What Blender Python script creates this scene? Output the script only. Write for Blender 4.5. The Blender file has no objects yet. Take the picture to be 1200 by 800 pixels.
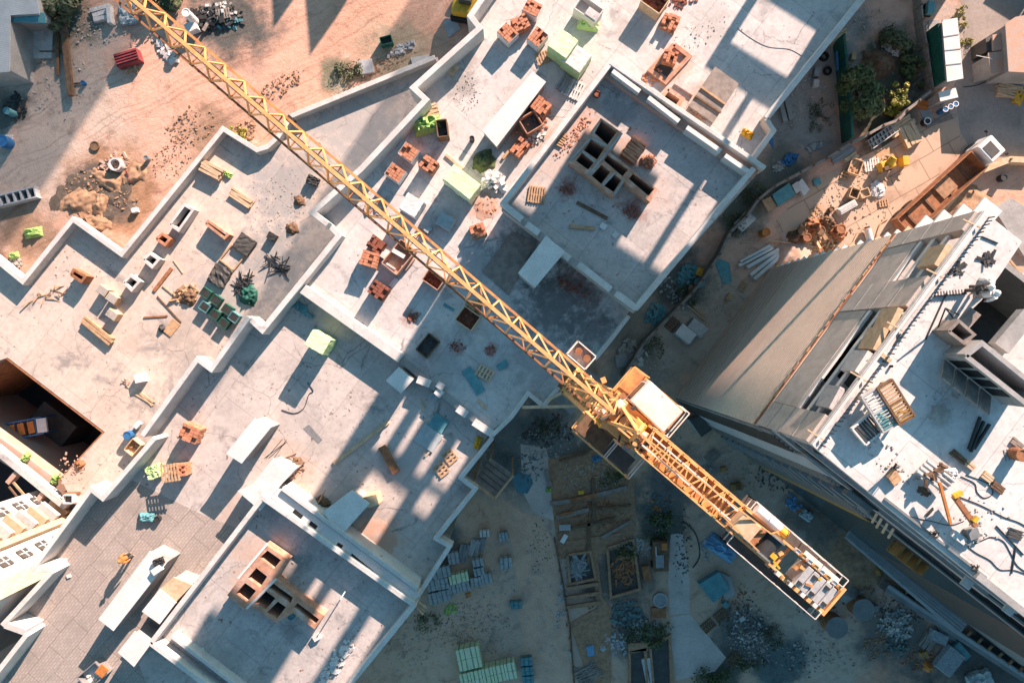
import bpy, bmesh, math, random
from mathutils import Vector, Matrix, noise as mnoise
from mathutils.geometry import tessellate_polygon
R = math.radians
random.seed(7)
S = bpy.context.scene
COL = S.collection

# ------------------------------------------------------------------ camera
HC = 60.0
cam = bpy.data.objects.new('camera', bpy.data.cameras.new('camera'))
COL.objects.link(cam)
cam.location = (0, 0, HC)
cam.rotation_euler = (0, 0, 0)
cam.data.sensor_width = 36
cam.data.lens = 24
cam.data.clip_end = 2000
S.camera = cam

# ------------------------------------------------------------------ light
EL, AZ = R(22.0), R(32.2)          # sun height, and its bearing clockwise from +Y
W = bpy.data.worlds.new('World'); S.world = W; W.use_nodes = True
nt = W.node_tree
sky = nt.nodes.new('ShaderNodeTexSky'); sky.sky_type = 'NISHITA'; sky.sun_disc = False
sky.sun_elevation = EL; sky.sun_rotation = AZ
sky.air_density = 0.9; sky.dust_density = 0.5; sky.ozone_density = 1.6
bg = nt.nodes['Background']; bg.inputs[1].default_value = 0.075
tint = nt.nodes.new('ShaderNodeMix'); tint.data_type = 'RGBA'; tint.blend_type = 'MULTIPLY'; tint.inputs[0].default_value = 1
nt.links.new(sky.outputs[0], tint.inputs[6]); tint.inputs[7].default_value = (.66, 1.0, .93, 1); nt.links.new(tint.outputs[2], bg.inputs[0])
sl = bpy.data.lights.new('sun', 'SUN'); sl.energy = 5.0; sl.angle = R(0.3); sl.color = (1, 0.76, 0.645)
sun = bpy.data.objects.new('sun', sl); COL.objects.link(sun)
LD = Vector((-math.sin(AZ)*math.cos(EL), -math.cos(AZ)*math.cos(EL), -math.sin(EL)))
sun.rotation_euler = LD.to_track_quat('-Z', 'Y').to_euler()
S.view_settings.view_transform = 'Standard'; S.view_settings.look = 'None'
S.view_settings.exposure = 1.64; S.view_settings.gamma = 1

# ------------------------------------------------------------------ helpers
U, V = -35.0, 51.0                  # bearings of the two building axes
def P(px, py, z):
    k = (HC - z)/800.0
    return Vector(((px-600)*k, (400-py)*k, z))
def XY(pts, z): return [P(a, b, z).to_2d() for a, b in pts]
def mpp(z): return (HC - z)/800.0

def srgb(h):
    h = h.lstrip('#'); c = [int(h[i:i+2], 16)/255 for i in (0, 2, 4)]
    return tuple((x/12.92 if x <= .04045 else ((x+.055)/1.055)**2.4) for x in c) + (1,)

def mix_rgb(nt, fac, a, b, mode='MIX'):
    n = nt.nodes.new('ShaderNodeMix'); n.data_type = 'RGBA'; n.blend_type = mode
    for sock, v in ((n.inputs[0], fac), (n.inputs[6], a), (n.inputs[7], b)):
        if hasattr(v, 'is_output'): nt.links.new(v, sock)
        else: sock.default_value = v
    return n.outputs[2]
def maprange(nt, v, a, b, c=0., d=1., smooth=True):
    n = nt.nodes.new('ShaderNodeMapRange'); n.clamp = True
    if smooth: n.interpolation_type = 'SMOOTHSTEP'
    nt.links.new(v, n.inputs[0])
    for i, x in zip((1, 2, 3, 4), (a, b, c, d)): n.inputs[i].default_value = x
    return n.outputs[0]
def noise(nt, vec, scale, detail=4, rough=.55, dist=0):
    n = nt.nodes.new('ShaderNodeTexNoise')
    n.inputs['Scale'].default_value = scale; n.inputs['Detail'].default_value = detail
    n.inputs['Roughness'].default_value = rough; n.inputs['Distortion'].default_value = dist
    nt.links.new(vec, n.inputs['Vector']); return n
def math_n(nt, op, a, b=0.):
    n = nt.nodes.new('ShaderNodeMath'); n.operation = op
    for i, v in enumerate((a, b)):
        if hasattr(v, 'is_output'): nt.links.new(v, n.inputs[i])
        else: n.inputs[i].default_value = v
    return n.outputs[0]

def newmat(name):
    m = bpy.data.materials.new(name); m.use_nodes = True
    nt = m.node_tree; b = nt.nodes['Principled BSDF']
    g = nt.nodes.new('ShaderNodeNewGeometry')
    return m, nt, b, g.outputs['Position']

def mat(name, c1, c2=None, scale=1.5, rough=.8, metal=0., bump=.15, stain=None, st=(.6, .72), sscale=.5,
        speck=None, kscale=14, kst=(.64, .7), spec=.3, lines=None, blobs=(), cracks=0):
    """c1..c2 mottled by noise; broad stains; small specks; optional fine ribs (angle, period, depth)"""
    m, nt, b, pos = newmat(name)
    c1 = c1 if len(c1) == 4 else tuple(c1)+(1,)
    c2 = c2 or tuple(x*.72 for x in c1[:3])+(1,)
    c2 = c2 if len(c2) == 4 else tuple(c2)+(1,)
    n1 = noise(nt, pos, scale, 6, .62)
    col = mix_rgb(nt, maprange(nt, n1.outputs[0], .36, .66), c1, c2)
    fine = noise(nt, pos, scale*9, 3, .6)
    col = mix_rgb(nt, maprange(nt, fine.outputs[0], .35, .7, 0, .3), col, tuple(x*.6 for x in c2[:3])+(1,))
    if stain:
        n2 = noise(nt, pos, sscale, 7, .68, .4)
        col = mix_rgb(nt, maprange(nt, n2.outputs[0], st[0], st[1], 0, .85), col, tuple(stain)[:3]+(1,))
    if speck:
        n3 = noise(nt, pos, kscale, 3, .5)
        n4 = noise(nt, pos, sscale*1.3, 4, .6)
        f = math_n(nt, 'MULTIPLY', maprange(nt, n3.outputs[0], kst[0], kst[1]), maprange(nt, n4.outputs[0], .42, .6))
        col = mix_rgb(nt, f, col, tuple(speck)[:3]+(1,))
    hgt = n1.outputs[0]
    if blobs:
        wn = noise(nt, pos, 1.1, 7, .72)
        for px, py, z, r, cc, k in blobs:
            dn = nt.nodes.new('ShaderNodeVectorMath'); dn.operation = 'DISTANCE'; nt.links.new(pos, dn.inputs[0]); dn.inputs[1].default_value = P(px, py, z)
            dd = math_n(nt, 'ADD', dn.outputs['Value'], math_n(nt, 'MULTIPLY', math_n(nt, 'SUBTRACT', wn.outputs[0], .5), r*3.2))
            col = mix_rgb(nt, maprange(nt, dd, r*.25, r*1.2, k, 0), col, tuple(cc)+(1,))
    if cracks:
        vw = nt.nodes.new('ShaderNodeVectorMath'); vw.operation = 'MULTIPLY_ADD'; nt.links.new(n1.outputs['Color'], vw.inputs[0]); vw.inputs[1].default_value = (2.2, 2.2, 0); nt.links.new(pos, vw.inputs[2])
        vo = nt.nodes.new('ShaderNodeTexVoronoi'); vo.feature = 'DISTANCE_TO_EDGE'; vo.inputs['Scale'].default_value = .22; nt.links.new(vw.outputs[0], vo.inputs['Vector'])
        n5 = noise(nt, pos, .25, 3)
        f = math_n(nt, 'MULTIPLY', maprange(nt, vo.outputs['Distance'], .0, .009, cracks, 0), maprange(nt, n5.outputs[0], .45, .58))
        col = mix_rgb(nt, f, col, tuple(x*.35 for x in c2[:3])+(1,))
        mj = nt.nodes.new('ShaderNodeMapping'); mj.inputs['Rotation'].default_value = (0, 0, R(-52)); nt.links.new(pos, mj.inputs[0])
        jw = nt.nodes.new('ShaderNodeVectorMath'); jw.operation = 'MULTIPLY_ADD'; nt.links.new(n1.outputs['Color'], jw.inputs[0]); jw.inputs[1].default_value = (.12, .12, 0); nt.links.new(mj.outputs[0], jw.inputs[2])
        bj = nt.nodes.new('ShaderNodeTexBrick'); nt.links.new(jw.outputs[0], bj.inputs[0]); bj.inputs['Scale'].default_value = 1; bj.inputs['Brick Width'].default_value = 5.4; bj.inputs['Row Height'].default_value = 3.6; bj.inputs['Mortar Size'].default_value = .022
        bj.inputs['Color1'].default_value = (1, 1, 1, 1); bj.inputs['Color2'].default_value = (.9, .89, .88, 1); bj.inputs['Mortar'].default_value = (.6, .57, .55, 1)
        col = mix_rgb(nt, .75, col, bj.outputs[0], 'MULTIPLY')
        n7 = noise(nt, pos, 2.3, 8, .75)
        col = mix_rgb(nt, maprange(nt, n7.outputs[0], .54, .7, 0, .5), col, tuple(x*.55 for x in c2[:3])+(1,))
        # drips and smears of slurry, stretched along the building
        mp = nt.nodes.new('ShaderNodeMapping'); mp.vector_type = 'TEXTURE'; mp.inputs['Rotation'].default_value = (0, 0, R(51)); mp.inputs['Scale'].default_value = (3.5, .5, 1); nt.links.new(pos, mp.inputs[0])
        n6 = noise(nt, mp.outputs[0], .9, 6, .7)
        col = mix_rgb(nt, maprange(nt, n6.outputs[0], .55, .75, 0, .45), col, tuple(x*.62 for x in c2[:3])+(1,))
        col = mix_rgb(nt, maprange(nt, n6.outputs[0], .42, .28, 0, .35), col, tuple(min(.8, x*1.18) for x in c1[:3])+(1,))
    if lines:
        ang, per, dep = lines
        mp = nt.nodes.new('ShaderNodeMapping'); mp.inputs['Rotation'].default_value = (0, 0, -R(ang))
        nt.links.new(pos, mp.inputs[0])
        w = nt.nodes.new('ShaderNodeTexWave'); w.inputs['Scale'].default_value = 1/per/3.1416*1.5708*2/2
        w.inputs['Distortion'].default_value = .3
        nt.links.new(mp.outputs[0], w.inputs[0])
        col = mix_rgb(nt, maprange(nt, w.outputs[1], .05, .4, dep, 0), col, tuple(x*.45 for x in c1[:3])+(1,))
    nt.links.new(col, b.inputs['Base Color'])
    b.inputs['Roughness'].default_value = rough; b.inputs['Metallic'].default_value = metal
    b.inputs['Specular IOR Level'].default_value = spec
    if bump:
        bn = nt.nodes.new('ShaderNodeBump'); bn.inputs['Strength'].default_value = bump; bn.inputs['Distance'].default_value = .05
        nt.links.new(fine.outputs[0], bn.inputs['Height']); nt.links.new(bn.outputs[0], b.inputs['Normal'])
    return m

M = {}
M['deck'] = mat('deck_concrete', (.60, .555, .525), (.50, .465, .445), .35, .85, stain=(.30, .275, .265), st=(.55, .70), sscale=.45, speck=(.2, .15, .13), kscale=5, bump=.2, cracks=.8, blobs=[(540, 100, 10, 1.5, (.3, .27, .25), .8), (548, 70, 10, .9, (.36, .31, .28), .7), (618, 150, 10, 2.2, (.5, .3, .2), .75), (568, 240, 10, 1.3, (.55, .27, .17), .75), (790, 80, 10, 1.8, (.52, .34, .25), .75), (815, 125, 10, 1.6, (.5, .35, .27), .7), (740, 40, 10, 1.5, (.37, .32, .29), .6), (835, 35, 10, 1.9, (.36, .32, .29), .6), (670, 330, 10, 1.9, (.25, .1, .075), .8), (690, 345, 10, 1.3, (.22, .09, .07), .8), (640, 380, 10, 3.2, (.3, .3, .3), .6), (580, 420, 10, 2.5, (.34, .34, .34), .5), (536, 408, 10, .7, (.28, .1, .08), .8), (575, 410, 10, .6, (.28, .1, .08), .8), (480, 372, 10, .8, (.3, .16, .13), .7), (610, 300, 10, 2.6, (.13, .13, .13), .85), (655, 355, 10, 3.4, (.12, .12, .12), .85), (690, 385, 10, 2.2, (.14, .14, .14), .8), (560, 310, 10, 2.2, (.24, .24, .24), .6), (520, 430, 10, 2.2, (.3, .3, .3), .6), (630, 430, 10, 2.5, (.26, .26, .26), .6)])  # darkest blobs paint in the shade of the bay beside the jib; rest dirt
M['deck2'] = mat('deck_concrete_dusty', (.54, .475, .435), (.44, .39, .36), .3, .85, stain=(.25, .225, .21), st=(.55, .71), sscale=.5, speck=(.18, .13, .11), kscale=4, bump=.2, cracks=.8, blobs=[(440, 630, 9.4, 2.2, (.58, .36, .25), .7), (350, 560, 9.4, 1.8, (.5, .33, .25), .6), (335, 530, 9.4, 1.5, (.5, .36, .28), .5), (475, 545, 9.4, 2.4, (.36, .32, .31), .6), (300, 400, 9.4, 2., (.55, .5, .46), .5), (270, 600, 9.4, 2, (.42, .31, .25), .6)])
M['left'] = mat('left_slab_concrete', (.62, .51, .44), (.53, .435, .375), .25, .88, stain=(.24, .225, .215), st=(.54, .68), sscale=.3, speck=(.2, .15, .12), kscale=3.5, bump=.25, cracks=.6, blobs=[(330, 220, .6, 4.2, (.33, .315, .305), .85), (320, 310, .6, 4.2, (.31, .3, .29), .9), (260, 350, .6, 3.2, (.34, .315, .3), .8), (420, 150, .6, 4.5, (.36, .345, .335), .85), (220, 430, .6, 2.2, (.36, .33, .31), .7), (215, 385, .6, 2.4, (.38, .32, .28), .6), (180, 320, .6, 1.6, (.5, .33, .25), .5), (150, 400, .6, 1.2, (.5, .36, .29), .5), (90, 560, .6, 1.6, (.5, .34, .26), .6), (110, 340, .6, 1.5, (.56, .4, .32), .5)])
M['blockfloor'] = mat('roof_screed', (.52, .47, .44), (.41, .375, .355), .5, .85, stain=(.22, .205, .2), st=(.57, .7), sscale=.7, speck=(.22, .09, .055), kscale=3.2, bump=.2, cracks=.6, blobs=[(680, 150, 12, 2.2, (.5, .31, .23), .75), (650, 200, 12, 1.8, (.5, .38, .32), .6), (740, 180, 12, 1.6, (.48, .3, .22), .7), (742, 248, 12, 1.1, (.26, .1, .07), .85), (665, 222, 12, .9, (.24, .09, .065), .85), (725, 130, 12, 1.4, (.2, .22, .23), .6), (770, 225, 12, 1.5, (.55, .42, .36), .5), (300, 650, 10.4, 2, (.48, .34, .27), .6), (350, 660, 10.4, 1.2, (.2, .18, .18), .6), (290, 690, 10.4, 1.8, (.46, .36, .3), .5), (340, 740, 10.4, .9, (.22, .2, .2), .6), (280, 760, 10.4, 2, (.27, .27, .27), .5)])
M['parapet'] = mat('parapet_concrete', (.60, .57, .54), (.5, .47, .44), .8, .8, stain=(.33, .31, .3), st=(.58, .72), sscale=1.2)
M['wallgrey'] = mat('grey_concrete', (.36, .345, .33), (.27, .26, .25), .6, .85, stain=(.16, .155, .15), sscale=.6)
M['slabwhite'] = mat('white_slab', (.66, .63, .6), (.58, .55, .52), .9, .75, stain=(.45, .4, .37), st=(.62, .75), sscale=.8)
M['brick'] = mat('orange_brick', (.56, .25, .145), (.42, .17, .095), 3, .85, stain=(.5, .3, .2), st=(.6, .75), sscale=1.6)
M['brickdark'] = mat('dark_brick', (.3, .1, .06), (.2, .07, .045), 4, .85)
M['brickwall'] = mat('brick_wall', (.52, .28, .18), (.38, .19, .125), 2.5, .85, stain=(.5, .4, .34), st=(.5, .68), sscale=1.1)
M['brickdust'] = mat('brick_dust', (.5, .29, .2), (.43, .33, .28), 1.2, .9)
M['wood'] = mat('timber', (.52, .33, .19), (.38, .23, .13), 3, .8)
M['woodpale'] = mat('pale_timber', (.6, .44, .29), (.48, .33, .2), 3, .8)
M['wooddark'] = mat('dark_timber', (.2, .115, .065), (.11, .065, .04), 3, .8)
M['plank'] = mat('grey_planks', (.3, .25, .215), (.2, .165, .145), 2, .85)
M['green'] = mat('green_wrap', (.38, .56, .2), (.5, .62, .33), 2.5, .45, spec=.5)
M['greenpale'] = mat('pale_green_wrap', (.56, .68, .38), (.66, .7, .5), 2.0, .45, spec=.5)
M['greendark'] = mat('dark_green_paint', (.02, .12, .085), (.015, .08, .06), 2, .6)
M['bluewrap'] = mat('blue_wrapped_blocks', (.40, .43, .43), (.29, .33, .345), 2.5, .6)
M['teal'] = mat('teal_sheet', (.12, .3, .32), (.08, .22, .25), 2, .6)
M['tealdull'] = mat('dull_teal_scrap', (.12, .19, .19), (.1, .13, .125), 2, .8)
M['blue'] = mat('blue_plastic', (.035, .16, .36), (.03, .12, .27), 3, .5)
M['bluetarp'] = mat('blue_tarpaulin', (.16, .33, .5), (.1, .24, .4), 2.5, .5, bump=.6)
M['white'] = mat('white_plastic', (.74, .72, .7), (.66, .64, .62), 3, .5)
M['steel'] = mat('grey_steel', (.33, .32, .31), (.25, .245, .24), 3, .5, .4)
M['galv'] = mat('galvanised_profile', (.5, .48, .46), (.4, .39, .38), 3, .55, .2)
M['dark'] = mat('dark_metal', (.045, .045, .045), (.03, .03, .03), 3, .6)
M['black'] = mat('black_rubber', (.02, .02, .02), (.014, .014, .014), 5, .7)
M['rust'] = mat('rusty_steel', (.36, .16, .075), (.22, .09, .045), 2.5, .8, stain=(.45, .25, .12), sscale=1.2)
M['yellow'] = mat('crane_yellow', (.78, .41, .16), (.68, .32, .11), 2.5, .5, stain=(.35, .17, .07), st=(.6, .75), sscale=1.4, spec=.5)
M['yellowrust'] = mat('rusty_yellow_plate', (.62, .3, .1), (.4, .17, .07), 2.2, .65, stain=(.25, .11, .05), st=(.52, .7), sscale=1.2)
M['cabwhite'] = mat('cab_white', (.74, .66, .6), (.66, .54, .47), 1.2, .55, stain=(.42, .23, .14), st=(.6, .72), sscale=1.5)
M['orange'] = mat('safety_orange', (.55, .2, .05), (.42, .15, .04), 4, .7)
M['yel'] = mat('machine_yellow', (.72, .42, .04), (.58, .32, .03), 4, .5)
M['red'] = mat('dark_red_paint', (.24, .045, .05), (.17, .03, .035), 3, .6)
M['tanwall'] = mat('tan_render', (.78, .585, .455), (.70, .52, .405), .5, .9, stain=(.56, .43, .34), sscale=.35, bump=.1)
M['tanrib'] = mat('tan_ribbed', (.62, .48, .39), (.52, .41, .33), .8, .9)
M['netgrey'] = mat('grey_netting', (.50, .43, .38), (.39, .34, .30), 1.2, .9, stain=(.36, .33, .3), sscale=1.2)
M['roof'] = mat('fresh_roof_slab', (.64, .61, .585), (.55, .52, .5), .35, .8, stain=(.42, .395, .375), st=(.58, .75), sscale=.7, speck=(.25, .22, .2), kscale=6, bump=.2, cracks=.5, blobs=[(1100, 484, 27, .8, (.33, .31, .3), .7), (1075, 610, 27, .7, (.36, .33, .31), .6), (1130, 545, 27, .9, (.34, .32, .3), .6), (1150, 345, 27, .7, (.42, .38, .35), .6)])
M['glassdark'] = mat('dark_glazing', (.03, .05, .055), (.02, .035, .04), 1, .25, spec=.6, bump=0)
M['wallblue'] = mat('grey_cladding', (.25, .25, .25), (.19, .19, .19), 1, .7)  # plain mid grey for cladding, tank lids and low walls
M['ochre'] = mat('ochre_sheathing', (.36, .21, .07), (.24, .13, .05), 2, .8)
M['foam'] = mat('stone_wool', (.34, .36, .38), (.22, .24, .26), 6, .9)
M['slate'] = mat('dark_slate_sheet', (.09, .082, .075), (.06, .056, .052), 2, .6)
M['corr'] = mat('corrugated_sheet', (.42, .42, .43), (.34, .34, .35), 1.5, .6)
M['soilheap'] = mat('loose_soil', (.42, .25, .15), (.28, .165, .1), 3, .95, bump=.5)
M['mud'] = mat('wet_mud', (.13, .1, .075), (.09, .07, .055), 2, .7, bump=.6)
M['litter'] = mat('mixed_litter', (.55, .5, .45), (.22, .25, .26), 2.2, .7)
M['rubble'] = mat('mixed_rubble', (.46, .42, .38), (.33, .28, .24), 2.2, .9)
M['skin'] = mat('skin', (.5, .3, .2), (.46, .27, .18), 5, .6, bump=0)
M['glow'] = mat('lime_net', (.33, .5, .16), (.24, .4, .1), 4, .6, bump=.6)

def leafmat(name, a, b):
    m, nt, bs, pos = newmat(name)
    n = noise(nt, pos, 1.1, 4); col = mix_rgb(nt, maprange(nt, n.outputs[0], .35, .65), a+(1,), b+(1,))
    n2 = noise(nt, pos, 9, 2); col = mix_rgb(nt, maprange(nt, n2.outputs[0], .5, .7, 0, .6), col, tuple(min(1, x*1.7) for x in b)+(1,))
    nt.links.new(col, bs.inputs['Base Color']); bs.inputs['Roughness'].default_value = .7
    return m
M['leaf'] = leafmat('foliage', (.035, .055, .018), (.075, .1, .03))
M['leafy'] = leafmat('yellowing_foliage', (.15, .15, .02), (.26, .23, .03))
M['weed'] = leafmat('weeds', (.045, .06, .025), (.09, .095, .045))

# --- mesh builder ----------------------------------------------------------
class MB:
    def __init__(s): s.bm = bmesh.new()
    def box(s, c, size, rz=0., rx=0., ry=0., taper=1.):
        m = Matrix.Translation(c) @ Matrix.Rotation(R(rz), 4, 'Z') @ Matrix.Rotation(R(ry), 4, 'Y') @ Matrix.Rotation(R(rx), 4, 'X')
        vs = []
        for z in (-.5, .5):
            k = taper if z > 0 else 1
            for x, y in ((-.5, -.5), (.5, -.5), (.5, .5), (-.5, .5)):
                vs.append(s.bm.verts.new(m @ Vector((x*k*size[0], y*k*size[1], z*size[2]))))
        for f in ((3, 2, 1, 0), (4, 5, 6, 7), (0, 1, 5, 4), (1, 2, 6, 5), (2, 3, 7, 6), (3, 0, 4, 7)):
            s.bm.faces.new([vs[i] for i in f])
        return s
    def bar(s, a, b, w, h=None, up=Vector((0, 0, 1))):
        a, b = Vector(a), Vector(b); h = h or w
        d = (b-a); L = d.length
        if L < 1e-5: return s
        d.normalize()
        if abs(d.dot(up)) > .99: up = Vector((1, 0, 0))
        x = d.cross(up).normalized(); y = x.cross(d).normalized()
        vs = []
        for p in (a, b):
            for i, j in ((-1, -1), (1, -1), (1, 1), (-1, 1)):
                vs.append(s.bm.verts.new(p + x*(i*w/2) + y*(j*h/2)))
        for f in ((3, 2, 1, 0), (4, 5, 6, 7), (0, 1, 5, 4), (1, 2, 6, 5), (2, 3, 7, 6), (3, 0, 4, 7)):
            s.bm.faces.new([vs[i] for i in f])
        return s
    def cyl(s, a, b, r, n=14, r2=None, cap=True):
        a, b = Vector(a), Vector(b); r2 = r if r2 is None else r2
        d = (b-a).normalized(); up = Vector((0, 0, 1)) if abs(d.z) < .95 else Vector((1, 0, 0))
        x = d.cross(up).normalized(); y = x.cross(d)
        A = [s.bm.verts.new(a + x*(r*math.cos(t)) + y*(r*math.sin(t))) for t in [2*math.pi*i/n for i in range(n)]]
        B = [s.bm.verts.new(b + x*(r2*math.cos(t)) + y*(r2*math.sin(t))) for t in [2*math.pi*i/n for i in range(n)]]
        for i in range(n): s.bm.faces.new((A[i], A[(i+1) % n], B[(i+1) % n], B[i]))
        if cap: s.bm.faces.new(A[::-1]); s.bm.faces.new(B)
        return s
    def tube(s, pts, r, n=6):
        for i in range(len(pts)-1): s.cyl(pts[i], pts[i+1], r, n)
        return s
    def ring(s, c, r0, r1, h, n=24):
        c = Vector(c); rows = []
        for (r, z) in ((r0, 0), (r1, 0), (r1, h), (r0, h)):
            rows.append([s.bm.verts.new(c + Vector((r*math.cos(2*math.pi*i/n), r*math.sin(2*math.pi*i/n), z))) for i in range(n)])
        for k in range(4):
            A, B = rows[k], rows[(k+1) % 4]
            for i in range(n): s.bm.faces.new((A[i], A[(i+1) % n], B[(i+1) % n], B[i]))
        return s
    def prism(s, outer, z0, z1, holes=()):
        loops = [outer]+list(holes)
        flat = [p for l in loops for p in l]
        tri = tessellate_polygon([[Vector((p[0], p[1], 0)) for p in l] for l in loops])
        T = [s.bm.verts.new((p[0], p[1], z1)) for p in flat]; B = [s.bm.verts.new((p[0], p[1], z0)) for p in flat]
        for t in tri:
            try: s.bm.faces.new([T[i] for i in t]); s.bm.faces.new([B[i] for i in reversed(t)])
            except ValueError: pass
        k = 0
        for l in loops:
            n = len(l)
            for i in range(n):
                a, b = k+i, k+(i+1) % n
                s.bm.faces.new((B[a], B[b], T[b], T[a]))
            k += n
        return s
    def wall(s, pts, z0, z1, w, side=0.):
        """a mitred wall along the points; side shifts it sideways by that share of its width"""
        n = len(pts); pts = [Vector(p) for p in pts]; L, Rr = [], []
        for i in range(n):
            ds = []
            if i > 0: ds.append((pts[i]-pts[i-1]).normalized())
            if i < n-1: ds.append((pts[i+1]-pts[i]).normalized())
            ns = [Vector((-d.y, d.x)) for d in ds]
            m = sum(ns, Vector((0, 0))); m = m.normalized() if m.length > 1e-6 else ns[0]
            k = 1/max(.45, m.dot(ns[0]))
            L.append(pts[i] + m*(w*(.5+side)*k)); Rr.append(pts[i] - m*(w*(.5-side)*k))
        rows = []
        for i in range(n):
            rows.append([s.bm.verts.new((q.x, q.y, z)) for q, z in ((L[i], z0), (Rr[i], z0), (Rr[i], z1), (L[i], z1))])
        for i in range(n-1):
            a, b = rows[i], rows[i+1]
            for k in range(4): s.bm.faces.new((a[k], a[(k+1) % 4], b[(k+1) % 4], b[k]))
        s.bm.faces.new(rows[0]); s.bm.faces.new(rows[-1][::-1])
        return s
    def build(s, name, m, parent=None, origin=None, bevel=0., smooth=False):
        bm = s.bm
        bmesh.ops.recalc_face_normals(bm, faces=bm.faces)
        vs = bm.verts
        if origin is None and parent is None and len(vs):
            xs = [v.co.x for v in vs]; ys = [v.co.y for v in vs]; zs = [v.co.z for v in vs]
            origin = Vector(((min(xs)+max(xs))/2, (min(ys)+max(ys))/2, min(zs)))
        if origin is not None: bmesh.ops.translate(bm, verts=bm.verts, vec=-Vector(origin))
        me = bpy.data.meshes.new(name); bm.to_mesh(me); bm.free()
        if smooth:
            for p in me.polygons: p.use_smooth = True
        o = bpy.data.objects.new(name, me); COL.objects.link(o)
        if m is not None: me.materials.append(M[m] if isinstance(m, str) else m)
        if origin is not None: o.location = origin
        if parent is not None: o.parent = parent
        if bevel:
            b = o.modifiers.new('b', 'BEVEL'); b.width = bevel; b.segments = 2; b.limit_method = 'ANGLE'
        return o

def tag(o, label, cat, group=None, kind=None):
    if label: o['label'] = label
    if cat: o['category'] = cat
    if group: o['group'] = group
    if kind: o['kind'] = kind
    return o
def thing(name, label, cat, loc, rz=0., group=None):
    e = bpy.data.objects.new(name, None); COL.objects.link(e); e.empty_display_size = .3
    e.location = loc; e.rotation_euler = (0, 0, R(rz))
    return tag(e, label, cat, group)
def worldpart(name, mb, m, root, bevel=0., smooth=False, label=None):
    """a part built in world coordinates under an unrotated root"""
    o = mb.build(name, m, parent=root, origin=root.location, bevel=bevel, smooth=smooth)
    o.location = (0, 0, 0)
    if label: o['label'] = label
    return o
rnd = random.Random(3)
def j(a): return rnd.uniform(-a, a)
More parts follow.
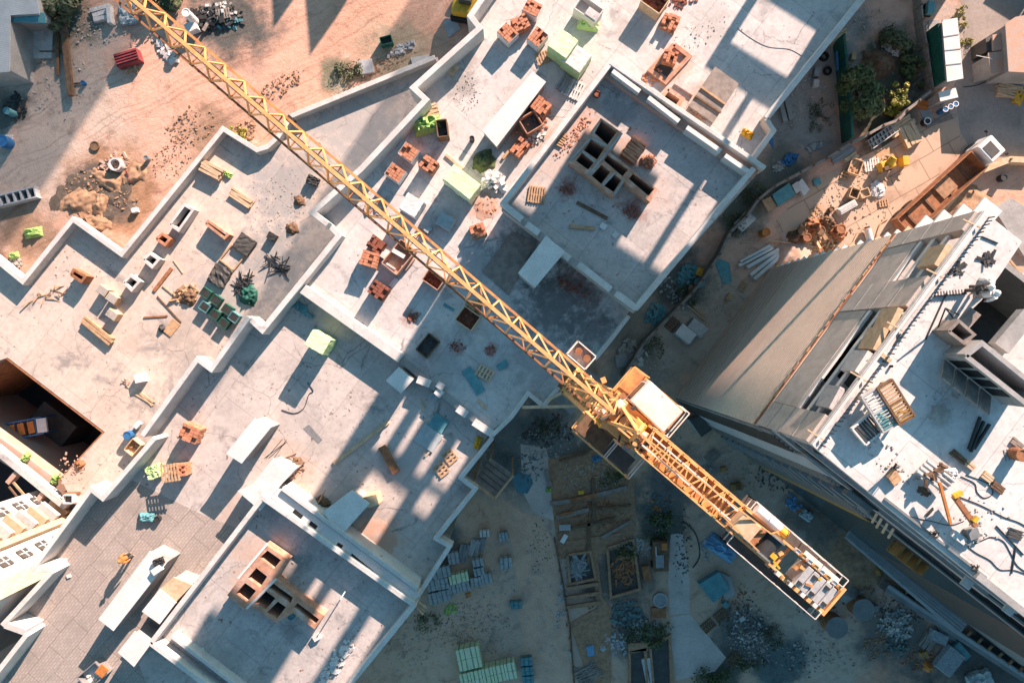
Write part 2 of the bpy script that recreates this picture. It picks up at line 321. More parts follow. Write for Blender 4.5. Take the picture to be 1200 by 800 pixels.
# ------------------------------------------------------------------ ground
def ground_material():
    m, nt, b, pos = newmat('ground_soil')
    big = noise(nt, pos, .12, 7, .62, .3)
    warp = noise(nt, pos, .35, 5, .65)
    fine = noise(nt, pos, 1.6, 6, .7)
    grit = noise(nt, pos, 9, 3, .7)
    c = mix_rgb(nt, maprange(nt, big.outputs[0], .35, .65), (.63, .375, .275, 1), (.54, .315, .225, 1))
    blobs = [  # px, py, radius m, hardness, colour
        (60, 130, 9.5, .35, (.50, .38, .31)), (40, 60, 7, .4, (.40, .325, .27)), (30, 215, 5, .4, (.45, .35, .29)),
        (270, 20, 5, .35, (.11, .105, .095)), (60, 20, 4, .4, (.13, .125, .09)), (12, 130, 2.2, .4, (.12, .115, .1)),
        (130, 225, 4.6, .5, (.36, .2, .115)), (105, 215, 2.2, .5, (.12, .1, .085)), (135, 240, 1.8, .5, (.13, .1, .08)), (30, 270, 3.5, .4, (.3, .19, .13)),
        (255, 160, 3.5, .5, (.35, .22, .15)), (470, 75, 4.5, .4, (.34, .27, .19)), (395, 90, 1.8, .5, (.2, .18, .12)),
        (700, 560, 19, .35, (.62, .40, .27)), (860, 700, 15, .4, (.52, .36, .26)), (760, 390, 8, .35, (.27, .225, .18)),
        (560, 700, 9, .4, (.62, .42, .30)), (620, 530, 6, .4, (.2, .2, .19)), (500, 760, 7, .4, (.58, .41, .30)),
        (820, 370, 6, .35, (.46, .36, .285)), (800, 330, 3, .5, (.12, .12, .11)), (930, 130, 5.5, .35, (.3, .29, .27)), (960, 40, 6, .4, (.33, .31, .29)),
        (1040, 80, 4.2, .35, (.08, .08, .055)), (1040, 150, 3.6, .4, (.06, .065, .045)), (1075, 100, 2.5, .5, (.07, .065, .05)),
        (870, 235, 3.4, .4, (.16, .16, .13)), (920, 200, 3, .4, (.17, .165, .14)), (1150, 140, 6, .35, (.46, .34, .27)), (1150, 30, 5, .4, (.42, .34, .29)),
        (640, 760, 7, .4, (.5, .37, .29)), (635, 640, 4.5, .4, (.48, .37, .3)), (700, 570, 5, .4, (.3, .2, .135)), (1000, 650, 5.5, .45, (.36, .25, .165)),
        (960, 760, 6, .4, (.55, .43, .34)), (1050, 745, 4, .4, (.16, .15, .14)), (915, 770, 3, .5, (.12, .15, .15)),
        (880, 560, 5, .4, (.46, .33, .245)), (1150, 790, 6, .4, (.12, .115, .11)), (1010, 250, 4, .4, (.5, .36, .26)), (725, 670, 3.6, .5, (.16, .13, .105)), (740, 735, 2.6, .5, (.14, .13, .11)), (680, 555, 4, .5, (.17, .13, .1)), (775, 610, 3, .5, (.12, .12, .1)), (870, 745, 3.2, .5, (.15, .145, .13)), (845, 790, 2.5, .5, (.11, .11, .095)), (640, 510, 3, .5, (.17, .17, .16)), (800, 560, 3.5, .5, (.17, .15, .135)), (590, 545, 2.2, .5, (.12, .13, .125)), (520, 640, 2, .5, (.17, .16, .15)), (1045, 735, 3, .5, (.2, .18, .16)), (1100, 690, 3, .5, (.12, .11, .1)), (960, 600, 3.5, .5, (.2, .16, .13)),
    ]
    for px, py, r, hard, colr in blobs:
        p = P(px, py, 0)
        d = nt.nodes.new('ShaderNodeVectorMath'); d.operation = 'DISTANCE'
        nt.links.new(pos, d.inputs[0]); d.inputs[1].default_value = p
        dd = math_n(nt, 'ADD', d.outputs['Value'], math_n(nt, 'MULTIPLY', math_n(nt, 'SUBTRACT', warp.outputs[0], .5), r*1.9))
        c = mix_rgb(nt, maprange(nt, dd, r*hard, r*1.15, 1, 0), c, colr+(1,))
    # ruts sweeping along the haul road: noise stretched along its course
    mp = nt.nodes.new('ShaderNodeMapping'); mp.vector_type = 'TEXTURE'; mp.inputs['Rotation'].default_value = (0, 0, R(27)); mp.inputs['Scale'].default_value = (18, .26, 1)
    wv = nt.nodes.new('ShaderNodeVectorMath'); wv.operation = 'MULTIPLY_ADD'; nt.links.new(big.outputs['Color'], wv.inputs[0]); wv.inputs[1].default_value = (3, 3, 0); nt.links.new(pos, wv.inputs[2])
    nt.links.new(wv.outputs[0], mp.inputs[0])
    w = noise(nt, mp.outputs[0], 1., 9, .68)
    pr = P(240, 110, 0); dr = nt.nodes.new('ShaderNodeVectorMath'); dr.operation = 'DISTANCE'; nt.links.new(pos, dr.inputs[0]); dr.inputs[1].default_value = pr
    ru = math_n(nt, 'MULTIPLY', maprange(nt, w.outputs[0], .5, .36, 0, 1), maprange(nt, dr.outputs['Value'], 14, 30, .6, .22))
    c = mix_rgb(nt, ru, c, (.62, .54, .5, 1), 'MULTIPLY')
    c = mix_rgb(nt, maprange(nt, fine.outputs[0], .5, .75, 0, .5), c, (.55, .5, .47, 1), 'MULTIPLY')
    c = mix_rgb(nt, maprange(nt, grit.outputs[0], .6, .75, 0, .35), c, (.5, .45, .4, 1))
    c = mix_rgb(nt, maprange(nt, grit.outputs[0], .42, .3, 0, .45), c, (.3, .27, .25, 1), 'MULTIPLY')
    dirt = noise(nt, pos, .55, 9, .72, .6)
    c = mix_rgb(nt, maprange(nt, dirt.outputs[0], .52, .68, 0, .6), c, (.5, .46, .44, 1), 'MULTIPLY')
    c = mix_rgb(nt, maprange(nt, dirt.outputs[0], .44, .3, 0, .35), c, (.66, .55, .47, 1))
    nt.links.new(c, b.inputs['Base Color']); b.inputs['Roughness'].default_value = .95; b.inputs['Specular IOR Level'].default_value = .15
    bn = nt.nodes.new('ShaderNodeBump'); bn.inputs['Strength'].default_value = .45; bn.inputs['Distance'].default_value = .16
    h = math_n(nt, 'ADD', math_n(nt, 'MULTIPLY', fine.outputs[0], 1.), math_n(nt, 'ADD', math_n(nt, 'MULTIPLY', grit.outputs[0], .35), math_n(nt, 'MULTIPLY', w.outputs[0], .35)))
    nt.links.new(h, bn.inputs['Height']); nt.links.new(bn.outputs[0], b.inputs['Normal'])
    return m
M['ground'] = ground_material()
g = MB(); g.prism([(-600, -600), (600, -600), (600, 600), (-600, 600)], -.5, 0, [XY([(4, 419), (119, 507), (67, 562), (84, 594), (60, 640), (30, 690), (-40, 800), (-300, 760), (-200, 560)], .6)])
tag(g.build('ground', 'ground', origin=Vector((0, 0, 0))), 'bare trampled soil of the building site', 'ground', kind='structure')

def paving(name, c1, c2, tile, ang, joint=.03, dark=(.1, .07, .05)):
    m, nt, b, pos = newmat(name)
    mp = nt.nodes.new('ShaderNodeMapping'); mp.inputs['Rotation'].default_value = (0, 0, R(-ang)); nt.links.new(pos, mp.inputs[0])
    wn = noise(nt, pos, .8, 4)
    wv = nt.nodes.new('ShaderNodeVectorMath'); wv.operation = 'MULTIPLY_ADD'
    nt.links.new(wn.outputs['Color'], wv.inputs[0]); wv.inputs[1].default_value = (.12, .12, 0); nt.links.new(mp.outputs[0], wv.inputs[2])
    br = nt.nodes.new('ShaderNodeTexBrick'); nt.links.new(wv.outputs[0], br.inputs[0])
    br.inputs['Color1'].default_value = c1+(1,); br.inputs['Color2'].default_value = c2+(1,); br.inputs['Mortar'].default_value = dark+(1,)
    br.inputs['Scale'].default_value = 1; br.inputs['Mortar Size'].default_value = joint
    br.inputs['Brick Width'].default_value = tile[0]; br.inputs['Row Height'].default_value = tile[1]; br.offset = .5
    n = noise(nt, pos, .5, 6, .65); col = mix_rgb(nt, maprange(nt, n.outputs[0], .5, .7, 0, .55), br.outputs[0], dark+(1,))
    n2 = noise(nt, pos, 5, 4, .7); col = mix_rgb(nt, maprange(nt, n2.outputs[0], .55, .75, 0, .3), col, dark+(1,))
    nt.links.new(col, b.inputs['Base Color']); b.inputs['Roughness'].default_value = .9
    return m
M['yard'] = paving('worn_yard_slabs', (.52, .36, .26), (.44, .30, .215), (3.0, 2.0), 30, .04, (.24, .16, .11))
M['path'] = mat('path_concrete', (.56, .48, .43), (.46, .39, .35), .5, .9, stain=(.22, .2, .185), sscale=.5)
M['asphalt'] = mat('old_concrete_road', (.33, .275, .24), (.26, .22, .195), .4, .9, stain=(.17, .15, .13), sscale=.4)
def sheet(name, pts, m, z=.004, label=None, cat=None, th=.3):
    mb = MB(); mb.prism(XY(pts, z), z-th, z)
    return tag(mb.build(name, m), label, cat, kind='structure')
sheet('yard_paving', [(905, 262), (965, 205), (1035, 172), (1085, 140), (1110, 132), (1125, 152), (1125, 178), (1040, 272), (1000, 290), (960, 262), (920, 290)], 'yard', .006, 'worn concrete slabs of the sunlit yard', 'yard')
sheet('side_road', [(1125, 155), (1118, 100), (1130, 60), (1126, 0), (1126, -60), (1300, -60), (1300, 190), (1200, 190), (1140, 178)], 'asphalt', .004, 'worn road by the pink roofed sheds', 'road')
sheet('concrete_path', [(786, 626), (800, 624), (808, 680), (808, 718), (785, 720), (783, 682)], 'path', .006, 'narrow grey concrete path in the shade', 'path')
sheet('concrete_apron', [(787, 722), (808, 719), (851, 770), (838, 786), (792, 797), (785, 740)], 'path', .007, 'fan shaped grey concrete apron at the path end', 'path')
sheet('foundation_strip', [(664, 634), (728, 624), (730, 640), (700, 650), (706, 700), (716, 712), (716, 800), (690, 800), (668, 730), (700, 712), (692, 648), (664, 650)], M['soilheap'], .10, 'tan foundation strip between the pits', 'foundation')

# ------------------------------------------------------------------ the unfinished building under the crane
ZD, ZL, ZS = 10.0, 9.4, 0.6          # brick deck, lower deck, left slab
Z1F, Z1T = 12.0, 13.0                # raised room one: floor, parapet
Z2F, Z2T = 10.4, 11.5                # raised room two
BLD = thing('unfinished_building', 'long unfinished concrete building with stepped parapets under the crane', 'building', P(480, 350, 0))

def quads(qs, ox, oy, k, z): return [XY([(ox+a/k, oy+b/k) for a, b in q], z) for q in qs]
S1Q = quads([[(600, 122), (703, 197), (640, 283), (552, 205)], [(532, 247), (620, 305), (570, 383), (480, 320)], [(470, 337), (550, 400), (510, 450), (427, 390)],
             [(640, 352), (778, 450), (740, 495), (614, 387)], [(600, 417), (660, 465), (598, 546), (532, 490)], [(682, 477), (733, 520), (680, 600), (614, 555)],
             [(812, 477), (953, 580), (915, 626), (782, 512)]], 600, 120, 5.715, 13.1)
S1O = XY([(600+a/5.715, 120+b/5.715) for a, b in [(595, 105), (742, 208), (655, 335), (795, 440), (812, 462), (975, 582), (925, 668), (752, 530), (680, 634), (383, 392)]], 13.1)
S2Q = quads([[(420, 140), (510, 205), (462, 263), (370, 188)], [(345, 257), (418, 315), (370, 386), (287, 325)], [(270, 357), (343, 410), (280, 488), (207, 430)],
             [(445, 352), (590, 455), (572, 493), (422, 388)], [(410, 414), (473, 460), (405, 538), (337, 492)], [(490, 482), (543, 520), (480, 598), (417, 555)],
             [(620, 492), (766, 602), (740, 633), (597, 520)]], 240, 620, 5.715, 11.5)
S2O = XY([(240+a/5.715, 620+b/5.715) for a, b in [(405, 100), (560, 205), (480, 330), (625, 455), (800, 578), (735, 668), (590, 560), (478, 628), (330, 520), (270, 543), (150, 440)]], 11.5)

D1 = [(640, -110), (551, 19), (560, 31), (484, 105), (497, 116), (422, 200), (366, 249), (384, 263), (397, 275), (352, 338), (470, 420), (575, 507), (600, 488), (619, 460), (637, 475), (655, 452),
      (681, 409), (697, 420), (716, 398), (737, 368), (880, 195), (907, 152), (899, 138), (1010, 0), (1095, -110)]
D1 = XY(D1, ZD+.9)
D2 = [(352, 338), (470, 420), (575, 507), (540, 560), (557, 572), (510, 632), (527, 639), (481, 710), (300, 960), (-160, 990), (-130, 930), (0, 784), (30, 742), (2, 731), (60, 666), (37, 666),
      (85, 600), (107, 572), (121, 582), (180, 515), (165, 512), (231, 420), (247, 432), (291, 370), (307, 386)]
D2 = XY(D2, ZL+1.)
LS = XY([(512, 64), (341, 135), (325, 160), (302, 176), (261, 151), (142, 298), (85, 256), (26, 329), (-40, 275), (-300, 300), (-300, 520), (4, 419), (119, 507), (67, 562), (82, 592)], ZS+.5)
LS += XY([(85, 600), (107, 572), (121, 582), (180, 515), (165, 512), (231, 420), (247, 432), (291, 370), (307, 386), (397, 275), (366, 249), (422, 200), (497, 116), (484, 105), (516, 62)], 11.2)
def inset(poly, d):   # pulls the vertices towards the centroid a touch
    c = sum((Vector(p) for p in poly), Vector((0, 0)))/len(poly)
    return [Vector(p)+(c-Vector(p)).normalized()*d for p in poly]
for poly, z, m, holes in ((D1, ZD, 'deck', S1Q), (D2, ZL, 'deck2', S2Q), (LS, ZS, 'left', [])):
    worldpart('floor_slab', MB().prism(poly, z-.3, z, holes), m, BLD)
    if z > 5: worldpart('outer_wall', MB().prism(inset(poly, .12), 0, z-.3, holes), 'wallgrey', BLD)
B1 = XY([(717, 72), (897, 196), (747, 363), (588, 240)], Z1T)
B2 = XY([(309, 581), (485, 708), (345, 881), (175, 755)], Z2T)
worldpart('roof_slab', MB().prism(inset(B1, .02), ZD, Z1F, S1Q), 'blockfloor', BLD)
worldpart('roof_slab', MB().prism(inset(B2, .02), ZL, Z2F, S2Q), 'blockfloor', BLD)
# darker water-stained membrane with paver grid on the far deck
M['pavers'] = paving('deck_pavers', (.40, .335, .295), (.345, .29, .255), (.36, .2), 52, .018, (.25, .215, .19))
nt_ = M['pavers'].node_tree; bs_ = nt_.nodes['Principled BSDF']; old_ = bs_.inputs['Base Color'].links[0].from_socket
g_ = nt_.nodes.new('ShaderNodeNewGeometry'); mp_ = nt_.nodes.new('ShaderNodeMapping'); mp_.inputs['Rotation'].default_value = (0, 0, R(-50)); nt_.links.new(g_.outputs['Position'], mp_.inputs[0])
wn_ = noise(nt_, g_.outputs['Position'], .35, 4); wv_ = nt_.nodes.new('ShaderNodeVectorMath'); wv_.operation = 'MULTIPLY_ADD'; nt_.links.new(wn_.outputs['Color'], wv_.inputs[0]); wv_.inputs[1].default_value = (.5, .5, 0); nt_.links.new(mp_.outputs[0], wv_.inputs[2])
br_ = nt_.nodes.new('ShaderNodeTexBrick'); nt_.links.new(wv_.outputs[0], br_.inputs[0]); br_.inputs['Scale'].default_value = 1; br_.inputs['Brick Width'].default_value = 2.6; br_.inputs['Row Height'].default_value = 1.5; br_.inputs['Mortar Size'].default_value = .025; br_.inputs['Color1'].default_value = (1, 1, 1, 1); br_.inputs['Color2'].default_value = (.9, .9, .9, 1); br_.inputs['Mortar'].default_value = (.62, .6, .58, 1)
nt_.links.new(mix_rgb(nt_, 1., old_, br_.outputs[0], 'MULTIPLY'), bs_.inputs['Base Color'])
worldpart('paver_field', MB().prism(XY([(232, 600), (280, 620), (160, 770), (230, 960), (-140, 960), (-125, 925), (4, 782), (34, 742), (8, 728), (66, 668), (48, 664), (112, 580), (124, 586), (150, 560)], ZL), ZL-.1, ZL+.005), 'pavers', BLD)

def pw(name, pts, ztop, z0, w, m='parapet', zref=None, side=0.):
    return worldpart(name, MB().wall(XY(pts, ztop), z0, ztop, w, side), m, BLD, bevel=.035)
# parapets of the brick deck
pw('parapet', [(640, -110), (551, 19), (562, 33), (484, 103), (499, 117), (423, 198), (366, 249), (384, 263)], 11.7, ZL-.3, .42)
pw('parapet', [(384, 263), (397, 276), (307, 387), (291, 372)], 10.9, ZL-.3, .42)
pw('parapet', [(291, 371), (247, 433), (231, 421), (166, 511)], 11.2, ZL-.3, .36)
pw('parapet', [(181, 513), (120, 584), (106, 573), (36, 669)], 11.2, ZL-.3, .36)
pw('parapet', [(39, 667), (60, 667)], 11.18, ZL-.3, .5)
pw('parapet', [(61, 669), (2, 733)], 11.2, ZL-.3, .36)
pw('parapet', [(5, 732), (30, 741)], 11.18, ZL-.3, .5)
pw('parapet', [(31, 743), (-130, 950)], 11.2, ZL-.3, .36)
pw('parapet', [(1095, -110), (1009, 1), (898, 139)], 10.95, ZD-.3, .42)
pw('parapet', [(898, 139), (907, 153), (880, 190)], 10.95, ZD-.3, .36)
pw('parapet', [(737, 370), (715, 399), (697, 421)], 10.7, ZD-.3, .3)
pw('parapet', [(655, 454), (637, 476), (619, 461), (599, 489), (575, 512)], 10.5, ZL, .3)
pw('parapet', [(577, 513), (540, 560), (557, 573), (511, 631), (527, 640), (484, 707)], 10.3, ZL-.3, .32)
# left slab kerbs
pw('parapet', [(510, 67), (341, 136), (325, 161), (313, 172), (301, 176), (261, 151), (142, 298), (85, 257), (26, 330), (-40, 276)], ZS+.85, ZS-.3, .42)
# step between the decks
pw('step_wall', [(354, 338), (470, 420)], 10.55, ZL, .75, 'parapet')
pw('step_wall', [(470, 421), (576, 508)], 10.12, ZL, .5, 'wallgrey')
for i, (a, b) in enumerate((((489, 444), (504, 450)), ((511, 457), (518, 463)), ((536, 478), (547, 486)), ((555, 494), (578, 509)))):
    p, q = P(*a, 10.3).to_2d(), P(*b, 10.3).to_2d()
    worldpart('block_course', MB().wall([p, q], 10.122, 10.3, .55), 'slabwhite', BLD)
# raised room one: left wall, front wall, right wall, double wall with slots
pw('parapet', [(717, 72), (588, 240)], Z1T, Z1F-.2, .36)
pw('parapet', [(590, 242), (746, 363)], Z1T-.35, Z1F-.2, .5, 'wallgrey')
for a, b in (((591, 240), (612, 257)), ((617, 262), (632, 273)), ((650, 289), (668, 303)), ((678, 309), (716, 339)), ((722, 343), (746, 361))):
    worldpart('coping_block', MB().wall(XY([a, b], Z1T), Z1T-.347, Z1T-.03, .42), 'parapet', BLD)
pw('parapet', [(745, 362), (884, 197)], Z1T, Z1F-.2, .36)
pw('parapet', [(715, 73), (897, 197)], Z1T+.02, Z1F-.2, .32)
pw('channel_floor', [(712, 84), (886, 205)], Z1T-.55, Z1F-.2, .75, 'brickdust')
for a, b in (((718, 83), (750, 107)), ((760, 114), (796, 142)), ((805, 149), (845, 177)), ((850, 182), (882, 204))):
    worldpart('inner_wall', MB().wall(XY([a, b], Z1T), Z1F-.2, Z1T-.01, .3), 'slabwhite', BLD)
for a, b in (((774, 120), (787, 130)),):
    worldpart('wall_slot', MB().wall(XY([a, b], Z1T-.5), Z1T-.56, Z1T-.54, .36), 'black', BLD)
# raised room two
pw('parapet', [(309, 581), (176, 754)], Z2T, Z2F-.2, .36)
pw('parapet', [(175, 753), (345, 880)], Z2T, Z2F-.2, .36)
pw('parapet', [(486, 708), (345, 882)], Z2T, Z2F-.2, .36)
pw('parapet', [(307, 583), (485, 709)], Z2T+.02, Z2F-.2, .34)
pw('parapet', [(330, 572), (400, 624), (489, 690)], Z2T-.1, ZL, .3)
pw('channel_floor', [(318, 575), (488, 701)], Z2T-.35, ZL, .85, 'slabwhite')
for a, b in (((344, 598), (354, 606)), ((363, 612), (371, 618)), ((395, 637), (401, 641)), ((411, 650), (447, 680)), ((459, 688), (477, 703))):
    worldpart('wall_slot', MB().wall(XY([a, b], Z2T-.34), Z2T-.36, Z2T-.34, .3), 'black', BLD)
pw('inner_wall', [(200, 745), (345, 856)], Z2T-.25, Z2F-.1, .28)
for a, b in (((185, 752), (222, 777)), ((229, 783), (239, 790))):
    worldpart('wall_slot', MB().wall(XY([a, b], Z2F+.02), Z2F-.05, Z2F+.012, .6), 'black', BLD)
# brick shafts with open flues
for O, Q, zf, zt in ((S1O, S1Q, Z1F-.01, 13.1), (S2O, S2Q, Z2F-.01, 11.5)):
    worldpart('brick_shaft', MB().prism(O, zf, zt, Q), 'brickwall', BLD)
# mortar-capped cross walls that lie on the shafts
for ox, oy, k, z, segs in ((600, 120, 5.715, 13.1, [((388, 392), (530, 235)), ((470, 328), (555, 400)), ((520, 480), (735, 208)), ((690, 470), (606, 560)), ((750, 520), (680, 625)), ((530, 240), (632, 292))]),
                           (240, 620, 5.715, 11.5, [((280, 530), (480, 330)), ((225, 325), (420, 95))])):
    for a, b in segs:
        p, q = [P(ox+c[0]/k, oy+c[1]/k, z).to_2d() for c in (a, b)]
        worldpart('mortar_cap', MB().wall([p, q], z+.003, z+.06, .16), 'wallgrey' if z > 12 else 'slabwhite', BLD)
# brick pit and timber deck behind the double wall
def qwall(name, pts, z0, z1, w, m, closed=True):
    q = XY(pts, z1); q = q+[q[0], q[1]] if False else q
    if closed: q = q+[q[0]]
    return worldpart(name, MB().wall(q, z0, z1, w), m, BLD)
qwall('brick_kerb', [(783, 104), (800, 116), (790, 130), (773, 117)], ZD, 10.9, .3, 'brickwall')
worldpart('shaft_opening', MB().prism(XY([(785, 104), (800, 116), (792, 128), (776, 117)], ZD+.01), ZD-.05, ZD+.012), 'black', BLD)
worldpart('shaft_opening', MB().prism(XY([(778, 72), (792, 84), (783, 92), (768, 80)], ZD+.01), ZD-.05, ZD+.012), 'slate', BLD)
qwall('brick_kerb', [(790, 52), (808, 66), (780, 96), (762, 82)], ZD, 10.25, .3, 'brickwall')

# roof housings: concrete boxes under white lids
def housing(pts, ztop, z0, m='slabwhite', name='roof_housing', over=.12):
    q = XY(pts, ztop)
    lid = worldpart(name, MB().prism(q, ztop-.14, ztop), m, BLD)
    worldpart('housing_wall', MB().prism(inset(q, over), z0, ztop-.14), 'wallgrey', BLD)
    return lid
housing([(565, 153), (624, 84), (640, 96), (582, 172)], 11.4, ZD)
housing([(627, 337), (607, 320), (640, 276), (662, 295)], 13.25, ZD)
housing([(115, 725), (175, 646), (197, 657), (133, 739)], 11.5, ZL)
housing([(166, 716), (187, 690), (206, 706), (187, 731)], 11.5, ZL)
housing([(187, 690), (203, 676), (225, 685), (206, 705)], 11.3, ZL, 'woodpale')
housing([(138, 764), (157, 740), (176, 755), (157, 781)], 11.6, ZL)
housing([(265, 531), (298, 490), (318, 500), (283, 543)], 11.6, ZL)
housing([(278, 575), (297, 566), (320, 537), (347, 549), (330, 567), (305, 598)], 11.2, ZL)
housing([(378, 600), (412, 574), (433, 590), (400, 627)], 11.3, ZL)
housing([(452, 446), (467, 430), (484, 445), (470, 461)], 11.6, ZL)
# low shallow openings in the lower deck
worldpart('roof_hatch', MB().prism(XY([(362, 497), (378, 515), (373, 520), (355, 502)], ZL+.01), ZL-.1, ZL+.012), 'steel', BLD)
# access hatches on the left slab: open curbs with dark wells
def hatch(pts, ztop, m, z0=ZS):
    q = XY(pts, ztop)
    a = worldpart('roof_hatch', MB().wall(q+[q[0]], z0, ztop, .22), m, BLD)
    w = MB().prism(inset(q, .1), z0, z0+.012).build('hatch_well', 'black', parent=a, origin=BLD.location); w.location = (0, 0, 0)
hatch([(199, 263), (216, 240), (226, 246), (209, 270)], ZS+.9, 'parapet')
hatch([(183, 280), (190, 274), (199, 280), (193, 287)], ZS+.8, 'brick')
hatch([(168, 304), (176, 297), (186, 304), (178, 313)], ZS+.9, 'parapet')
hatch([(145, 331), (153, 323), (163, 330), (154, 340)], ZS+.9, 'parapet')
hatch([(241, 262), (244, 259), (267, 275), (263, 279)], ZS+.9, 'brickwall')
hatch([(83, 322), (86, 316), (100, 324), (95, 330)], ZS+1, 'rust')
# beams and stair pit at the slab's lower-left corner
worldpart('pit_ledge', MB().prism(XY([(67, 562), (20, 527), (-60, 470), (-60, 495), (0, 540), (62, 580)], -.6), -9, -.6), 'brickdust', BLD)
worldpart('concrete_beam', MB().wall(XY([(-10, 524), (76, 594)], .55), -.3, .55, .55), 'deck', BLD)
for a, b in (((20, 552), (8, 566)), ((50, 577), (40, 592))):
    worldpart('concrete_beam', MB().wall(XY([a, b], .4), -.3, .4, .4), 'brickdust', BLD)
worldpart('pit_wall', MB().wall(XY([(-300, 760), (-40, 800), (30, 690), (60, 640), (84, 596), (67, 562), (119, 507), (4, 419), (-200, 560)], ZS), -9, -.02, .2, -.5), 'rust', BLD)
worldpart('pit_floor', MB().prism(XY([(-300, 400), (4, 400), (150, 507), (100, 700), (-300, 850)], ZS), -9.2, -9), 'dark', BLD)
worldpart('pit_slab', MB().prism(XY([(52, 470), (90, 500), (62, 535), (25, 500)], -5.5), -9, -5.5), 'slate', BLD)
worldpart('pit_rim', MB().wall(XY([(-30, 393), (4, 419), (119, 507), (68, 562)], ZS+.06), ZS-.9, ZS-.02, .16, .5), 'rust', BLD)

# ------------------------------------------------------------------ the tall block on the right
TB = thing('tall_block', 'tall half clad tower block with white roof slab and rebar edge', 'building', P(930, 440, 0))
ZR = 27.0
def rp(px, py, z=ZR): return P(px, py, z).to_2d()
SW, NW = rp(950, 520), rp(1152, 247)
vR = (NW-SW).normalized(); LW = (NW-SW).length
uR = (rp(1200, 715)-SW).normalized(); nW = Vector((-vR.y, vR.x)); nS = Vector((uR.y, -uR.x))
roofpoly = [SW, NW, rp(1198, 283), rp(1172, 322), rp(1150, 352), rp(1124, 377), rp(1136, 396), rp(1150, 418), rp(1168, 404), rp(1215, 350), rp(1300, 400), rp(2100, 900), rp(1900, 1260), rp(1200, 712), rp(1152, 673), rp(1147, 680), rp(1030, 586)]
def on(t, out=0., side="W"):
    """a point on the west face at t metres from the corner (or along the south face), pushed out"""
    return SW + vR*t + nW*out if side == 'W' else SW + uR*t + nS*out
well = [rp(1198, 283), rp(1172, 322), rp(1150, 352), rp(1124, 377), rp(1136, 396), rp(1150, 418), rp(1168, 404), rp(1215, 350), rp(1240, 310)]
core = [on(0, 0), on(LW, 0), rp(1240, 310), rp(1300, 400), rp(2100, 900), rp(1330, 815), rp(1200, 714)]
SB = SW+uR*.02
worldpart('core_wall', MB().prism([on(.02, -.03), on(LW-.02, -.03), rp(1420, 430), rp(2090, 900), SW+uR*40+nS*-.05], 0, 19.75), 'wallblue', TB)
worldpart('upper_wall', MB().prism([on(.1, -1.5), on(LW-.1, -1.5), rp(1192, 284), rp(1165, 322), rp(1143, 352), rp(1116, 377), rp(1130, 400), rp(1150, 424), rp(1170, 410), rp(1300, 420), rp(2090, 900), rp(1890, 1250), SW+uR*11+nS*-1.2, SW+uR*.1+nS*-1.2], 19.75, ZR-.3), 'glassdark', TB)
worldpart('roof_slab', MB().prism(roofpoly, ZR-.3, ZR), 'roof', TB)
for z in (19.75, 22.0, 24.3):
    worldpart('floor_slab', MB().prism([on(0, 0), on(LW, 0), on(LW, -2), SW+vR*2-nS*2, SW+uR*15-nS*2, SW+uR*15], z, z+.2), 'deck', TB)
worldpart('well_floor', MB().prism([rp(1192, 281), rp(1320, 380), rp(1320, 470), rp(1150, 440), rp(1105, 380), rp(1150, 330)], 20.0, 20.3), 'slate', TB)
worldpart('well_wall', MB().wall([rp(1199, 285), rp(1320, 379)], 19.8, 24.5, .3), 'wallgrey', TB)
# west face cladding
worldpart('render_wall', MB().wall([on(.0, .04), on(LW, .04)], 0.0, 19.74, .1), 'tanwall', TB)
for k in range(7):
    z = 1.2+k*.75
    worldpart('ribbed_strip', MB().wall([on(0, .10), on(LW, .10)], z, z+.4, .035), 'tanrib', TB)
for k in range(42):
    z = 7.2+k*.29
    worldpart('string_course', MB().wall([on(0, .10), on(LW, .10)], z, z+.05, .018), 'tanrib', TB)
worldpart('expansion_joint', MB().wall([on(0, .11), on(LW, .11)], 19.5, 19.72, .1), 'rust', TB)
for k in range(26):
    t = rnd.uniform(.2, LW-.2); worldpart('mortar_lump', MB().box(on(t, .17).to_3d()+Vector((0, 0, 19.6+j(.05))), (rnd.uniform(.15, .5), .1, .1), V), 'wood' if k % 2 else 'brickwall', TB)
worldpart('parapet_net', MB().wall([on(1.7, .06), on(8.2, .06)], 20.0, 23.0, .08), 'netgrey', TB)
worldpart('parapet_net', MB().wall([on(10.1, .06), on(12.8, .06)], 20.0, 23.0, .08), 'netgrey', TB)
for t0, t1 in ((0.05, 1.65), (8.25, 10.05), (12.85, LW-.05)):
    worldpart('wall_pier', MB().wall([on(t0, -.1), on(t1, -.1)], 19.96, ZR-.32, .5), 'netgrey', TB)
    for z in (21.5, 23.2, 25):
        worldpart('pier_joint', MB().wall([on(t0, .16), on(t1, .16)], z, z+.06, .03), 'wallgrey', TB)
for z, o in ((23.1, .0), (24.15, -.05), (25.3, -.05)):
    for t0, t1 in ((1.7, 8.2), (10.1, 12.8)):
        worldpart('balcony_rail', MB().wall([on(t0, o), on(t1, o)], z, z+.32, .14), 'slabwhite', TB)
for t in (2.6, 4.8, 6.2, 7.4, 11.3):
    worldpart('shuttering_board', MB().box(on(t, .12).to_3d()+Vector((0, 0, 25.9)), (1.2, .3, 1.5), V+8+j(6)), 'woodpale' if t > 5 else 'deck', TB)
for k in range(20):                       # slab ends showing past the far corner
    z = 1.0+k*1.08
    worldpart('floor_edge', MB().box((NW+vR*.18-nW*.5).to_3d()+Vector((0, 0, z)), (.36, 1.2, .14), V), 'slabwhite' if k % 3 else 'woodpale', TB)
for k in range(4):
    worldpart('balcony_end', MB().box((NW+vR*.5-nW*.6).to_3d()+Vector((0, 0, 21.2+k*1.6)), (1.2, 1.1, .18), V), 'slabwhite', TB)
rb = MB()
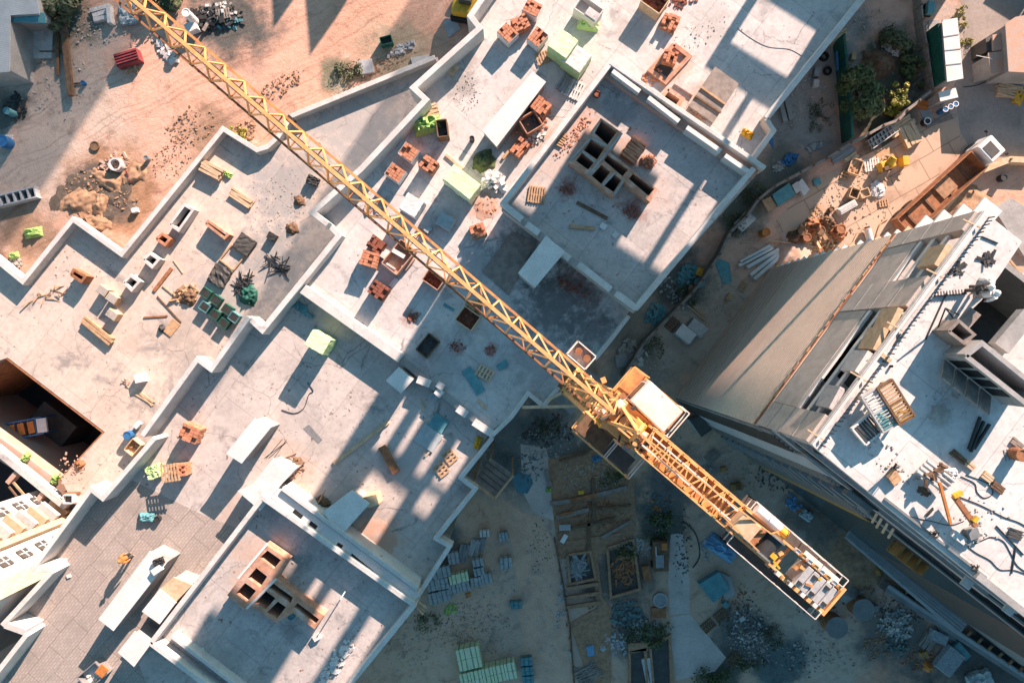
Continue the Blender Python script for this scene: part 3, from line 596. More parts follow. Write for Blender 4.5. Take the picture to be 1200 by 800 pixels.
for k in range(58):
    p = on(.25+k*LW/58.5, -.42).to_3d(); rb.bar(p+Vector((0, 0, ZR)), p+Vector((j(.05), j(.05), ZR+.42)), .05)
worldpart('starter_bars', rb, 'dark', TB)
worldpart('roof_kerb', MB().wall([on(0, -.08), on(LW, -.08)], ZR, ZR+.12, .12), 'slabwhite', TB)
for t in (.5, 4, 7, 10.2, 13.2):
    worldpart('edge_outrigger', MB().bar(on(t, .45).to_3d()+Vector((0, 0, ZR-.2)), on(t, -.3).to_3d()+Vector((0, 0, ZR+.15)), .07), 'woodpale', TB)
# south face: vertical bands
def sband(u0, u1, z0, z1, out, m, name, th=.12):
    return worldpart(name, MB().wall([on(u0, out, 'S'), on(u1, out, 'S')], z0, z1, th), m, TB)
def sribs(u0, u1, n, z0, z1, out, m, name):
    mb = MB()
    for k in range(n):
        u = u0+(u1-u0)*(k+.5)/n; p = on(u, out, 'S')
        mb.bar(p.to_3d()+Vector((0, 0, z0)), p.to_3d()+Vector((0, 0, z1)), .13, .1)
    return worldpart(name, mb, m, TB)
sband(.02, 1.9, 0.05, 22, .06, 'wallblue', 'cladding_band'); sribs(.2, 1.8, 5, 0.1, 22, .16, 'slate', 'cladding_rib')
sband(1.9, 3.6, 0.05, 23.2, .12, 'corr', 'smooth_band')
sband(3.6, 4.9, 0.05, 22, .06, 'wallblue', 'cladding_band'); sribs(3.7, 4.8, 4, 0.1, 22, .16, 'steel', 'cladding_rib')
sband(4.9, 6.6, 0.05, 23.5, .05, 'glassdark', 'stair_band')
for k in range(16):
    sband(4.9, 6.6, .8+k*1.45, 1.25+k*1.45, .2, 'wallblue', 'stair_landing', .4)
sband(6.6, 9.0, 0.05, 19, .08, 'corr', 'corrugated_band'); sribs(6.7, 8.9, 9, 0.1, 19, .18, 'steel', 'cladding_rib')
sband(9.0, 10.1, 0.05, 17.5, .1, 'ochre', 'sheathing_band')
sband(10.1, 19.5, 0.05, 20.5, .04, 'glassdark', 'glazed_band')
sband(.0, 30, 19.75, 20.3, .1, 'wallblue', 'ledge'); sband(0., 30, 22.9, 23.3, .02, 'wallgrey', 'ledge')
sband(19.5, 30, 0.05, 22, .05, 'slate', 'cladding_band')
cn = worldpart('canopy', MB().prism([on(17.5, .1, 'S'), on(30, .1, 'S'), on(30, 1.4, 'S'), on(17.5, .8, 'S')], 2.9, 3.05), 'corr', TB)
sribs(17.5, 30, 1, .05, .06, .1, 'steel', 'sill')
for k in range(4):
    worldpart('canopy_rib', MB().bar(on(17.6, .2+.15*k, 'S').to_3d()+Vector((0, 0, 3.08)), on(30, .25+.28*k, 'S').to_3d()+Vector((0, 0, 3.08)), .07), 'steel', TB)
a = P(1060, 650, 17)
hp = worldpart('loading_cage', MB().box(a, (2.2, .9, .12), -38), 'ochre', TB)
for k in range(4):
    c = MB().box(a+Vector((uR.x*(-.95+k*.63), uR.y*(-.95+k*.63), .55)), (.1, .9, 1.0), -38).build('cage_frame', 'ochre', parent=hp, origin=TB.location); c.location = (0, 0, 0)
c = MB().bar(a+Vector((uR.x*-1.1, uR.y*-1.1, 1.1))-nS.to_3d()*.4, a+Vector((uR.x*1.1, uR.y*1.1, 1.1))-nS.to_3d()*.4, .16).build('cage_rail', 'yel', parent=hp, origin=TB.location); c.location = (0, 0, 0)
for px, py in ((1133, 683), (1182, 714)):
    worldpart('outrigger_platform', MB().box(P(px, py, 25.6), (.55, .45, .12), -38), 'slabwhite', TB)
for k, px in enumerate((1024, 1029, 1036, 1043)):
    worldpart('outrigger_bar', MB().bar(P(px+4, 601+k*6, 26.5), P(px-2, 612+k*6, 26.2), .09), 'woodpale', TB)
worldpart('edge_beam', MB().wall([on(4.4, -.12, 'S'), on(10.6, -.12, 'S')], ZR, ZR+.12, .12), 'steel', TB)
worldpart('edge_beam', MB().wall([rp(1142, 672), rp(1205, 722)], ZR, ZR+.25, .35), 'wallgrey', TB)
# lift core rising through the roof
cq = [rp(1134, 417, 28.7), rp(1153, 402, 28.7), rp(1222, 458, 28.7), rp(1206, 474, 28.7)]
worldpart('lift_core', MB().wall(cq+[cq[0]], ZR-.3, 28.6, .22), 'wallgrey', TB)
d = (cq[3]-cq[0]).normalized(); nn = Vector((d.y, -d.x))
for k in range(4):
    p0 = cq[0]+d*(.25+k*.72); worldpart('core_opening', MB().wall([p0+nn*.13, p0+d*.5+nn*.13], 27.2, 28.35, .03), 'black', TB)
for k in range(4):
    worldpart('leaning_panel', MB().box((cq[0]+d*(.35+k*.75)+nn*.75).to_3d()+Vector((0, 0, 27.55)), (.62, 1.3, .09), -39, -38), 'plank', TB)
worldpart('core_slab', MB().prism([rp(1166, 402, 27.5), rp(1200, 362, 27.5), rp(1214, 374, 27.5), rp(1182, 414, 27.5)], 27.0, 27.5), 'wallgrey', TB)
worldpart('core_rubble', MB().prism([rp(1118, 396), rp(1140, 402), rp(1156, 418), rp(1134, 432), rp(1112, 412)], 26.9, 27.01), 'soilheap', TB)
wq = [rp(1112, 388, 28.2), rp(1124, 376, 28.2), rp(1142, 392, 28.2), rp(1130, 402, 28.2)]
worldpart('shutter_box', MB().wall(wq+[wq[0]], ZR, 28.2, .14), 'plank', TB)
worldpart('shutter_box', MB().prism([rp(1122, 377, 27.6), rp(1138, 360, 27.6), rp(1150, 369, 27.6), rp(1134, 387, 27.6)], 27.45, 27.6), 'plank', TB)

# ------------------------------------------------------------------ pale tower in the lower-left corner
PT = thing('pale_tower', 'white tower with stacked balconies and small paned windows at pit edge', 'building', P(30, 640, 0))
f0, f1 = P(60, 590, 0).to_2d(), P(40, 690, 0).to_2d()
fu = (P(76, 606, 0)-P(50, 585, 0)).to_2d().normalized(); fb = P(36, 576, 0).to_2d()
fn = Vector((-fu.y, fu.x))
worldpart('tower_wall', MB().prism([fb-fn*.1, fb+fu*8-fn*.1, fb+fu*8-fn*9, fb-fn*9], -9, 22), 'parapet', PT)
for k in range(11):
    z = -1.6+k*1.35
    worldpart('balcony', MB().prism([fb+fu*1.9+fn*.0, fb+fu*3.7, fb+fu*3.7+fn*.8, fb+fu*1.9+fn*.8], z, z+.42), 'woodpale' if k % 2 else 'deck', PT)
    worldpart('balcony_recess', MB().wall([fb+fu*1.95-fn*.06, fb+fu*3.65-fn*.06], z+.45, z+1.3, .1), 'wooddark', PT)
worldpart('pilaster', MB().wall([fb+fu*3.75+fn*.15, fb+fu*4.3+fn*.15], -9, 22, .4), 'woodpale', PT)
for col in (.6, 4.9):
    for k in range(8):
        z = -2.4+k*2.1; p = fb+fu*col
        w = worldpart('window', MB().wall([p, p+fu*.85], z, z+1.1, .06), 'slate', PT)
        mb = MB().wall([p+fu*.4+fn*.05, p+fu*.46+fn*.05], z, z+1.1, .05).wall([p+fn*.05, p+fu*.85+fn*.05], z+.5, z+.56, .04)
        mb = mb.build('window_frame', 'white', parent=w, origin=PT.location); mb.location = (0, 0, 0)
worldpart('brick_band', MB().wall([fb+fu*6.6+fn*.02, fb+fu*8+fn*.02], -9, 22, .1), 'woodpale', PT)
# ------------------------------------------------------------------ unseen blocks added beyond the frame, towards the sun, to shade the site
AX = Vector((math.sin(AZ), math.cos(AZ))); PX = Vector((math.cos(AZ), -math.sin(AZ)))
def nb(root, name, a0, a1, h0, h1, s=60., dep=6., m='deck'):
    q = [PX*a0+AX*s, PX*a1+AX*s, PX*a1+AX*(s+dep), PX*a0+AX*(s+dep)]
    return worldpart(name, MB().prism(q, max(h0, 0), h1), m, root)
NT = thing('sun_blocker_tower', 'unseen tower added to cast shadow bars on the decks', 'building', (PX*9+AX*63).to_3d())  # added tower; its outline is shaped by the shadows wanted on the decks
def shadow_wall(root, name, outline, holes, s, dep, m):
    """an upright wall with openings that let chosen sun patches through, drawn in (sideways, height)"""
    loops = [outline]+[[(a0, h0), (a1, h0), (a1, h1), (a0, h1)] for a0, a1, h0, h1 in holes]
    mb = MB(); bm = mb.bm; fr, bk = [], []
    for l in loops:
        for a, h in l:
            q = PX*a+AX*s; r = PX*a+AX*(s+dep); fr.append(bm.verts.new((q.x, q.y, h))); bk.append(bm.verts.new((r.x, r.y, h)))
    for t in tessellate_polygon([[Vector((a, h, 0)) for a, h in l] for l in loops]):
        bm.faces.new([fr[i] for i in t]); bm.faces.new([bk[i] for i in reversed(t)])
    k = 0
    for l in loops:
        n = len(l)
        for i in range(n): bm.faces.new((fr[k+i], fr[k+(i+1) % n], bk[k+(i+1) % n], bk[k+i]))
        k += n
    return worldpart(name, mb, m, root)
shadow_wall(NT, 'sun_mask_wall', [(1.2, 0), (1.2, 24.35), (4.9, 24.35), (4.9, 32.45), (2.6, 32.45), (2.6, 30.2), (-3.6, 30.2), (-3.6, 33), (-6.4, 33), (-6.4, 42.2), (-5.5, 42.2), (-5.5, 46.1), (-8.2, 46.1), (-8.2, 50), (9, 50), (9, 46), (14.95, 46), (14.95, 29), (16.3, 29), (16.3, 0)],
       [(1.9, 6.75, 21.7, 23.45), (5.45, 6.95, 24.4, 32.45), (-4.8, -3.85, 36.85, 38.65), (-2.95, -2.5, 36.85, 38.45), (-.98, -.3, 36.95, 38.65), (.5, 1.75, 36.95, 38.62), (-3.7, -.6, 39.2, 41.2), (.4, 1.6, 38.8, 39.6),
        (-5.25, -4.65, 43.2, 44.1), (-2.85, -2.3, 43.3, 44.4), (-1.5, .85, 43.4, 47.5), (1.95, 3.1, 43.5, 47)], 60, .4, 'deck')  # openings placed to let sun through onto set patches
nb(NT, 'tower_wall', 7.2, 14.0, 0, 45.5, s=60.41, dep=7, m='wallgrey')  # solid strip added to keep sun off the gap and lower ground
nb(NT, 'shadow_bar', 14.96, 16.3, 33.3, 33.75, s=60, dep=.4, m='wallgrey')  # thin bar added to draw a shadow line on the tall block
N2 = thing('half_shade_tower', 'unseen slatted tower added to half shade the left slab', 'building', (PX*-19+AX*120).to_3d())  # added tower of slats giving the left slab half shade
def screen(root, name, a0, a1, h0, h1, s, per, fill, m):
    mb = MB(); a = a0
    while a < a1:
        q = [PX*a+AX*s, PX*(a+per*fill)+AX*s, PX*(a+per*fill)+AX*(s+.3), PX*a+AX*(s+.3)]; mb.prism(q, h0, h1); a += per
    return worldpart(name, mb, m, root)
screen(N2, 'half_shade_screen', -20.8, -16.6, 0, 64, 120, .25, .62, 'steel')
screen(N2, 'half_shade_screen', -23.6, -20.9, 0, 43.7, 120, .25, .62, 'steel')
N3 = thing('gabled_blocker', 'unseen gabled blocks added to shade the haul road', 'blocker', (PX*-31+AX*63).to_3d())  # added pair; gable tips set to shape two shadows on the ground
for a0, a1, h in ((-34.9, -32.2, 19.4), (-31.4, -28.2, 19.5)):
    nb(N3, 'wall', a0, a1, 0, 17.9); q = MB()
    A, B, C_ = [(PX*a+AX*60).to_3d() for a in (a0, a1, a1-.2)]
    for p in (A, B, C_): p.z = 17.9
    C_.z = h
    d = (AX*6).to_3d(); vs = [q.bm.verts.new(v) for v in (A, B, C_, A+d, B+d, C_+d)]
    for f in ((0, 1, 2), (5, 4, 3), (0, 3, 4, 1), (1, 4, 5, 2), (2, 5, 3, 0)): q.bm.faces.new([vs[i] for i in f])
    worldpart('roof', q, 'corr', N3)
N4 = thing('half_shade_block', 'unseen slatted block added to half shade the shed yard', 'building', (PX*-48+AX*125).to_3d())  # added block of slats that dims the upper-left ground
screen(N4, 'half_shade_screen', -64, -42.0, 0, 66, 130, .25, .7, 'steel')
N5 = thing('low_blocker', 'unseen low block added to shade the sheds', 'building', (PX*24+AX*63).to_3d())  # added block; heights set by where the shade ends near the sheds
nb(N5, 'wall', 19.2, 22.5, 0, 5.2, m='wallgrey'); nb(N5, 'wall', 22.6, 34, 0, 9.2, m='wallgrey')

# ------------------------------------------------------------------ the tower crane
ZC = 31.0
CR = thing('tower_crane', 'orange yellow tower crane whose lattice jib crosses the whole site', 'crane', Vector((P(735, 497, ZC).x, P(735, 497, ZC).y, 0)))
C0 = P(735, 497, ZC); C0.z = 0
jd = Vector((-.7593, .6507)).normalized(); jn = Vector((-jd.y, jd.x))      # towards the tip; to its left (down-left in view)
def cp(x, y, z): v = jd*x+jn*y; return Vector((C0.x+v.x, C0.y+v.y, z))
def cbox(mb, x, y, z, sx, sy, sz, rz=0): return mb.box(cp(x, y, z), (sx, sy, sz), math.degrees(math.atan2(jd.y, jd.x))+rz)
def cpart(name, mb, m, parent=None, bevel=0.): 
    if parent is None: return worldpart(name, mb, m, CR, bevel)
    o = mb.build(name, m, parent=parent, origin=CR.location, bevel=bevel); o.location = (0, 0, 0); return o
# mast
mm = MB(); hw = .8
for sx in (-1, 1):
    for sy in (-1, 1): mm.bar(cp(sx*hw, sy*hw, 0), cp(sx*hw, sy*hw, 29.6), .17)
z = .3; k = 0
while z < 29:
    for a, b in (((-1, -1), (1, -1)), ((1, -1), (1, 1)), ((1, 1), (-1, 1)), ((-1, 1), (-1, -1))):
        mm.bar(cp(a[0]*hw, a[1]*hw, z), cp(b[0]*hw, b[1]*hw, z), .09)
        p, q = (a, b) if k % 2 else (b, a)
        mm.bar(cp(p[0]*hw, p[1]*hw, z), cp(q[0]*hw, q[1]*hw, min(z+1.5, 29.5)), .08)
    z += 1.5; k += 1
cpart('mast', mm, 'yellow')
lad = MB()
for s in (-.2, .2): lad.bar(cp(.5, s, 0), cp(.5, s, 29.5), .04)
for i in range(90): lad.bar(cp(.5, -.2, .3+i*.32), cp(.5, .2, .3+i*.32), .03)
cpart('ladder', lad, 'yellowrust')
for zz in (8, 14, 20, 26): cpart('rest_platform', cbox(MB(), -.35, 0, zz, .7, 1.4, .06), 'yellowrust')
cpart('footing', cbox(MB(), 0, 0, .35, 4, 4, .7), 'wallgrey')
tp = MB(); zt = 10.9
for a, b in (((612, 477), (-.8, .8)), ((640, 469), (.8, .8)), ((693, 421), (.8, -.8))): tp.bar(P(*a, zt), cp(*b, zt), .2)
cpart('wall_tie', tp, 'woodpale')
tf = MB()
for a, b in (((-1, -1), (1, -1)), ((1, -1), (1, 1)), ((1, 1), (-1, 1)), ((-1, 1), (-1, -1))): tf.bar(cp(a[0]*.95, a[1]*.95, zt), cp(b[0]*.95, b[1]*.95, zt), .22)
cpart('tie_collar', tf, 'yellow')
# slewing unit
sw = MB(); sw.ring(cp(0, 0, 29.6), .55, .85, .35, 28); cpart('slewing_ring', sw, 'rust')
tt = MB(); cbox(tt, 0, 0, 30.2, 2.0, 1.5, .3); cpart('turntable', tt, 'yellow', bevel=.04)
for i, (x, y, sx, sy, sz, m) in enumerate(((.3, .1, .8, .55, .5, 'yellow'), (-.5, -.3, .5, .4, .6, 'yel'), (.75, -.45, .35, .35, .55, 'cabwhite'), (-.4, .45, .45, .3, .4, 'yellowrust'), (1.0, .35, .5, .35, .35, 'cabwhite'), (-1.0, .05, .6, .7, .45, 'yellow'))):
    cpart('slew_motor', cbox(MB(), x, y, 30.35+sz/2, sx, sy, sz, rnd.uniform(-15, 15)), m, bevel=.05)
for x, y, r in ((.1, .0, .42), (-.75, .35, .22), (.85, -.05, .25)):
    mb = MB().cyl(cp(x, y, 30.9), cp(x, y, 31.05), r, 20); cpart('sheave', mb, 'yellow')
    cpart('sheave_rim', MB().ring(cp(x, y, 31.05), r*.72, r*.95, .06, 20), 'dark')
gear = random.Random(5)
for k in range(34):
    x, y = gear.uniform(-1.5, 2.6), gear.uniform(-.8, .75)
    if k % 3: mb = MB(); cbox(mb, x, y, 30.5+gear.uniform(0, .5), gear.uniform(.12, .45), gear.uniform(.08, .3), gear.uniform(.1, .4), gear.uniform(-30, 30))
    else: mb = MB().cyl(cp(x, y, 30.4+gear.random()*.4), cp(x+gear.uniform(-.6, .6), y+gear.uniform(-.25, .25), 30.5+gear.random()*.6), gear.uniform(.03, .08), 8)
    cpart('slew_gear', mb, gear.choice(['yellow', 'yellow', 'yellowrust', 'cabwhite', 'yel', 'dark', 'rust']))
# tower head
hd = MB()
for sx in (-.7, .7):
    for sy in (-.5, .5): hd.bar(cp(sx, sy, 30.3), cp(.0, 0, 33.6), .13)
for zz, k in ((31.2, .72), (32.2, .42)):
    for a, b in (((-1, -1), (1, -1)), ((1, -1), (1, 1)), ((1, 1), (-1, 1)), ((-1, 1), (-1, -1))): hd.bar(cp(a[0]*.7*k, a[1]*.5*k, zz), cp(b[0]*.7*k, b[1]*.5*k, zz), .08)
cpart('tower_head', hd, 'yellow')
# jib
JB, JT, JW, STEP = 31.2, 32.35, .46, 1.09
top = MB(); bl = MB(); br_ = MB(); web = MB(); lac = MB()
x0, x1 = 1.0, 39.0
top.bar(cp(x0, 0, JT), cp(x1, 0, JT), .15); bl.bar(cp(x0, JW, JB), cp(x1, JW, JB), .11); br_.bar(cp(x0, -JW, JB), cp(x1, -JW, JB), .11)
n = int((x1-x0)/STEP)
for i in range(n):
    a = x0+i*STEP; b = a+STEP
    for s in (-1, 1):
        web.bar(cp(a, s*JW, JB), cp(a, 0, JT), .065)
        web.bar(cp(a, 0, JT), cp(b, s*JW, JB), .065)
    lac.bar(cp(a, -JW, JB), cp(a, JW, JB), .05); lac.bar(cp(a, -JW if i % 2 else JW, JB), cp(b, JW if i % 2 else -JW, JB), .05)
JIB = cpart('jib', top, 'yellow')
cpart('bottom_chord', bl, 'rust', JIB); cpart('bottom_chord', br_, 'yellowrust', JIB); cpart('web_bracing', web, 'yellow', JIB); cpart('bottom_lacing', lac, 'yellowrust', JIB)
cpart('trolley_rope', MB().tube([cp(1, .1, 31.5), cp(39, .1, 31.3)], .02).tube([cp(1, -.12, 31.55), cp(39, -.12, 31.3)], .02), 'dark', JIB)
for xx in (19.2, 11.9):
    lamp = cpart('floodlight', cbox(MB(), xx, -.5, 31.1, .35, .25, .25), 'dark', JIB)
root_ = MB()
for i in range(5):
    for s in (-1, 1): root_.bar(cp(1+i*.45, s*.5, 31.0), cp(1.4+i*.45, s*.3, 31.9), .07)
cpart('jib_foot', root_, 'yellow', JIB)
# winch basket hung on the jib's flank
wb = cpart('winch_basket', cbox(MB(), 3.4, -.95, 30.9, 1.05, .75, .1), 'cabwhite')
fr = MB()
for sx, sy, lx, ly in ((0, .36, 1.05, .05), (0, -.36, 1.05, .05), (.5, 0, .05, .75), (-.5, 0, .05, .75)): cbox(fr, 3.4+sx, -.95+sy, 31.1, lx, ly, .35)
cpart('basket_rail', fr, 'cabwhite', wb)
for xx in (3.15, 3.6): cpart('winch_drum', MB().cyl(cp(xx, -1.0, 31.0), cp(xx, -1.0, 31.3), .16, 16), 'rust', wb)
# cab and platforms
cab = cpart('cab', cbox(MB(), -.55, -1.4, 29.9, 1.95, 1.25, 1.5, -3), 'cabwhite', bevel=.06)
cpart('cab_window', cbox(MB(), .45, -1.4, 29.9, .04, .95, .7, -3), 'glassdark', cab)
cpart('cab_window', cbox(MB(), -.55, -2.04, 29.9, 1.4, .04, .6, -3), 'glassdark', cab)
def rail(name, pts, z, h, m, parent, w=.045, posts=True):
    mb = MB()
    for i in range(len(pts)-1):
        a, b = cp(*pts[i], z), cp(*pts[i+1], z)
        for k in (h, h*.5): mb.bar(a+Vector((0, 0, k)), b+Vector((0, 0, k)), w)
        L = (b-a).length; nn = max(1, int(L/.9))
        if posts:
            for q in range(nn+1): p = a.lerp(b, q/nn); mb.bar(p, p+Vector((0, 0, h)), w)
    return cpart(name, mb, m, parent)
cf = cpart('cab_platform', cbox(MB(), -.4, -1.45, 29.1, 3.1, 1.5, .06), 'yellowrust')
rail('handrail', [(1.2, -.75), (1.2, -2.15)], 29.1, 1.0, 'yellow', cf); rail('handrail', [(-1.55, -2.15), (-1.95, -2.15), (-1.95, -.75)], 29.1, 1.0, 'cabwhite', cf); rail('handrail', [(1.2, -2.15), (.4, -2.2)], 29.1, 1.0, 'yellow', cf)
pf = cpart('side_platform', cbox(MB(), .55, 1.25, 29.3, 1.7, .85, .06), 'wooddark')
p2 = cpart('side_platform', cbox(MB(), -1.0, 1.3, 29.35, 1.3, .75, .05), 'slate')
rail('handrail', [(1.5, .85), (1.5, 1.75), (-1.75, 1.75)], 29.3, .95, 'yellow', pf, .06)
rail('handrail', [(-1.75, 1.75), (-1.75, .6)], 29.3, .95, 'cabwhite', p2); rail('handrail', [(-.4, 1.75), (-.4, .9)], 29.3, .95, 'cabwhite', p2)
cpart('lamp_can', MB().cyl(cp(-.75, .75, 30), cp(-.75, .75, 30.5), .17, 16), 'steel')
# counter-jib
CJ = MB()
for s in (-1, 1): cbox(CJ, -6.2, s*.58, 30.55, 10.8, .1, .4)
for i in range(13): cbox(CJ, -1.2-i*.86, 0, 30.42, .09, 1.1, .12)
CJB = cpart('counter_jib', CJ, 'yellow')
cpart('deck_plate', cbox(MB(), -3.4, 0, 30.45, 4.9, 1.06, .03), 'yellowrust', CJB)
brc = MB()
for i in range(11):
    a_ = -1.1-i*.5; q = 1 if i % 2 else -1
    brc.bar(cp(a_, .55*q, 30.8), cp(a_-.5, -.55*q, 30.8), .06); brc.bar(cp(a_, -.55, 30.8), cp(a_, .55, 30.8), .06)
cpart('top_bracing', brc, 'yellow', CJB)
for s in (-1, 1):
    rl = MB().bar(cp(-1.0, s*.62, 31.5), cp(-6.2, s*.62, 31.5), .05)
    for i in range(7): rl.bar(cp(-1.0-i*.86, s*.62, 30.7), cp(-1.0-i*.86, s*.62, 31.5), .05)
    cpart('catwalk_rail', rl, 'yellow', CJB)
for k in range(22):
    x = gear.uniform(-11.4, -6.2); mb = MB(); cbox(mb, x, gear.uniform(-.55, .55), 30.6+gear.uniform(0, .45), gear.uniform(.1, .4), gear.uniform(.08, .25), gear.uniform(.1, .3), gear.uniform(-25, 25))
    cpart('hoist_gear', mb, gear.choice(['yellow', 'yellowrust', 'cabwhite', 'dark', 'rust', 'yel']), CJB)
for s in (-.3, .25): cpart('tie_bar', MB().bar(cp(-1.0, s, 31.2), cp(-6.0, s*.9, 30.9), .07), 'cabwhite', CJB)
cpart('tie_bar', MB().bar(cp(0, 0, 33.5), cp(-8.5, .5, 30.8), .06).bar(cp(0, 0, 33.5), cp(-8.5, -.5, 30.8), .06), 'yellow', CJB)
wk = cpart('walkway', cbox(MB(), -8.7, -.86, 30.25, 5.2, .45, .04), 'slate', CJB)
w2 = cpart('walkway', cbox(MB(), -8.9, .86, 30.25, 4.9, .45, .04), 'slate', CJB)
rail('handrail', [(-6.2, -.65), (-6.2, -1.08), (-11.3, -1.08), (-11.3, -.7)], 30.25, 1.0, 'cabwhite', CJB, .035)
rail('handrail', [(-6.4, .65), (-6.4, 1.08), (-11.3, 1.08), (-11.3, .7)], 30.25, 1.0, 'cabwhite', CJB, .035)
cpart('control_cabinet', cbox(MB(), -6.55, .05, 30.95, .95, .85, .9), 'woodpale', CJB, bevel=.03)
cpart('control_cabinet', cbox(MB(), -7.25, .05, 30.75, .4, .85, .6), 'rust', CJB, bevel=.03)
wd = cpart('winch_drum', MB().cyl(cp(-8.0, -.42, 30.8), cp(-8.0, .45, 30.8), .38, 22), 'dark', CJB)
cpart('drum_flange', MB().cyl(cp(-8.0, -.5, 30.8), cp(-8.0, -.42, 30.8), .48, 22).cyl(cp(-8.0, .45, 30.8), cp(-8.0, .53, 30.8), .48, 22), 'steel', CJB)
cpart('winch_motor', MB().cyl(cp(-6.6, -.85, 30.75), cp(-7.9, -.85, 30.75), .22, 18), 'white', CJB)
cpart('winch_motor', MB().cyl(cp(-7.9, -.85, 30.75), cp(-8.3, -.85, 30.75), .18, 14), 'yel', CJB)
for i in range(5):
    cpart('counterweight', cbox(MB(), -9.9-i*.34, .05, 30.5, .3, 1.02, 1.1), 'galv', CJB, bevel=.02)
    cpart('weight_clamp', cbox(MB(), -9.9-i*.34, .05+.3*(-1)**i, 31.08, .2, .14, .08), 'dark', CJB)
for i in range(8):
    for s in (-.62, .66): cpart('clamp_block', cbox(MB(), -9.0-i*.34, s, 30.95, .2, .18, .25), 'yellow' if i % 2 else 'cabwhite', CJB, bevel=.02)
cpart('end_beam', cbox(MB(), -11.62, 0, 30.7, .12, 1.5, .5), 'yellow', CJB)
cpart('white_plate', cbox(MB(), -10.3, -.75, 30.82, 1.9, .3, .05), 'cabwhite', CJB)
# ------------------------------------------------------------------ builders for the loose things
def brick_pallet(px, py, zb, ang, label, size=(1.15, 1.0, .95), m='brick', miss=.25, sleeve=None, group='pallets of bricks on the decks'):
    L, Wd, H = size; p = P(px, py, zb+H); p.z = zb
    t = thing('brick_pallet', label, 'brick pallet', p, ang, group)
    w = MB()
    for y in (-.42, 0, .42): w.box((0, y*Wd, .05), (L, .1, .1))
    for i in range(6): w.box((L*(-.42+.168*i), 0, .125), (.11, Wd, .03))
    w.build('pallet', 'wood', t)
    b = MB(); nx, ny, nz = 4, 5, max(2, int((H-.14)/.16)); bx, by, bz = L/nx, Wd/ny, (H-.14)/nz
    for k in range(nz):
        for i in range(nx):
            for q in range(ny):
                if 0 < i < nx-1 and 0 < q < ny-1 and k < nz-2: continue
                if k >= nz-1 and rnd.random() < miss: continue
                if k == nz-2 and rnd.random() < miss*.3: continue
                b.box(((i+.5)*bx-L/2+j(.012), (q+.5)*by-Wd/2+j(.012), .14+(k+.5)*bz), (bx*.93, by*.9, bz*.94), j(4))
    b.build('bricks', m, t)
    if sleeve:
        s = MB(); s.box((0, -Wd/2-.02, .14+H*.42), (L*1.03, .02, H*.8)).box((L/2+.02, 0, .14+H*.42), (.02, Wd*1.03, H*.8)).box((-L/2-.02, 0, .14+H*.42), (.02, Wd*1.03, H*.8))
        s.build('wrapping', sleeve, t)
    return t
def softbox(L, Wd, H, amp=.03, n=6):
    mb = MB(); bm = mb.bm
    bmesh.ops.create_cube(bm, size=1); bmesh.ops.subdivide_edges(bm, edges=bm.edges[:], cuts=n, use_grid_fill=True)
    for v in bm.verts:
        x, y, z = v.co
        f = 1-.06*max(0, z+.2)
        v.co = Vector((x*L*f+j(amp), y*Wd*f+j(amp), (z+.5)*H+(j(amp) if z > -.49 else 0)))
    return mb
def wrapped(px, py, zb, ang, size, m, label, cat='wrapped pallet', group=None, top=None, name='wrapped_pallet', amp=.025):
    L, Wd, H = size; p = P(px, py, zb+H); p.z = zb
    t = thing(name, label, cat, p, ang, group)
    w = MB()
    for y in (-.4, 0, .4): w.box((0, y*Wd, .06), (L, .1, .12))
    w.build('pallet', 'wooddark', t)
    s = softbox(L, Wd, H-.13, amp); s.bm.verts.ensure_lookup_table()
    o = s.build('wrapped_load', m, t); o.location = (0, 0, .125)
    if top:
        q = softbox(L*.97, Wd*.97, .05, .012); o = q.build('top_sheet', top, t); o.location = (0, 0, H-.02)
    return t
def wood_pallet(px, py, z, ang, label, L=1.2, Wd=.9, m='wood', n=6, group='empty pallets', tilt=0):
    mb = MB()
    for y in (-.42, 0, .42): mb.box((0, y*Wd, .05), (L, .1, .09))
    for i in range(n): mb.box((L*(-.45+.9*i/(n-1)), j(.01), .112), (L/n*.62, Wd, .03), j(2))
    p = P(px, py, z+.13); p.z = z
    o = mb.build('wood_pallet', m); o.data.transform(Matrix.Identity(4))
    o.location = p; o.rotation_euler = (R(tilt), 0, R(ang))
    return tag(o, label, 'pallet', group)
def crate(px, py, zb, ang, size, label, m='wooddark', fill='soilheap', name='open_crate', cat='crate', lumps=10, group=None):
    L, Wd, H = size; p = P(px, py, zb+H); p.z = zb
    t = thing(name, label, cat, p, ang, group)
    b = MB(); w = .07
    b.box((0, Wd/2, H/2), (L, w, H)).box((0, -Wd/2, H/2), (L, w, H)).box((L/2, 0, H/2), (w, Wd-w, H)).box((-L/2, 0, H/2), (w, Wd-w, H)).box((0, 0, .04), (L-w, Wd-w, .06))
    b.build('box', m, t)
    if fill:
        c = MB().box((0, 0, H*.25), (L-.09, Wd-.09, H*.3))
        for i in range(lumps): c.box((j(L*.36), j(Wd*.36), H*.45+j(.05)), (rnd.uniform(.1, .3), rnd.uniform(.08, .2), .14), rnd.uniform(0, 180), j(25))
        c.build('contents', fill, t)
    return t
def stackof(name, cat, px, py, z, ang, n, L, w, h, m, label, rows=1, jit=4, group=None, gap=1.15):
    """boards or beams lying side by side, one thing"""
    mb = MB()
    for r in range(rows):
        for i in range(n):
            mb.box((j(L*.04), (i-(n-1)/2)*w*gap+j(w*.1), h*(r+.5)+.002*i), (L*rnd.uniform(.88, 1.04), w, h*.95), j(jit))
    o = mb.build(name, m, origin=Vector((0, 0, 0))); p = P(px, py, z+h*rows); p.z = z
    o.location = p; o.rotation_euler = (0, 0, R(ang)); return tag(o, label, cat, group)
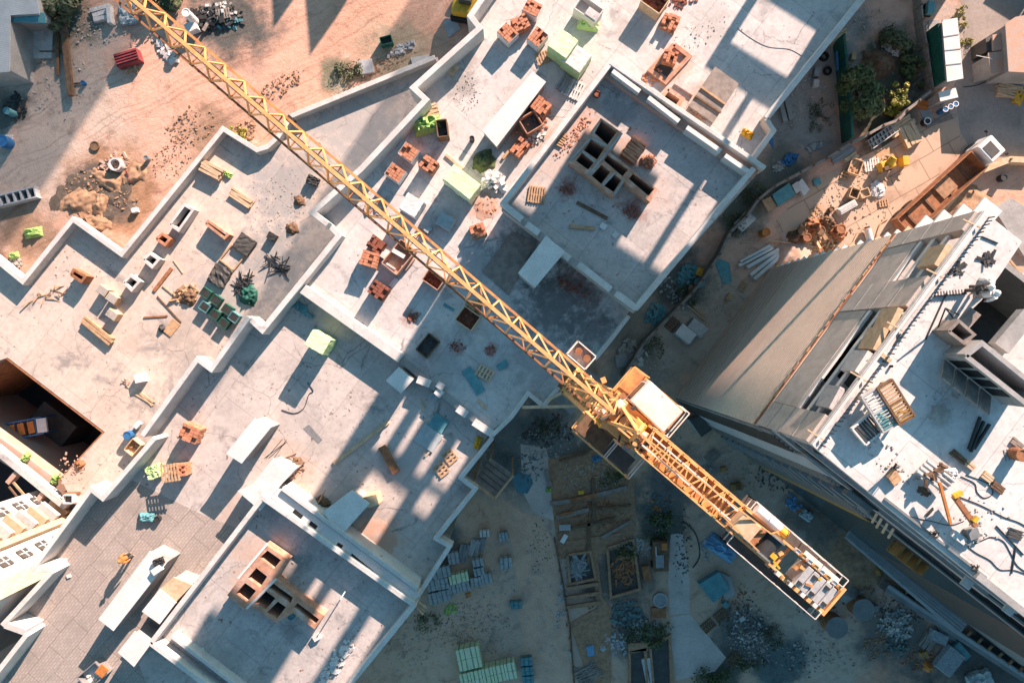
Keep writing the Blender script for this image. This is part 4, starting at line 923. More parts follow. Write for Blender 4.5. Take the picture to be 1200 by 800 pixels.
def plank(px0, py0, px1, py1, z, w, h, m, label, name='plank', cat='plank', group=None):
    a, b = P(px0, py0, z+h), P(px1, py1, z+h); a.z = b.z = z+h/2
    return tag(MB().bar(a, b, w, h).build(name, m, bevel=.008), label, cat, group)
def barrel(px, py, z, r, h, m, label, name='barrel', cat='barrel', lid=None, group=None):
    p = P(px, py, z+h); p.z = z; t = thing(name, label, cat, p, 0, group)
    b = MB().cyl((0, 0, 0), (0, 0, h), r, 20)
    for k in (.33, .66): b.ring((0, 0, h*k), r*.98, r*1.05, .04, 20)
    b.build('body', m, t); MB().ring((0, 0, h-.01), r*.8, r*1.04, .05, 20).build('rim', lid or m, t)
    return t
def slab(pts, z, h, m, label, name='slab', cat='slab', group=None, bevel=.01, tilt=None):
    o = MB().prism(XY(pts, z+h), z, z+h).build(name, m, bevel=bevel)
    return tag(o, label, cat, group)
def rect(px, py, z, ang, L, w):
    c = P(px, py, z); a = Vector((math.cos(R(ang)), math.sin(R(ang)))); b = Vector((-a.y, a.x)); c = c.to_2d()
    return [c-a*L/2-b*w/2, c+a*L/2-b*w/2, c+a*L/2+b*w/2, c-a*L/2+b*w/2]
def board(px, py, z, ang, L, w, h, m, label, name='board', cat='board', group=None):
    return tag(MB().prism(rect(px, py, z+h, ang, L, w), z, z+h).build(name, m, bevel=min(.015, h*.3)), label, cat, group)
def scatter(name, px, py, z, rx, ry, ang, n, smin, smax, m, label, kind='stuff', flat=.45, long_=1., hump=0):
    mb = MB(); a = R(ang); k = mpp(z)
    for i in range(n):
        t = rnd.uniform(0, 6.283); r = math.sqrt(rnd.random())*rnd.uniform(.6, 1)
        x, y = r*math.cos(t)*rx*k, r*math.sin(t)*ry*k
        p = P(px, py, z)+Vector((x*math.cos(a)-y*math.sin(a), x*math.sin(a)+y*math.cos(a), 0))
        s = rnd.uniform(smin, smax); hh = s*flat*rnd.uniform(.5, 1.2)
        mb.box(p+Vector((0, 0, hh*.45+hump*max(0, 1-r)*rnd.random())), (s*long_*rnd.uniform(.6, 1.4), s*rnd.uniform(.4, .9)/max(1, long_*.8), hh/max(1, long_*.5)), rnd.uniform(0, 180), j(18), j(18))
    return tag(mb.build(name, m), label, name.replace('_', ' '), kind=kind)
def mound(name, px, py, z, r, h, m, label, n=18, kind=None, amp=.35, sq=1., ang=0):
    mb = MB(); bm = mb.bm; N = 22; g = {}; off = Vector((px*.37, py*.53, 0)); c, s_ = math.cos(R(ang)), math.sin(R(ang))
    for i in range(N+1):
        for q in range(N+1):
            u, v = i/N*2-1, q/N*2-1
            p = Vector((u*r*1.15, v*r*1.15*sq, 0)); w = mnoise.noise(p*(1.6/r)+off)
            d = math.hypot(u, v)*1.15*(1+.45*w*(.4+amp))
            if d > 1.12: continue
            k = max(0, 1-d*d)**1.1; f = mnoise.noise(p*(5/r)+off*2)
            g[i, q] = bm.verts.new((p.x*c-p.y*s_, p.x*s_+p.y*c, h*k*(1+amp*1.2*w)+h*amp*.55*f*min(1, k*3)+(-.03 if k <= 0 else .005)))
    for (i, q) in list(g):
        f = [g.get(t) for t in ((i, q), (i+1, q), (i+1, q+1), (i, q+1))]
        if all(f): bm.faces.new(f)
    o = mb.build(name, m, origin=Vector((0, 0, 0)), smooth=True); o.location = P(px, py, z)
    return tag(o, label, name.replace('_', ' '), kind=kind)
def tarp(px, py, z, ang, L, w, h, m, label, name='tarpaulin', cat='tarpaulin', amp=.1, group=None):
    mb = MB(); bm = mb.bm; nx, ny = 12, 9; g = [[None]*(ny+1) for _ in range(nx+1)]
    for i in range(nx+1):
        for q in range(ny+1):
            u, v = i/nx*2-1, q/ny*2-1; e = max(abs(u), abs(v))
            g[i][q] = bm.verts.new(Vector((u*L/2*(1+j(.04)), v*w/2*(1+j(.05)), h*(1-max(0, (e-.6)/.4))**.7+j(amp) if e < .99 else .01)))
    for i in range(nx):
        for q in range(ny): bm.faces.new((g[i][q], g[i+1][q], g[i+1][q+1], g[i][q+1]))
    o = mb.build(name, m, origin=Vector((0, 0, 0))); p = P(px, py, z+h); p.z = z+.02
    o.location = p; o.rotation_euler = (0, 0, R(ang))
    sd = o.modifiers.new('s', 'SOLIDIFY'); sd.thickness = .02
    return tag(o, label, cat, group)
def hose(pts, z, r, m, label, name='cable', cat='cable', group=None):
    q = [P(a, b, z+r) for a, b in pts]; out = []
    for i in range(len(q)-1):
        p0, p1, p2, p3 = q[max(0, i-1)], q[i], q[i+1], q[min(len(q)-1, i+2)]
        for s in range(6):
            t = s/6; out.append(.5*((2*p1)+(p2-p0)*t+(2*p0-5*p1+4*p2-p3)*t*t+(3*p1-p0-3*p2+p3)*t**3))
    out.append(q[-1]); return tag(MB().tube(out, r, 6).build(name, m), label, cat, group)
def bush(name, label, cat, px, py, rad, h, n, ml, trunk=.1, sq=1., seed=1, crown='crown', sz=.26):
    rr = random.Random(seed); p = P(px, py, h*.6); p.z = 0
    t = thing(name, label, cat, p)
    tr = MB()
    for i in range(7):
        a = rr.uniform(0, 6.28); e = rad*.65
        mid = Vector((math.cos(a)*e*.4, math.sin(a)*e*.4, h*.4)); tr.cyl((0, 0, 0), mid, trunk, 7, trunk*.6)
        tr.cyl(mid, (math.cos(a)*e, math.sin(a)*e*sq, h*.75), trunk*.6, 6, trunk*.2)
    tr.build('trunk', 'wooddark', t)
    cl = [(Vector((rr.uniform(-1, 1)*rad*.72, rr.uniform(-1, 1)*rad*.72*sq, h*rr.uniform(.35, .85))), rad*rr.uniform(.22, .42)) for _ in range(17)]
    mb = MB(); bm = mb.bm
    for i in range(n):
        c, r = rr.choice(cl); d = Vector((rr.gauss(0, 1), rr.gauss(0, 1), rr.gauss(0, .8)))
        if d.length < .01: continue
        q = c+d.normalized()*r*rr.random()**.4; s = sz*rr.uniform(.5, 1.1)
        nrm = (d.normalized()+Vector((rr.uniform(-.7, .7), rr.uniform(-.7, .7), rr.uniform(0, 1.1)))).normalized()
        x = nrm.orthogonal().normalized(); x.rotate(Matrix.Rotation(rr.uniform(0, 6.28), 3, nrm)); y = nrm.cross(x)
        bm.faces.new([bm.verts.new(q+v) for v in (-x*s, -y*s*.5, x*s, y*s*.5)])
    me = bpy.data.meshes.new(crown); bm.to_mesh(me); bm.free(); me.materials.append(M[ml])
    o = bpy.data.objects.new(crown, me); COL.objects.link(o); o.parent = t
    return t

# ------------------------------------------------------------------ brick deck
for a in ((624, 9, U+8, 'topmost brick pallet near the brick deck parapet, half wrapped', 'white'), (610, 26, 28, 'brick pallet between two others by the brick deck parapet', None), (595, 38, -45, 'brick pallet with a diagonal band, nearest the parapet', 'white'),
          (630, 43, 50, 'single wrapped brick pallet beside the empty wooden pallet', 'white'), (479, 178, U, 'wrapped orange brick pallet in the pair by the green heap', 'white'), (502, 192, U, 'orange brick pallet right of its wrapped neighbour by the green heap', None),
          (463, 202, U, 'small orange brick pallet lowest in the trio by the parapet', 'white')):
    brick_pallet(a[0], a[1], ZD, a[2], a[3], sleeve=a[4])
brick_pallet(560, 270, ZD, U+55, 'untidy orange brick pallet beside the brick dust patch', (1.1, 1., .8), miss=.5)
brick_pallet(440, 286, ZD, U, 'dark red brick pallet left of the open concrete mould', (1.15, 1., .9), 'brickdark', .3)
brick_pallet(432, 303, ZD, U+18, 'hollow topped orange brick pallet under the crane jib', (1.2, 1.1, 1.0), miss=.45)
brick_pallet(443, 340, ZD, U, 'dark red brick pallet standing alone on bright deck', (1.25, 1.1, 1.0), 'brickdark', .25)
brick_pallet(786, 25, ZD, U+12, 'collapsing round brick pallet north of the double wall', (1.2, 1.15, .6), miss=.5)
brick_pallet(786, 66, ZD, U+20, 'brick pallet on the brick edged pit behind double wall', (1.0, .9, .75), miss=.4)
brick_pallet(770, 1, ZD, U, 'brick stack in the dark crate at the top edge', (1.2, 1., .6), 'brickdark', .3)
brick_pallet(634, 124, ZD, V, 'orange brick stack beside the long white roof housing', (1.1, 1.2, 1.0), miss=.3)
brick_pallet(609, 172, ZD, V, 'orange brick stack at lower end of white housing', (1.3, .9, .8), miss=.45)
brick_pallet(221, 508, ZL, U+12, 'orange brick pallet with loose timber on the paved deck', (1.35, 1.2, 1.15), miss=.5)
brick_pallet(208, 551, ZL, U+40, 'orange brick pallet behind the upright slatted pallet', (1.1, .9, 1.1), miss=.3)
t = wood_pallet(199, 554, ZL+1.2, 8, 'upright slatted orange pallet leaning on bricks by the green bag', 1.3, 1.3, 'wood', 6)
wrapped(179, 553, ZL, 20, (.9, .9, .7), 'green', 'crumpled lime green bag by the slatted pallet', 'bag', name='green_bag', amp=.09)
scatter('brick_rubble', 620, 148, ZD, 22, 34, V-90, 130, .12, .26, 'brick', 'spilled orange bricks between white housing and raised room', hump=.3)
scatter('brick_rubble', 627, 158, ZD, 14, 13, 0, 60, .14, .26, 'slabwhite', 'pale broken blocks among the spilled bricks', hump=.3)
crate(622, 143, ZD, V-20, (1.3, 1.2, .9), 'dark brick lined box in the spilled brick heap', 'brickwall', 'slate', lumps=4, name='brick_box')
crate(768, 0, ZD, U, (1.6, 1.3, 1.1), 'wooden crate at the top edge casting long shadow', 'woodpale', 'brickdark')
wood_pallet(638, 67, ZD, 20, 'empty brown pallet beside the single brick pallet', m='wood')
wood_pallet(672, 104, ZD, -25, 'whitewashed wide pallet by the raised room wall', 1.4, 1.4, 'slabwhite', 7)
stackof('pipe_bundle', 'pipes', 662, 97, ZD, 60, 4, 1.3, .16, .15, 'steel', 'short bundle of grey pipes in shadow beside white pallet')
wrapped(660, 51, ZD, U, (1.6, 1.6, 1.8), 'green', 'lime wrapped block pallet touching a whiter one', group='green wrapped block pallets on the deck', top='greenpale')
wrapped(676, 68, ZD, U, (1.6, 1.6, 1.4), 'green', 'green wrapped block pallet with white top', group='green wrapped block pallets on the deck', top='slabwhite')
tarp(690, 26, ZD, -10, 1.6, .9, .5, 'green', 'torn green wrapping under the white box at top edge', 'torn_wrapping', 'wrapping', .12)
crate(690, 10, ZD, U, (1.8, 1.1, 1.3), 'white box with a loose lid at the top edge', 'slabwhite', 'slabwhite', name='white_box', cat='box', lumps=3)
board(694, 16, ZD+1.35, U, .9, .6, .06, 'deck', 'loose white lid lying on the white box', 'lid', 'lid')
wrapped(541, 213, ZD, U-3, (2.5, 1.35, 1.7), 'greenpale', 'wide pale green sheeted stack on the brick deck', 'sheeted stack', top='greenpale', name='sheeted_stack', amp=.04)
mound('green_netting', 567, 190, ZD, .85, .7, 'leaf', 'tuft of dark green netting in front of white blocks', amp=.6)
tarp(500, 144, ZD, 15, 2.1, 1.2, .7, 'glow', 'crumpled lime green netting over a timber heap', 'green_netting', 'netting', .2)
stackof('timber_heap', 'timber', 504, 131, ZD, 15, 6, 1.3, .14, .1, 'woodpale', 'pale timber ends poking from the lime netting', 2, 14)
crate(518, 150, ZD, -83, (1.2, .75, 1.1), 'narrow dark crate beside the lime netting', 'wooddark', 'slate', lumps=2)
barrel(553, 162, ZD, .17, .6, 'dark', 'small black bucket on pale dusty deck', 'bucket', 'bucket')
plank(522, 181, 542, 198, ZD, .2, .12, 'woodpale', 'pale plank beside the small black bucket')
plank(589, 186, 600, 172, ZD, .2, .15, 'wood', 'timber leaning by the lower end of white housing')
stackof('timber_stack', 'timber', 528, 79, ZD, U, 4, 1.05, .18, .12, 'woodpale', 'short pale timber stack beside top parapet', 2, 3)
wrapped(482, 240, ZD, U+3, (1.4, 1.35, 1.2), 'slabwhite', 'square white capped block stack beside the jib', 'block stack', name='block_stack', amp=.012)
wrapped(522, 259, ZD, U+5, (1.2, 1.0, .5), 'bluewrap', 'blue grey block stack in shade of the green stack', 'block stack', name='block_stack', amp=.012)
wrapped(500, 270, ZD, 40, (.7, .4, .3), 'bluewrap', 'tiny blue grey block pile near the jib', 'block stack', name='block_stack', amp=.02)
scatter('concrete_blocks', 578, 212, ZD, 18, 14, U, 60, .3, .5, 'slabwhite', 'scattered pale concrete blocks beside the green netting tuft', hump=.5)
mound('brick_dust_heap', 569, 242, ZD, .9, .06, 'brickdust', 'flat patch of orange brick dust', kind='stuff')
scatter('brick_rubble', 569, 243, ZD, 15, 13, 0, 40, .08, .18, 'brick', 'broken orange brick bits on brick dust patch')
crate(467, 301, ZD, V, (2.2, 1.35, .85), 'long open concrete mould with dark well under jib', 'brickwall', None, name='concrete_mould', cat='mould')
board(467, 297, ZD+.86, U+5, 1.0, .3, .1, 'slabwhite', 'pale plank laid across the open mould', 'plank', 'plank')
board(455, 313, ZD, U, 1.0, .45, .35, 'slabwhite', 'white block below the open mould', 'concrete_block', 'block'); board(449, 299, ZD, U, .6, .4, .4, 'slabwhite', 'white block left of the open mould', 'concrete_block', 'block')
board(478, 308, ZD, V, 1.1, .45, .3, 'brickdust', 'pinkish block right of the open mould', 'concrete_block', 'block'); board(461, 331, ZD, V, .75, .3, .2, 'slabwhite', 'white strip beside the lone dark brick pallet', 'concrete_block', 'block')
crate(508, 327, ZD, U, (1.35, .95, 1.2), 'brick filled crate below the jib', 'brickwall', 'brickdark')
crate(548, 373, ZD, U, (1.4, 1.2, 1.1), 'square pale framed skip full of debris below the jib', 'woodpale', 'brickdark', name='debris_skip', cat='skip')
mound('debris_heap', 555, 362, ZD, .7, .6, 'soilheap', 'brown debris heap beside square skip', amp=.6)
crate(501, 405, ZD, V, (1.5, 1.0, .7), 'dark brown crate by the pale step wall', 'wooddark', 'slate', lumps=3)
wood_pallet(568, 437, ZD, -30, 'brown pallet of planks in the shaded corner', m='woodpale', n=5)
board(555, 446, ZD, -58, 2.1, .75, .12, 'teal', 'long blue grey sheet in the shaded corner', 'sheet', 'sheet'); board(589, 428, ZD, 30, .8, .5, .1, 'teal', 'small blue grey sheet right of the plank pallet', 'sheet', 'sheet')
plank(559, 468, 570, 479, ZD, .22, .06, 'woodpale', 'short plank in the deep shade by east parapet')
board(526, 360, ZD, -30, .9, .22, .05, 'teal', 'turquoise strip in shade left of square skip', 'sheet', 'sheet')
board(664, 390, ZD, -50, .6, .25, .05, 'steel', 'grey offcut on dark floor beside jib', 'offcut', 'board')
scatter('brick_rubble', 536, 406, ZD, 12, 9, 0, 45, .06, .14, 'brickdark', 'dark red brick crumbs left of the plank pallet'); scatter('brick_rubble', 574, 410, ZD, 10, 8, 0, 35, .06, .14, 'brickdark', 'dark red brick crumbs above the plank pallet')
scatter('brick_rubble', 484, 372, ZD, 10, 5, 30, 30, .08, .2, 'brickdark', 'dark red crumbs beside shadow stripe')
scatter('brick_rubble', 670, 335, ZD, 26, 10, -25, 80, .08, .18, 'brickdark', 'dark red rubble under the front wall of raised room')
slab([(565, 318), (600, 271), (628, 283), (596, 346)], ZD, .1, 'plank', 'ramp of grey planks left of white canopy', 'plank_ramp', 'ramp')
tag(MB().prism(XY([(838, 78), (866, 98), (836, 144), (807, 124)], ZD+.5), ZD+.3, ZD+.5).build('timber_deck', 'plank'), 'grey timber deck leaning on brick pit', 'deck')
for a, b, c, d in ((815, 112, 845, 132), (822, 102, 850, 122)): plank(a, b, c, d, ZD+.52, .14, .1, 'wooddark' if a == 815 else 'wood', 'dark joist on timber deck' if a == 815 else 'brown joist on timber deck above dark one')
slab([(802, 82), (822, 92), (812, 112), (790, 98)], ZD, .2, 'deck', 'pale concrete pad between brick pit and timber deck')
scatter('brick_rubble', 765, 90, ZD, 14, 11, 30, 60, .1, .24, 'brick', 'orange brick rubble at brick pit'); scatter('brick_rubble', 817, 134, ZD, 12, 8, -35, 40, .1, .24, 'brickdust', 'pinkish rubble between brick kerb and deck')
scatter('brick_rubble', 735, 95, 12.7, 26, 3, U, 30, .1, .2, 'brick', 'brick bits in the wall channel near the corner'); scatter('brick_rubble', 790, 138, 12.7, 18, 3, U, 26, .1, .2, 'brick', 'brick bits midway along the wall channel')
tarp(877, 156, ZD, 60, .55, .9, .3, 'yel', 'crumpled yellow jacket at the east parapet', 'yellow_jacket', 'jacket', .12)
scatter('brick_rubble', 790, 3, ZD, 30, 8, 0, 50, .1, .25, 'brickdark', 'dark rubble along the top edge')
hose([(864, 33), (880, 45), (900, 55), (925, 58), (940, 66)], ZD, .014, 'dark', 'thin dark cable on bright upper deck')
scatter('deck_debris', 440, 240, ZD, 20, 12, 30, 45, .08, .3, 'rubble', 'grey scraps on the deck beneath jib', long_=1.6); scatter('deck_debris', 395, 230, ZD, 12, 8, 50, 20, .15, .35, 'teal', 'teal scraps inside the deck corner')
scatter('deck_debris', 545, 110, ZD, 20, 26, 0, 90, .03, .1, 'rubble', 'grey grit on the brick deck near top parapet'); scatter('deck_debris', 830, 40, ZD, 60, 18, 20, 70, .03, .1, 'rubble', 'grey grit scattered over the upper deck')
scatter('deck_debris', 352, 362, ZL, 22, 8, -35, 14, .25, .5, 'teal', 'turquoise scraps below step wall')

# ------------------------------------------------------------------ raised room one
wood_pallet(657, 163, Z1F, 60, 'brown pallet against inner left wall of upper room', m='wood', L=1.0, Wd=.7)
wood_pallet(629, 228, Z1F, -8, 'brown slatted pallet in the upper room corner', L=1.2, Wd=1.2, n=7)
plank(676, 237, 712, 256, Z1F, .24, .1, 'wooddark', 'long brown plank below the upper brick shaft'); plank(667, 265, 697, 268, Z1F, .26, .1, 'wood', 'shorter pale brown plank below the long one')
board(707, 265, Z1F, -30, .45, .42, .12, 'slabwhite', 'white square tile nearest the planks', 'tile', 'tile'); board(721, 275, Z1F, 50, .42, .36, .12, 'slabwhite', 'white square tile by the sunlit strip', 'tile', 'tile')
stackof('brick_stack', 'bricks', 743, 175, Z1F, U, 7, 1.2, .2, .18, 'brick', 'orange brick rows stacked beside the upper shaft', 3, 5)
scatter('brick_rubble', 759, 190, Z1F, 11, 9, 0, 80, .12, .26, 'brick', 'tumbled orange bricks next to stacked rows', hump=.5)
scatter('brick_rubble', 740, 248, Z1F, 12, 9, -30, 90, .05, .13, 'brickdark', 'dark red crumbs under the upper shaft'); scatter('brick_rubble', 665, 222, Z1F, 10, 7, 0, 50, .05, .13, 'brickdark', 'dark red crumbs left of the upper shaft')
scatter('brick_rubble', 672, 160, Z1F, 40, 8, V, 120, .05, .14, 'brick', 'orange crumbs along the upper room left wall')
barrel(700, 110, Z1F, .22, .3, 'brickdark', 'dark red bucket in the upper room corner', 'bucket', 'bucket')

# ------------------------------------------------------------------ lower deck
wrapped(372, 401, ZL, U+5, (1.55, 1.25, 1.9), 'green', 'lime green wrapped block stack alone on the lower deck', top='greenpale')
plank(391, 543, 455, 494, ZL, .3, .15, 'woodpale', 'long pale plank slanting across the lower deck'); plank(447, 523, 464, 554, ZL, .55, .35, 'rust', 'thick rusty brown beam on the lower deck', 'beam', 'beam')
board(502, 513, ZL, -34, 1.7, 1.5, .14, 'bluewrap', 'large blue grey sheet in lower deck shade', 'sheet', 'sheet'); board(514, 496, ZL, -34, 1.2, 1.1, .16, 'teal', 'smaller blue grey sheet touching the large one', 'sheet', 'sheet')
board(508, 524, ZL, V-4, 1.9, .14, .1, 'woodpale', 'pale batten at the edge of large blue sheet', 'batten', 'board')
wood_pallet(527, 535, ZL, -50, 'brown pallet nearest the east parapet on lower deck', .95, .9, n=4); wood_pallet(517, 550, ZL, -50, 'brown pallet just below its twin on lower deck', .95, .9, n=4)
tarp(560, 519, ZL, 70, .95, .5, .3, 'yel', 'crumpled yellow sheet in the east parapet corner', 'yellow_sheet', 'sheet', .1)
plank(493, 466, 497, 480, ZL, .15, .05, 'woodpale', 'short stick below the low block wall')
board(508, 465, ZL, U, .7, .5, .2, 'bluewrap', 'blue grey block below the low wall', 'concrete_block', 'block'); board(516, 452, ZL+.85, U, .6, .5, .15, 'bluewrap', 'blue grey block behind the low wall', 'concrete_block', 'block')
hose([(330, 480), (345, 484), (356, 478), (362, 462), (367, 458), (360, 448)], ZL, .03, 'dark', 'thin looped black cable by the green stack shadow')
stackof('rebar_bundle', 'rebar', 324, 527, ZL, 45, 4, 2.0, .03, .03, 'dark', 'thin rebar rods beside the white slabs', 1, 12, gap=4)
scatter('deck_debris', 340, 545, ZL, 18, 14, 0, 55, .08, .3, 'brickdust', 'pinkish scraps around the white slabs', long_=2); scatter('deck_debris', 300, 615, ZL, 20, 24, 30, 80, .06, .3, 'brickdust', 'sticks and scraps by lower room wall', long_=3)
mound('debris_heap', 348, 543, ZL, .5, .5, 'wooddark', 'small dark heap behind the white slabs', amp=.6)
board(432, 588, ZL, U+50, 1.3, .8, 1.5, 'woodpale', 'pale plywood box by the double wall', 'plywood_box', 'box'); mound('debris_heap', 378, 588, ZL, .55, .6, 'wooddark', 'small dark heap by the double wall', amp=.7)
plank(372, 590, 381, 574, ZL+.5, .1, .1, 'wood', 'stick standing out of dark heap')
mound('dust_patch', 440, 630, ZL, 1.4, .06, 'brickdust', 'orange dust patch near the double wall', kind='stuff')
t = thing('roof_pipe', 'thin grey vent post on the double wall', 'vent pipe', P(445, 645, ZL))
MB().cyl((0, 0, 0), (0, 0, 1.6), .07, 10).build('pipe', 'steel', t); MB().cyl((-.5, 0, 1.5), (.5, .1, 1.5), .04, 8).build('crossbar', 'steel', t)
scatter('deck_debris', 395, 775, Z2F, 10, 40, -37, 60, .1, .4, 'slabwhite', 'white rubble along lower room east wall', hump=.2)
scatter('deck_debris', 350, 650, Z2F, 14, 18, 0, 40, .05, .14, 'rubble', 'grey crumbs beside the lower brick shaft')
barrel(341, 722, Z2F, .25, .2, 'teal', 'teal bucket below the lower brick shaft', 'bucket', 'bucket')
board(236, 762, Z2F, 20, .25, .25, .2, 'slabwhite', 'small white block in lower room corner', 'concrete_block', 'block')
tag(MB().bar(P(405, 692, Z2F), P(405, 692, Z2F)+Vector((.1, .1, 1.9)), .06).box(P(372, 745, Z2F)+Vector((0, 0, .15)), (.5, .4, .3), 30).build('marker_post', 'slabwhite'), 'white marker post in lower room', 'post')
board(183, 668, 11.5, 35, .75, .45, .3, 'slabwhite', 'small white box on the long slab', 'white_box', 'box'); wrapped(185, 658, 11.5, 20, (.7, .4, .3), 'dark', 'black bag lying on the long slab', 'bag', name='black_bag', amp=.06)
wood_pallet(192, 650, ZL, 50, 'brown board pile behind the long slab', .9, .9)
crate(107, 792, ZL, V-10, (1.7, 1.2, .9), 'grey skip with orange lining at the bottom edge', 'steel', 'slabwhite', name='debris_skip', cat='skip'); board(119, 786, ZL+.9, V, .8, .7, .08, 'orange', 'orange board on the bottom edge skip')
tarp(170, 607, ZL, 0, 1.2, .7, .35, 'teal', 'teal sheet on the paved deck below bricks', amp=.06); barrel(184, 608, ZL, .22, .3, 'dark', 'dark bucket beside the teal sheet', 'bucket', 'bucket')
board(80, 675, ZL, 20, .3, .25, .1, 'slabwhite', 'small white scrap alone on the paved deck', 'offcut', 'board')

# a worker on the paved deck
def person(px, py, z, face, label, jacket, trousers, arm=0.):
    p = P(px, py, z); t = thing('person', label, 'person', p, face)
    me = bpy.data.meshes.new('body'); bm = bmesh.new(); sk = bm.verts.layers.skin.verify()
    J = [((0, 0, .95), .15), ((0, 0, 1.15), .14), ((0, 0, 1.38), .17), ((0, .01, 1.5), .07), ((0, .02, 1.62), .09), ((0, .02, 1.74), .085),
         ((.1, 0, .9), .1), ((.12, .06, .5), .07), ((.13, 0, .08), .05), ((.13, .16, .04), .04), ((-.1, 0, .9), .1), ((-.12, -.04, .5), .07), ((-.13, -.1, .08), .05), ((-.13, .05, .04), .04),
         ((.2, 0, 1.4), .07), ((.28, .06, 1.12), .05), ((.26, .26, .98), .04), ((.25, .34, .95), .03), ((-.2, 0, 1.4), .07), ((-.3, .02, 1.12), .05), ((-.27, .2, .95), .04), ((-.26, .28, .92), .03)]
    vs = [bm.verts.new(c) for c, r in J]
    for a, b in ((0, 1), (1, 2), (2, 3), (3, 4), (4, 5), (0, 6), (6, 7), (7, 8), (8, 9), (0, 10), (10, 11), (11, 12), (12, 13), (2, 14), (14, 15), (15, 16), (16, 17), (2, 18), (18, 19), (19, 20), (20, 21)): bm.edges.new((vs[a], vs[b]))
    for v, (c, r) in zip(vs, J): v[sk].radius = (r, r)
    vs[0][sk].use_root = True
    bm.to_mesh(me); bm.free(); o = bpy.data.objects.new('body', me); COL.objects.link(o); o.parent = t
    o.modifiers.new('skin', 'SKIN'); o.modifiers.new('sub', 'SUBSURF').levels = 1; o.modifiers['sub'].render_levels = 1
    me.materials.append(M['skin'])
    def garment(name, m, pts, n=10):
        mb = MB()
        for a, ra, b, rb in pts: mb.cyl(a, b, ra, n, rb)
        return mb.build(name, m, t)
    garment('jacket', jacket, [((0, 0, .88), .19, (0, 0, 1.2), .185), ((0, 0, 1.2), .185, (0, 0, 1.47), .2), ((.2, 0, 1.43), .1, (.29, .06, 1.12), .075), ((.29, .06, 1.12), .075, (.265, .24, 1.0), .06), ((-.2, 0, 1.43), .1, (-.31, .02, 1.12), .075), ((-.31, .02, 1.12), .075, (-.275, .18, .97), .06)])
    garment('trousers', trousers, [((.1, 0, .93), .13, (.12, .06, .5), .095), ((.12, .06, .5), .095, (.13, 0, .1), .075), ((-.1, 0, .93), .13, (-.12, -.04, .5), .095), ((-.12, -.04, .5), .095, (-.13, -.1, .1), .075)])
    h = MB(); h.cyl((0, .02, 1.7), (0, .02, 1.78), .135, 16, .12).cyl((0, .02, 1.78), (0, .02, 1.86), .12, 16, .05).cyl((0, .05, 1.69), (0, .05, 1.705), .17, 16); h.build('helmet', 'orange' if jacket == 'orange' else 'white', t)
    return t
person(155, 649, ZL, -60, 'person in orange jacket and orange helmet walking on the paved deck', 'orange', 'dark')

# ------------------------------------------------------------------ left slab
for i, (px, py, l) in enumerate(((126, 341, 'upper beige slatted unit beside the white hatch'), (137, 350, 'middle beige slatted unit touching the upper one'), (137, 369, 'lower beige slatted unit apart from the pair'))):
    t = thing('cooling_unit', l, 'cooling unit', P(px, py, ZS), U, 'beige slatted units')
    MB().box((0, 0, .4), (.95, .75, .8)).build('casing', 'woodpale', t, bevel=.03)
    mb = MB()
    for k in range(6): mb.box((0, -.28+k*.112, .81), (.85, .05, .03))
    mb.build('grille', 'deck', t)
for i, (px, py) in enumerate(((244, 344), (256, 352), (243, 360), (269, 363), (255, 369), (277, 372), (265, 379))):
    l = ('topmost', 'second from top', 'leftmost', 'rightmost of the inner row', 'lower inner', 'nearest the concrete wall', 'lowest')[i]
    t = thing('green_crate', f'{l} of the dark green crates on left slab', 'crate', P(px, py, ZS), U, 'dark green crates on the left slab')
    b = MB().box((0, .36, .3), (.85, .06, .6)).box((0, -.36, .3), (.85, .06, .6)).box((.4, 0, .3), (.06, .66, .6)).box((-.4, 0, .3), (.06, .66, .6)); b.build('box', 'teal' if i % 3 == 2 else 'greendark', t)
    b = MB()
    for k in range(5): b.box((-.28+.14*k, 0, .56), (.07, .66, .05))
    b.build('slatted_lid', 'slate', t)
stackof('timber_bundle', 'timber', 114, 388, ZS, U-3, 3, 3.3, .2, .2, 'wood', 'long orange timbers lying on the left slab', 2, 2)
stackof('timber_bundle', 'timber', 282, 232, ZS, U+2, 4, 2.2, .18, .12, 'woodpale', 'pale timber bundle near the kerb under jib', 2, 4)
stackof('timber_bundle', 'timber', 247, 199, ZS, U+5, 4, 1.9, .22, .16, 'woodpale', 'pale board pile in the kerb corner', 4, 3)
tarp(266, 204, ZS, -30, .8, .5, .2, 'glow', 'scrap of lime netting beside board pile', 'green_netting', 'netting', .08)
wrapped(286, 286, ZS, U, (1.6, 1.5, .35), 'slate', 'dark slate sheet stack with small stone on it', 'sheet stack', name='sheet_stack', amp=.03)
tag(MB().wall([q for q in rect(272, 302, ZS+.15, V, 1.6, 1.5)]+[rect(272, 302, ZS+.15, V, 1.6, 1.5)[0]], ZS, ZS+.15, .12).build('timber_formwork', 'wood'), 'square timber frame between two dark sheet stacks', 'formwork')
wrapped(257, 323, ZS, V+10, (1.7, 1.6, .3), 'slate', 'crumpled dark sheet stack below the timber frame', 'sheet stack', name='sheet_stack', amp=.08)
plank(180, 341, 201, 314, ZS, .3, .12, 'rust', 'rust coloured beam beside the hatches', 'beam', 'beam'); board(201, 384, ZS, V, 1.4, .85, .08, 'wood', 'orange plywood sheet by the dark green crates', 'plywood', 'board')
plank(184, 347, 212, 378, ZS, .12, .08, 'wooddark', 'thin dark batten from beam to plywood'); plank(168, 372, 196, 370, ZS, .14, .08, 'rust', 'short rusty batten left of plywood')
mound('debris_heap', 190, 385, ZS, .35, .3, 'dark', 'small black heap left of plywood', amp=.6)
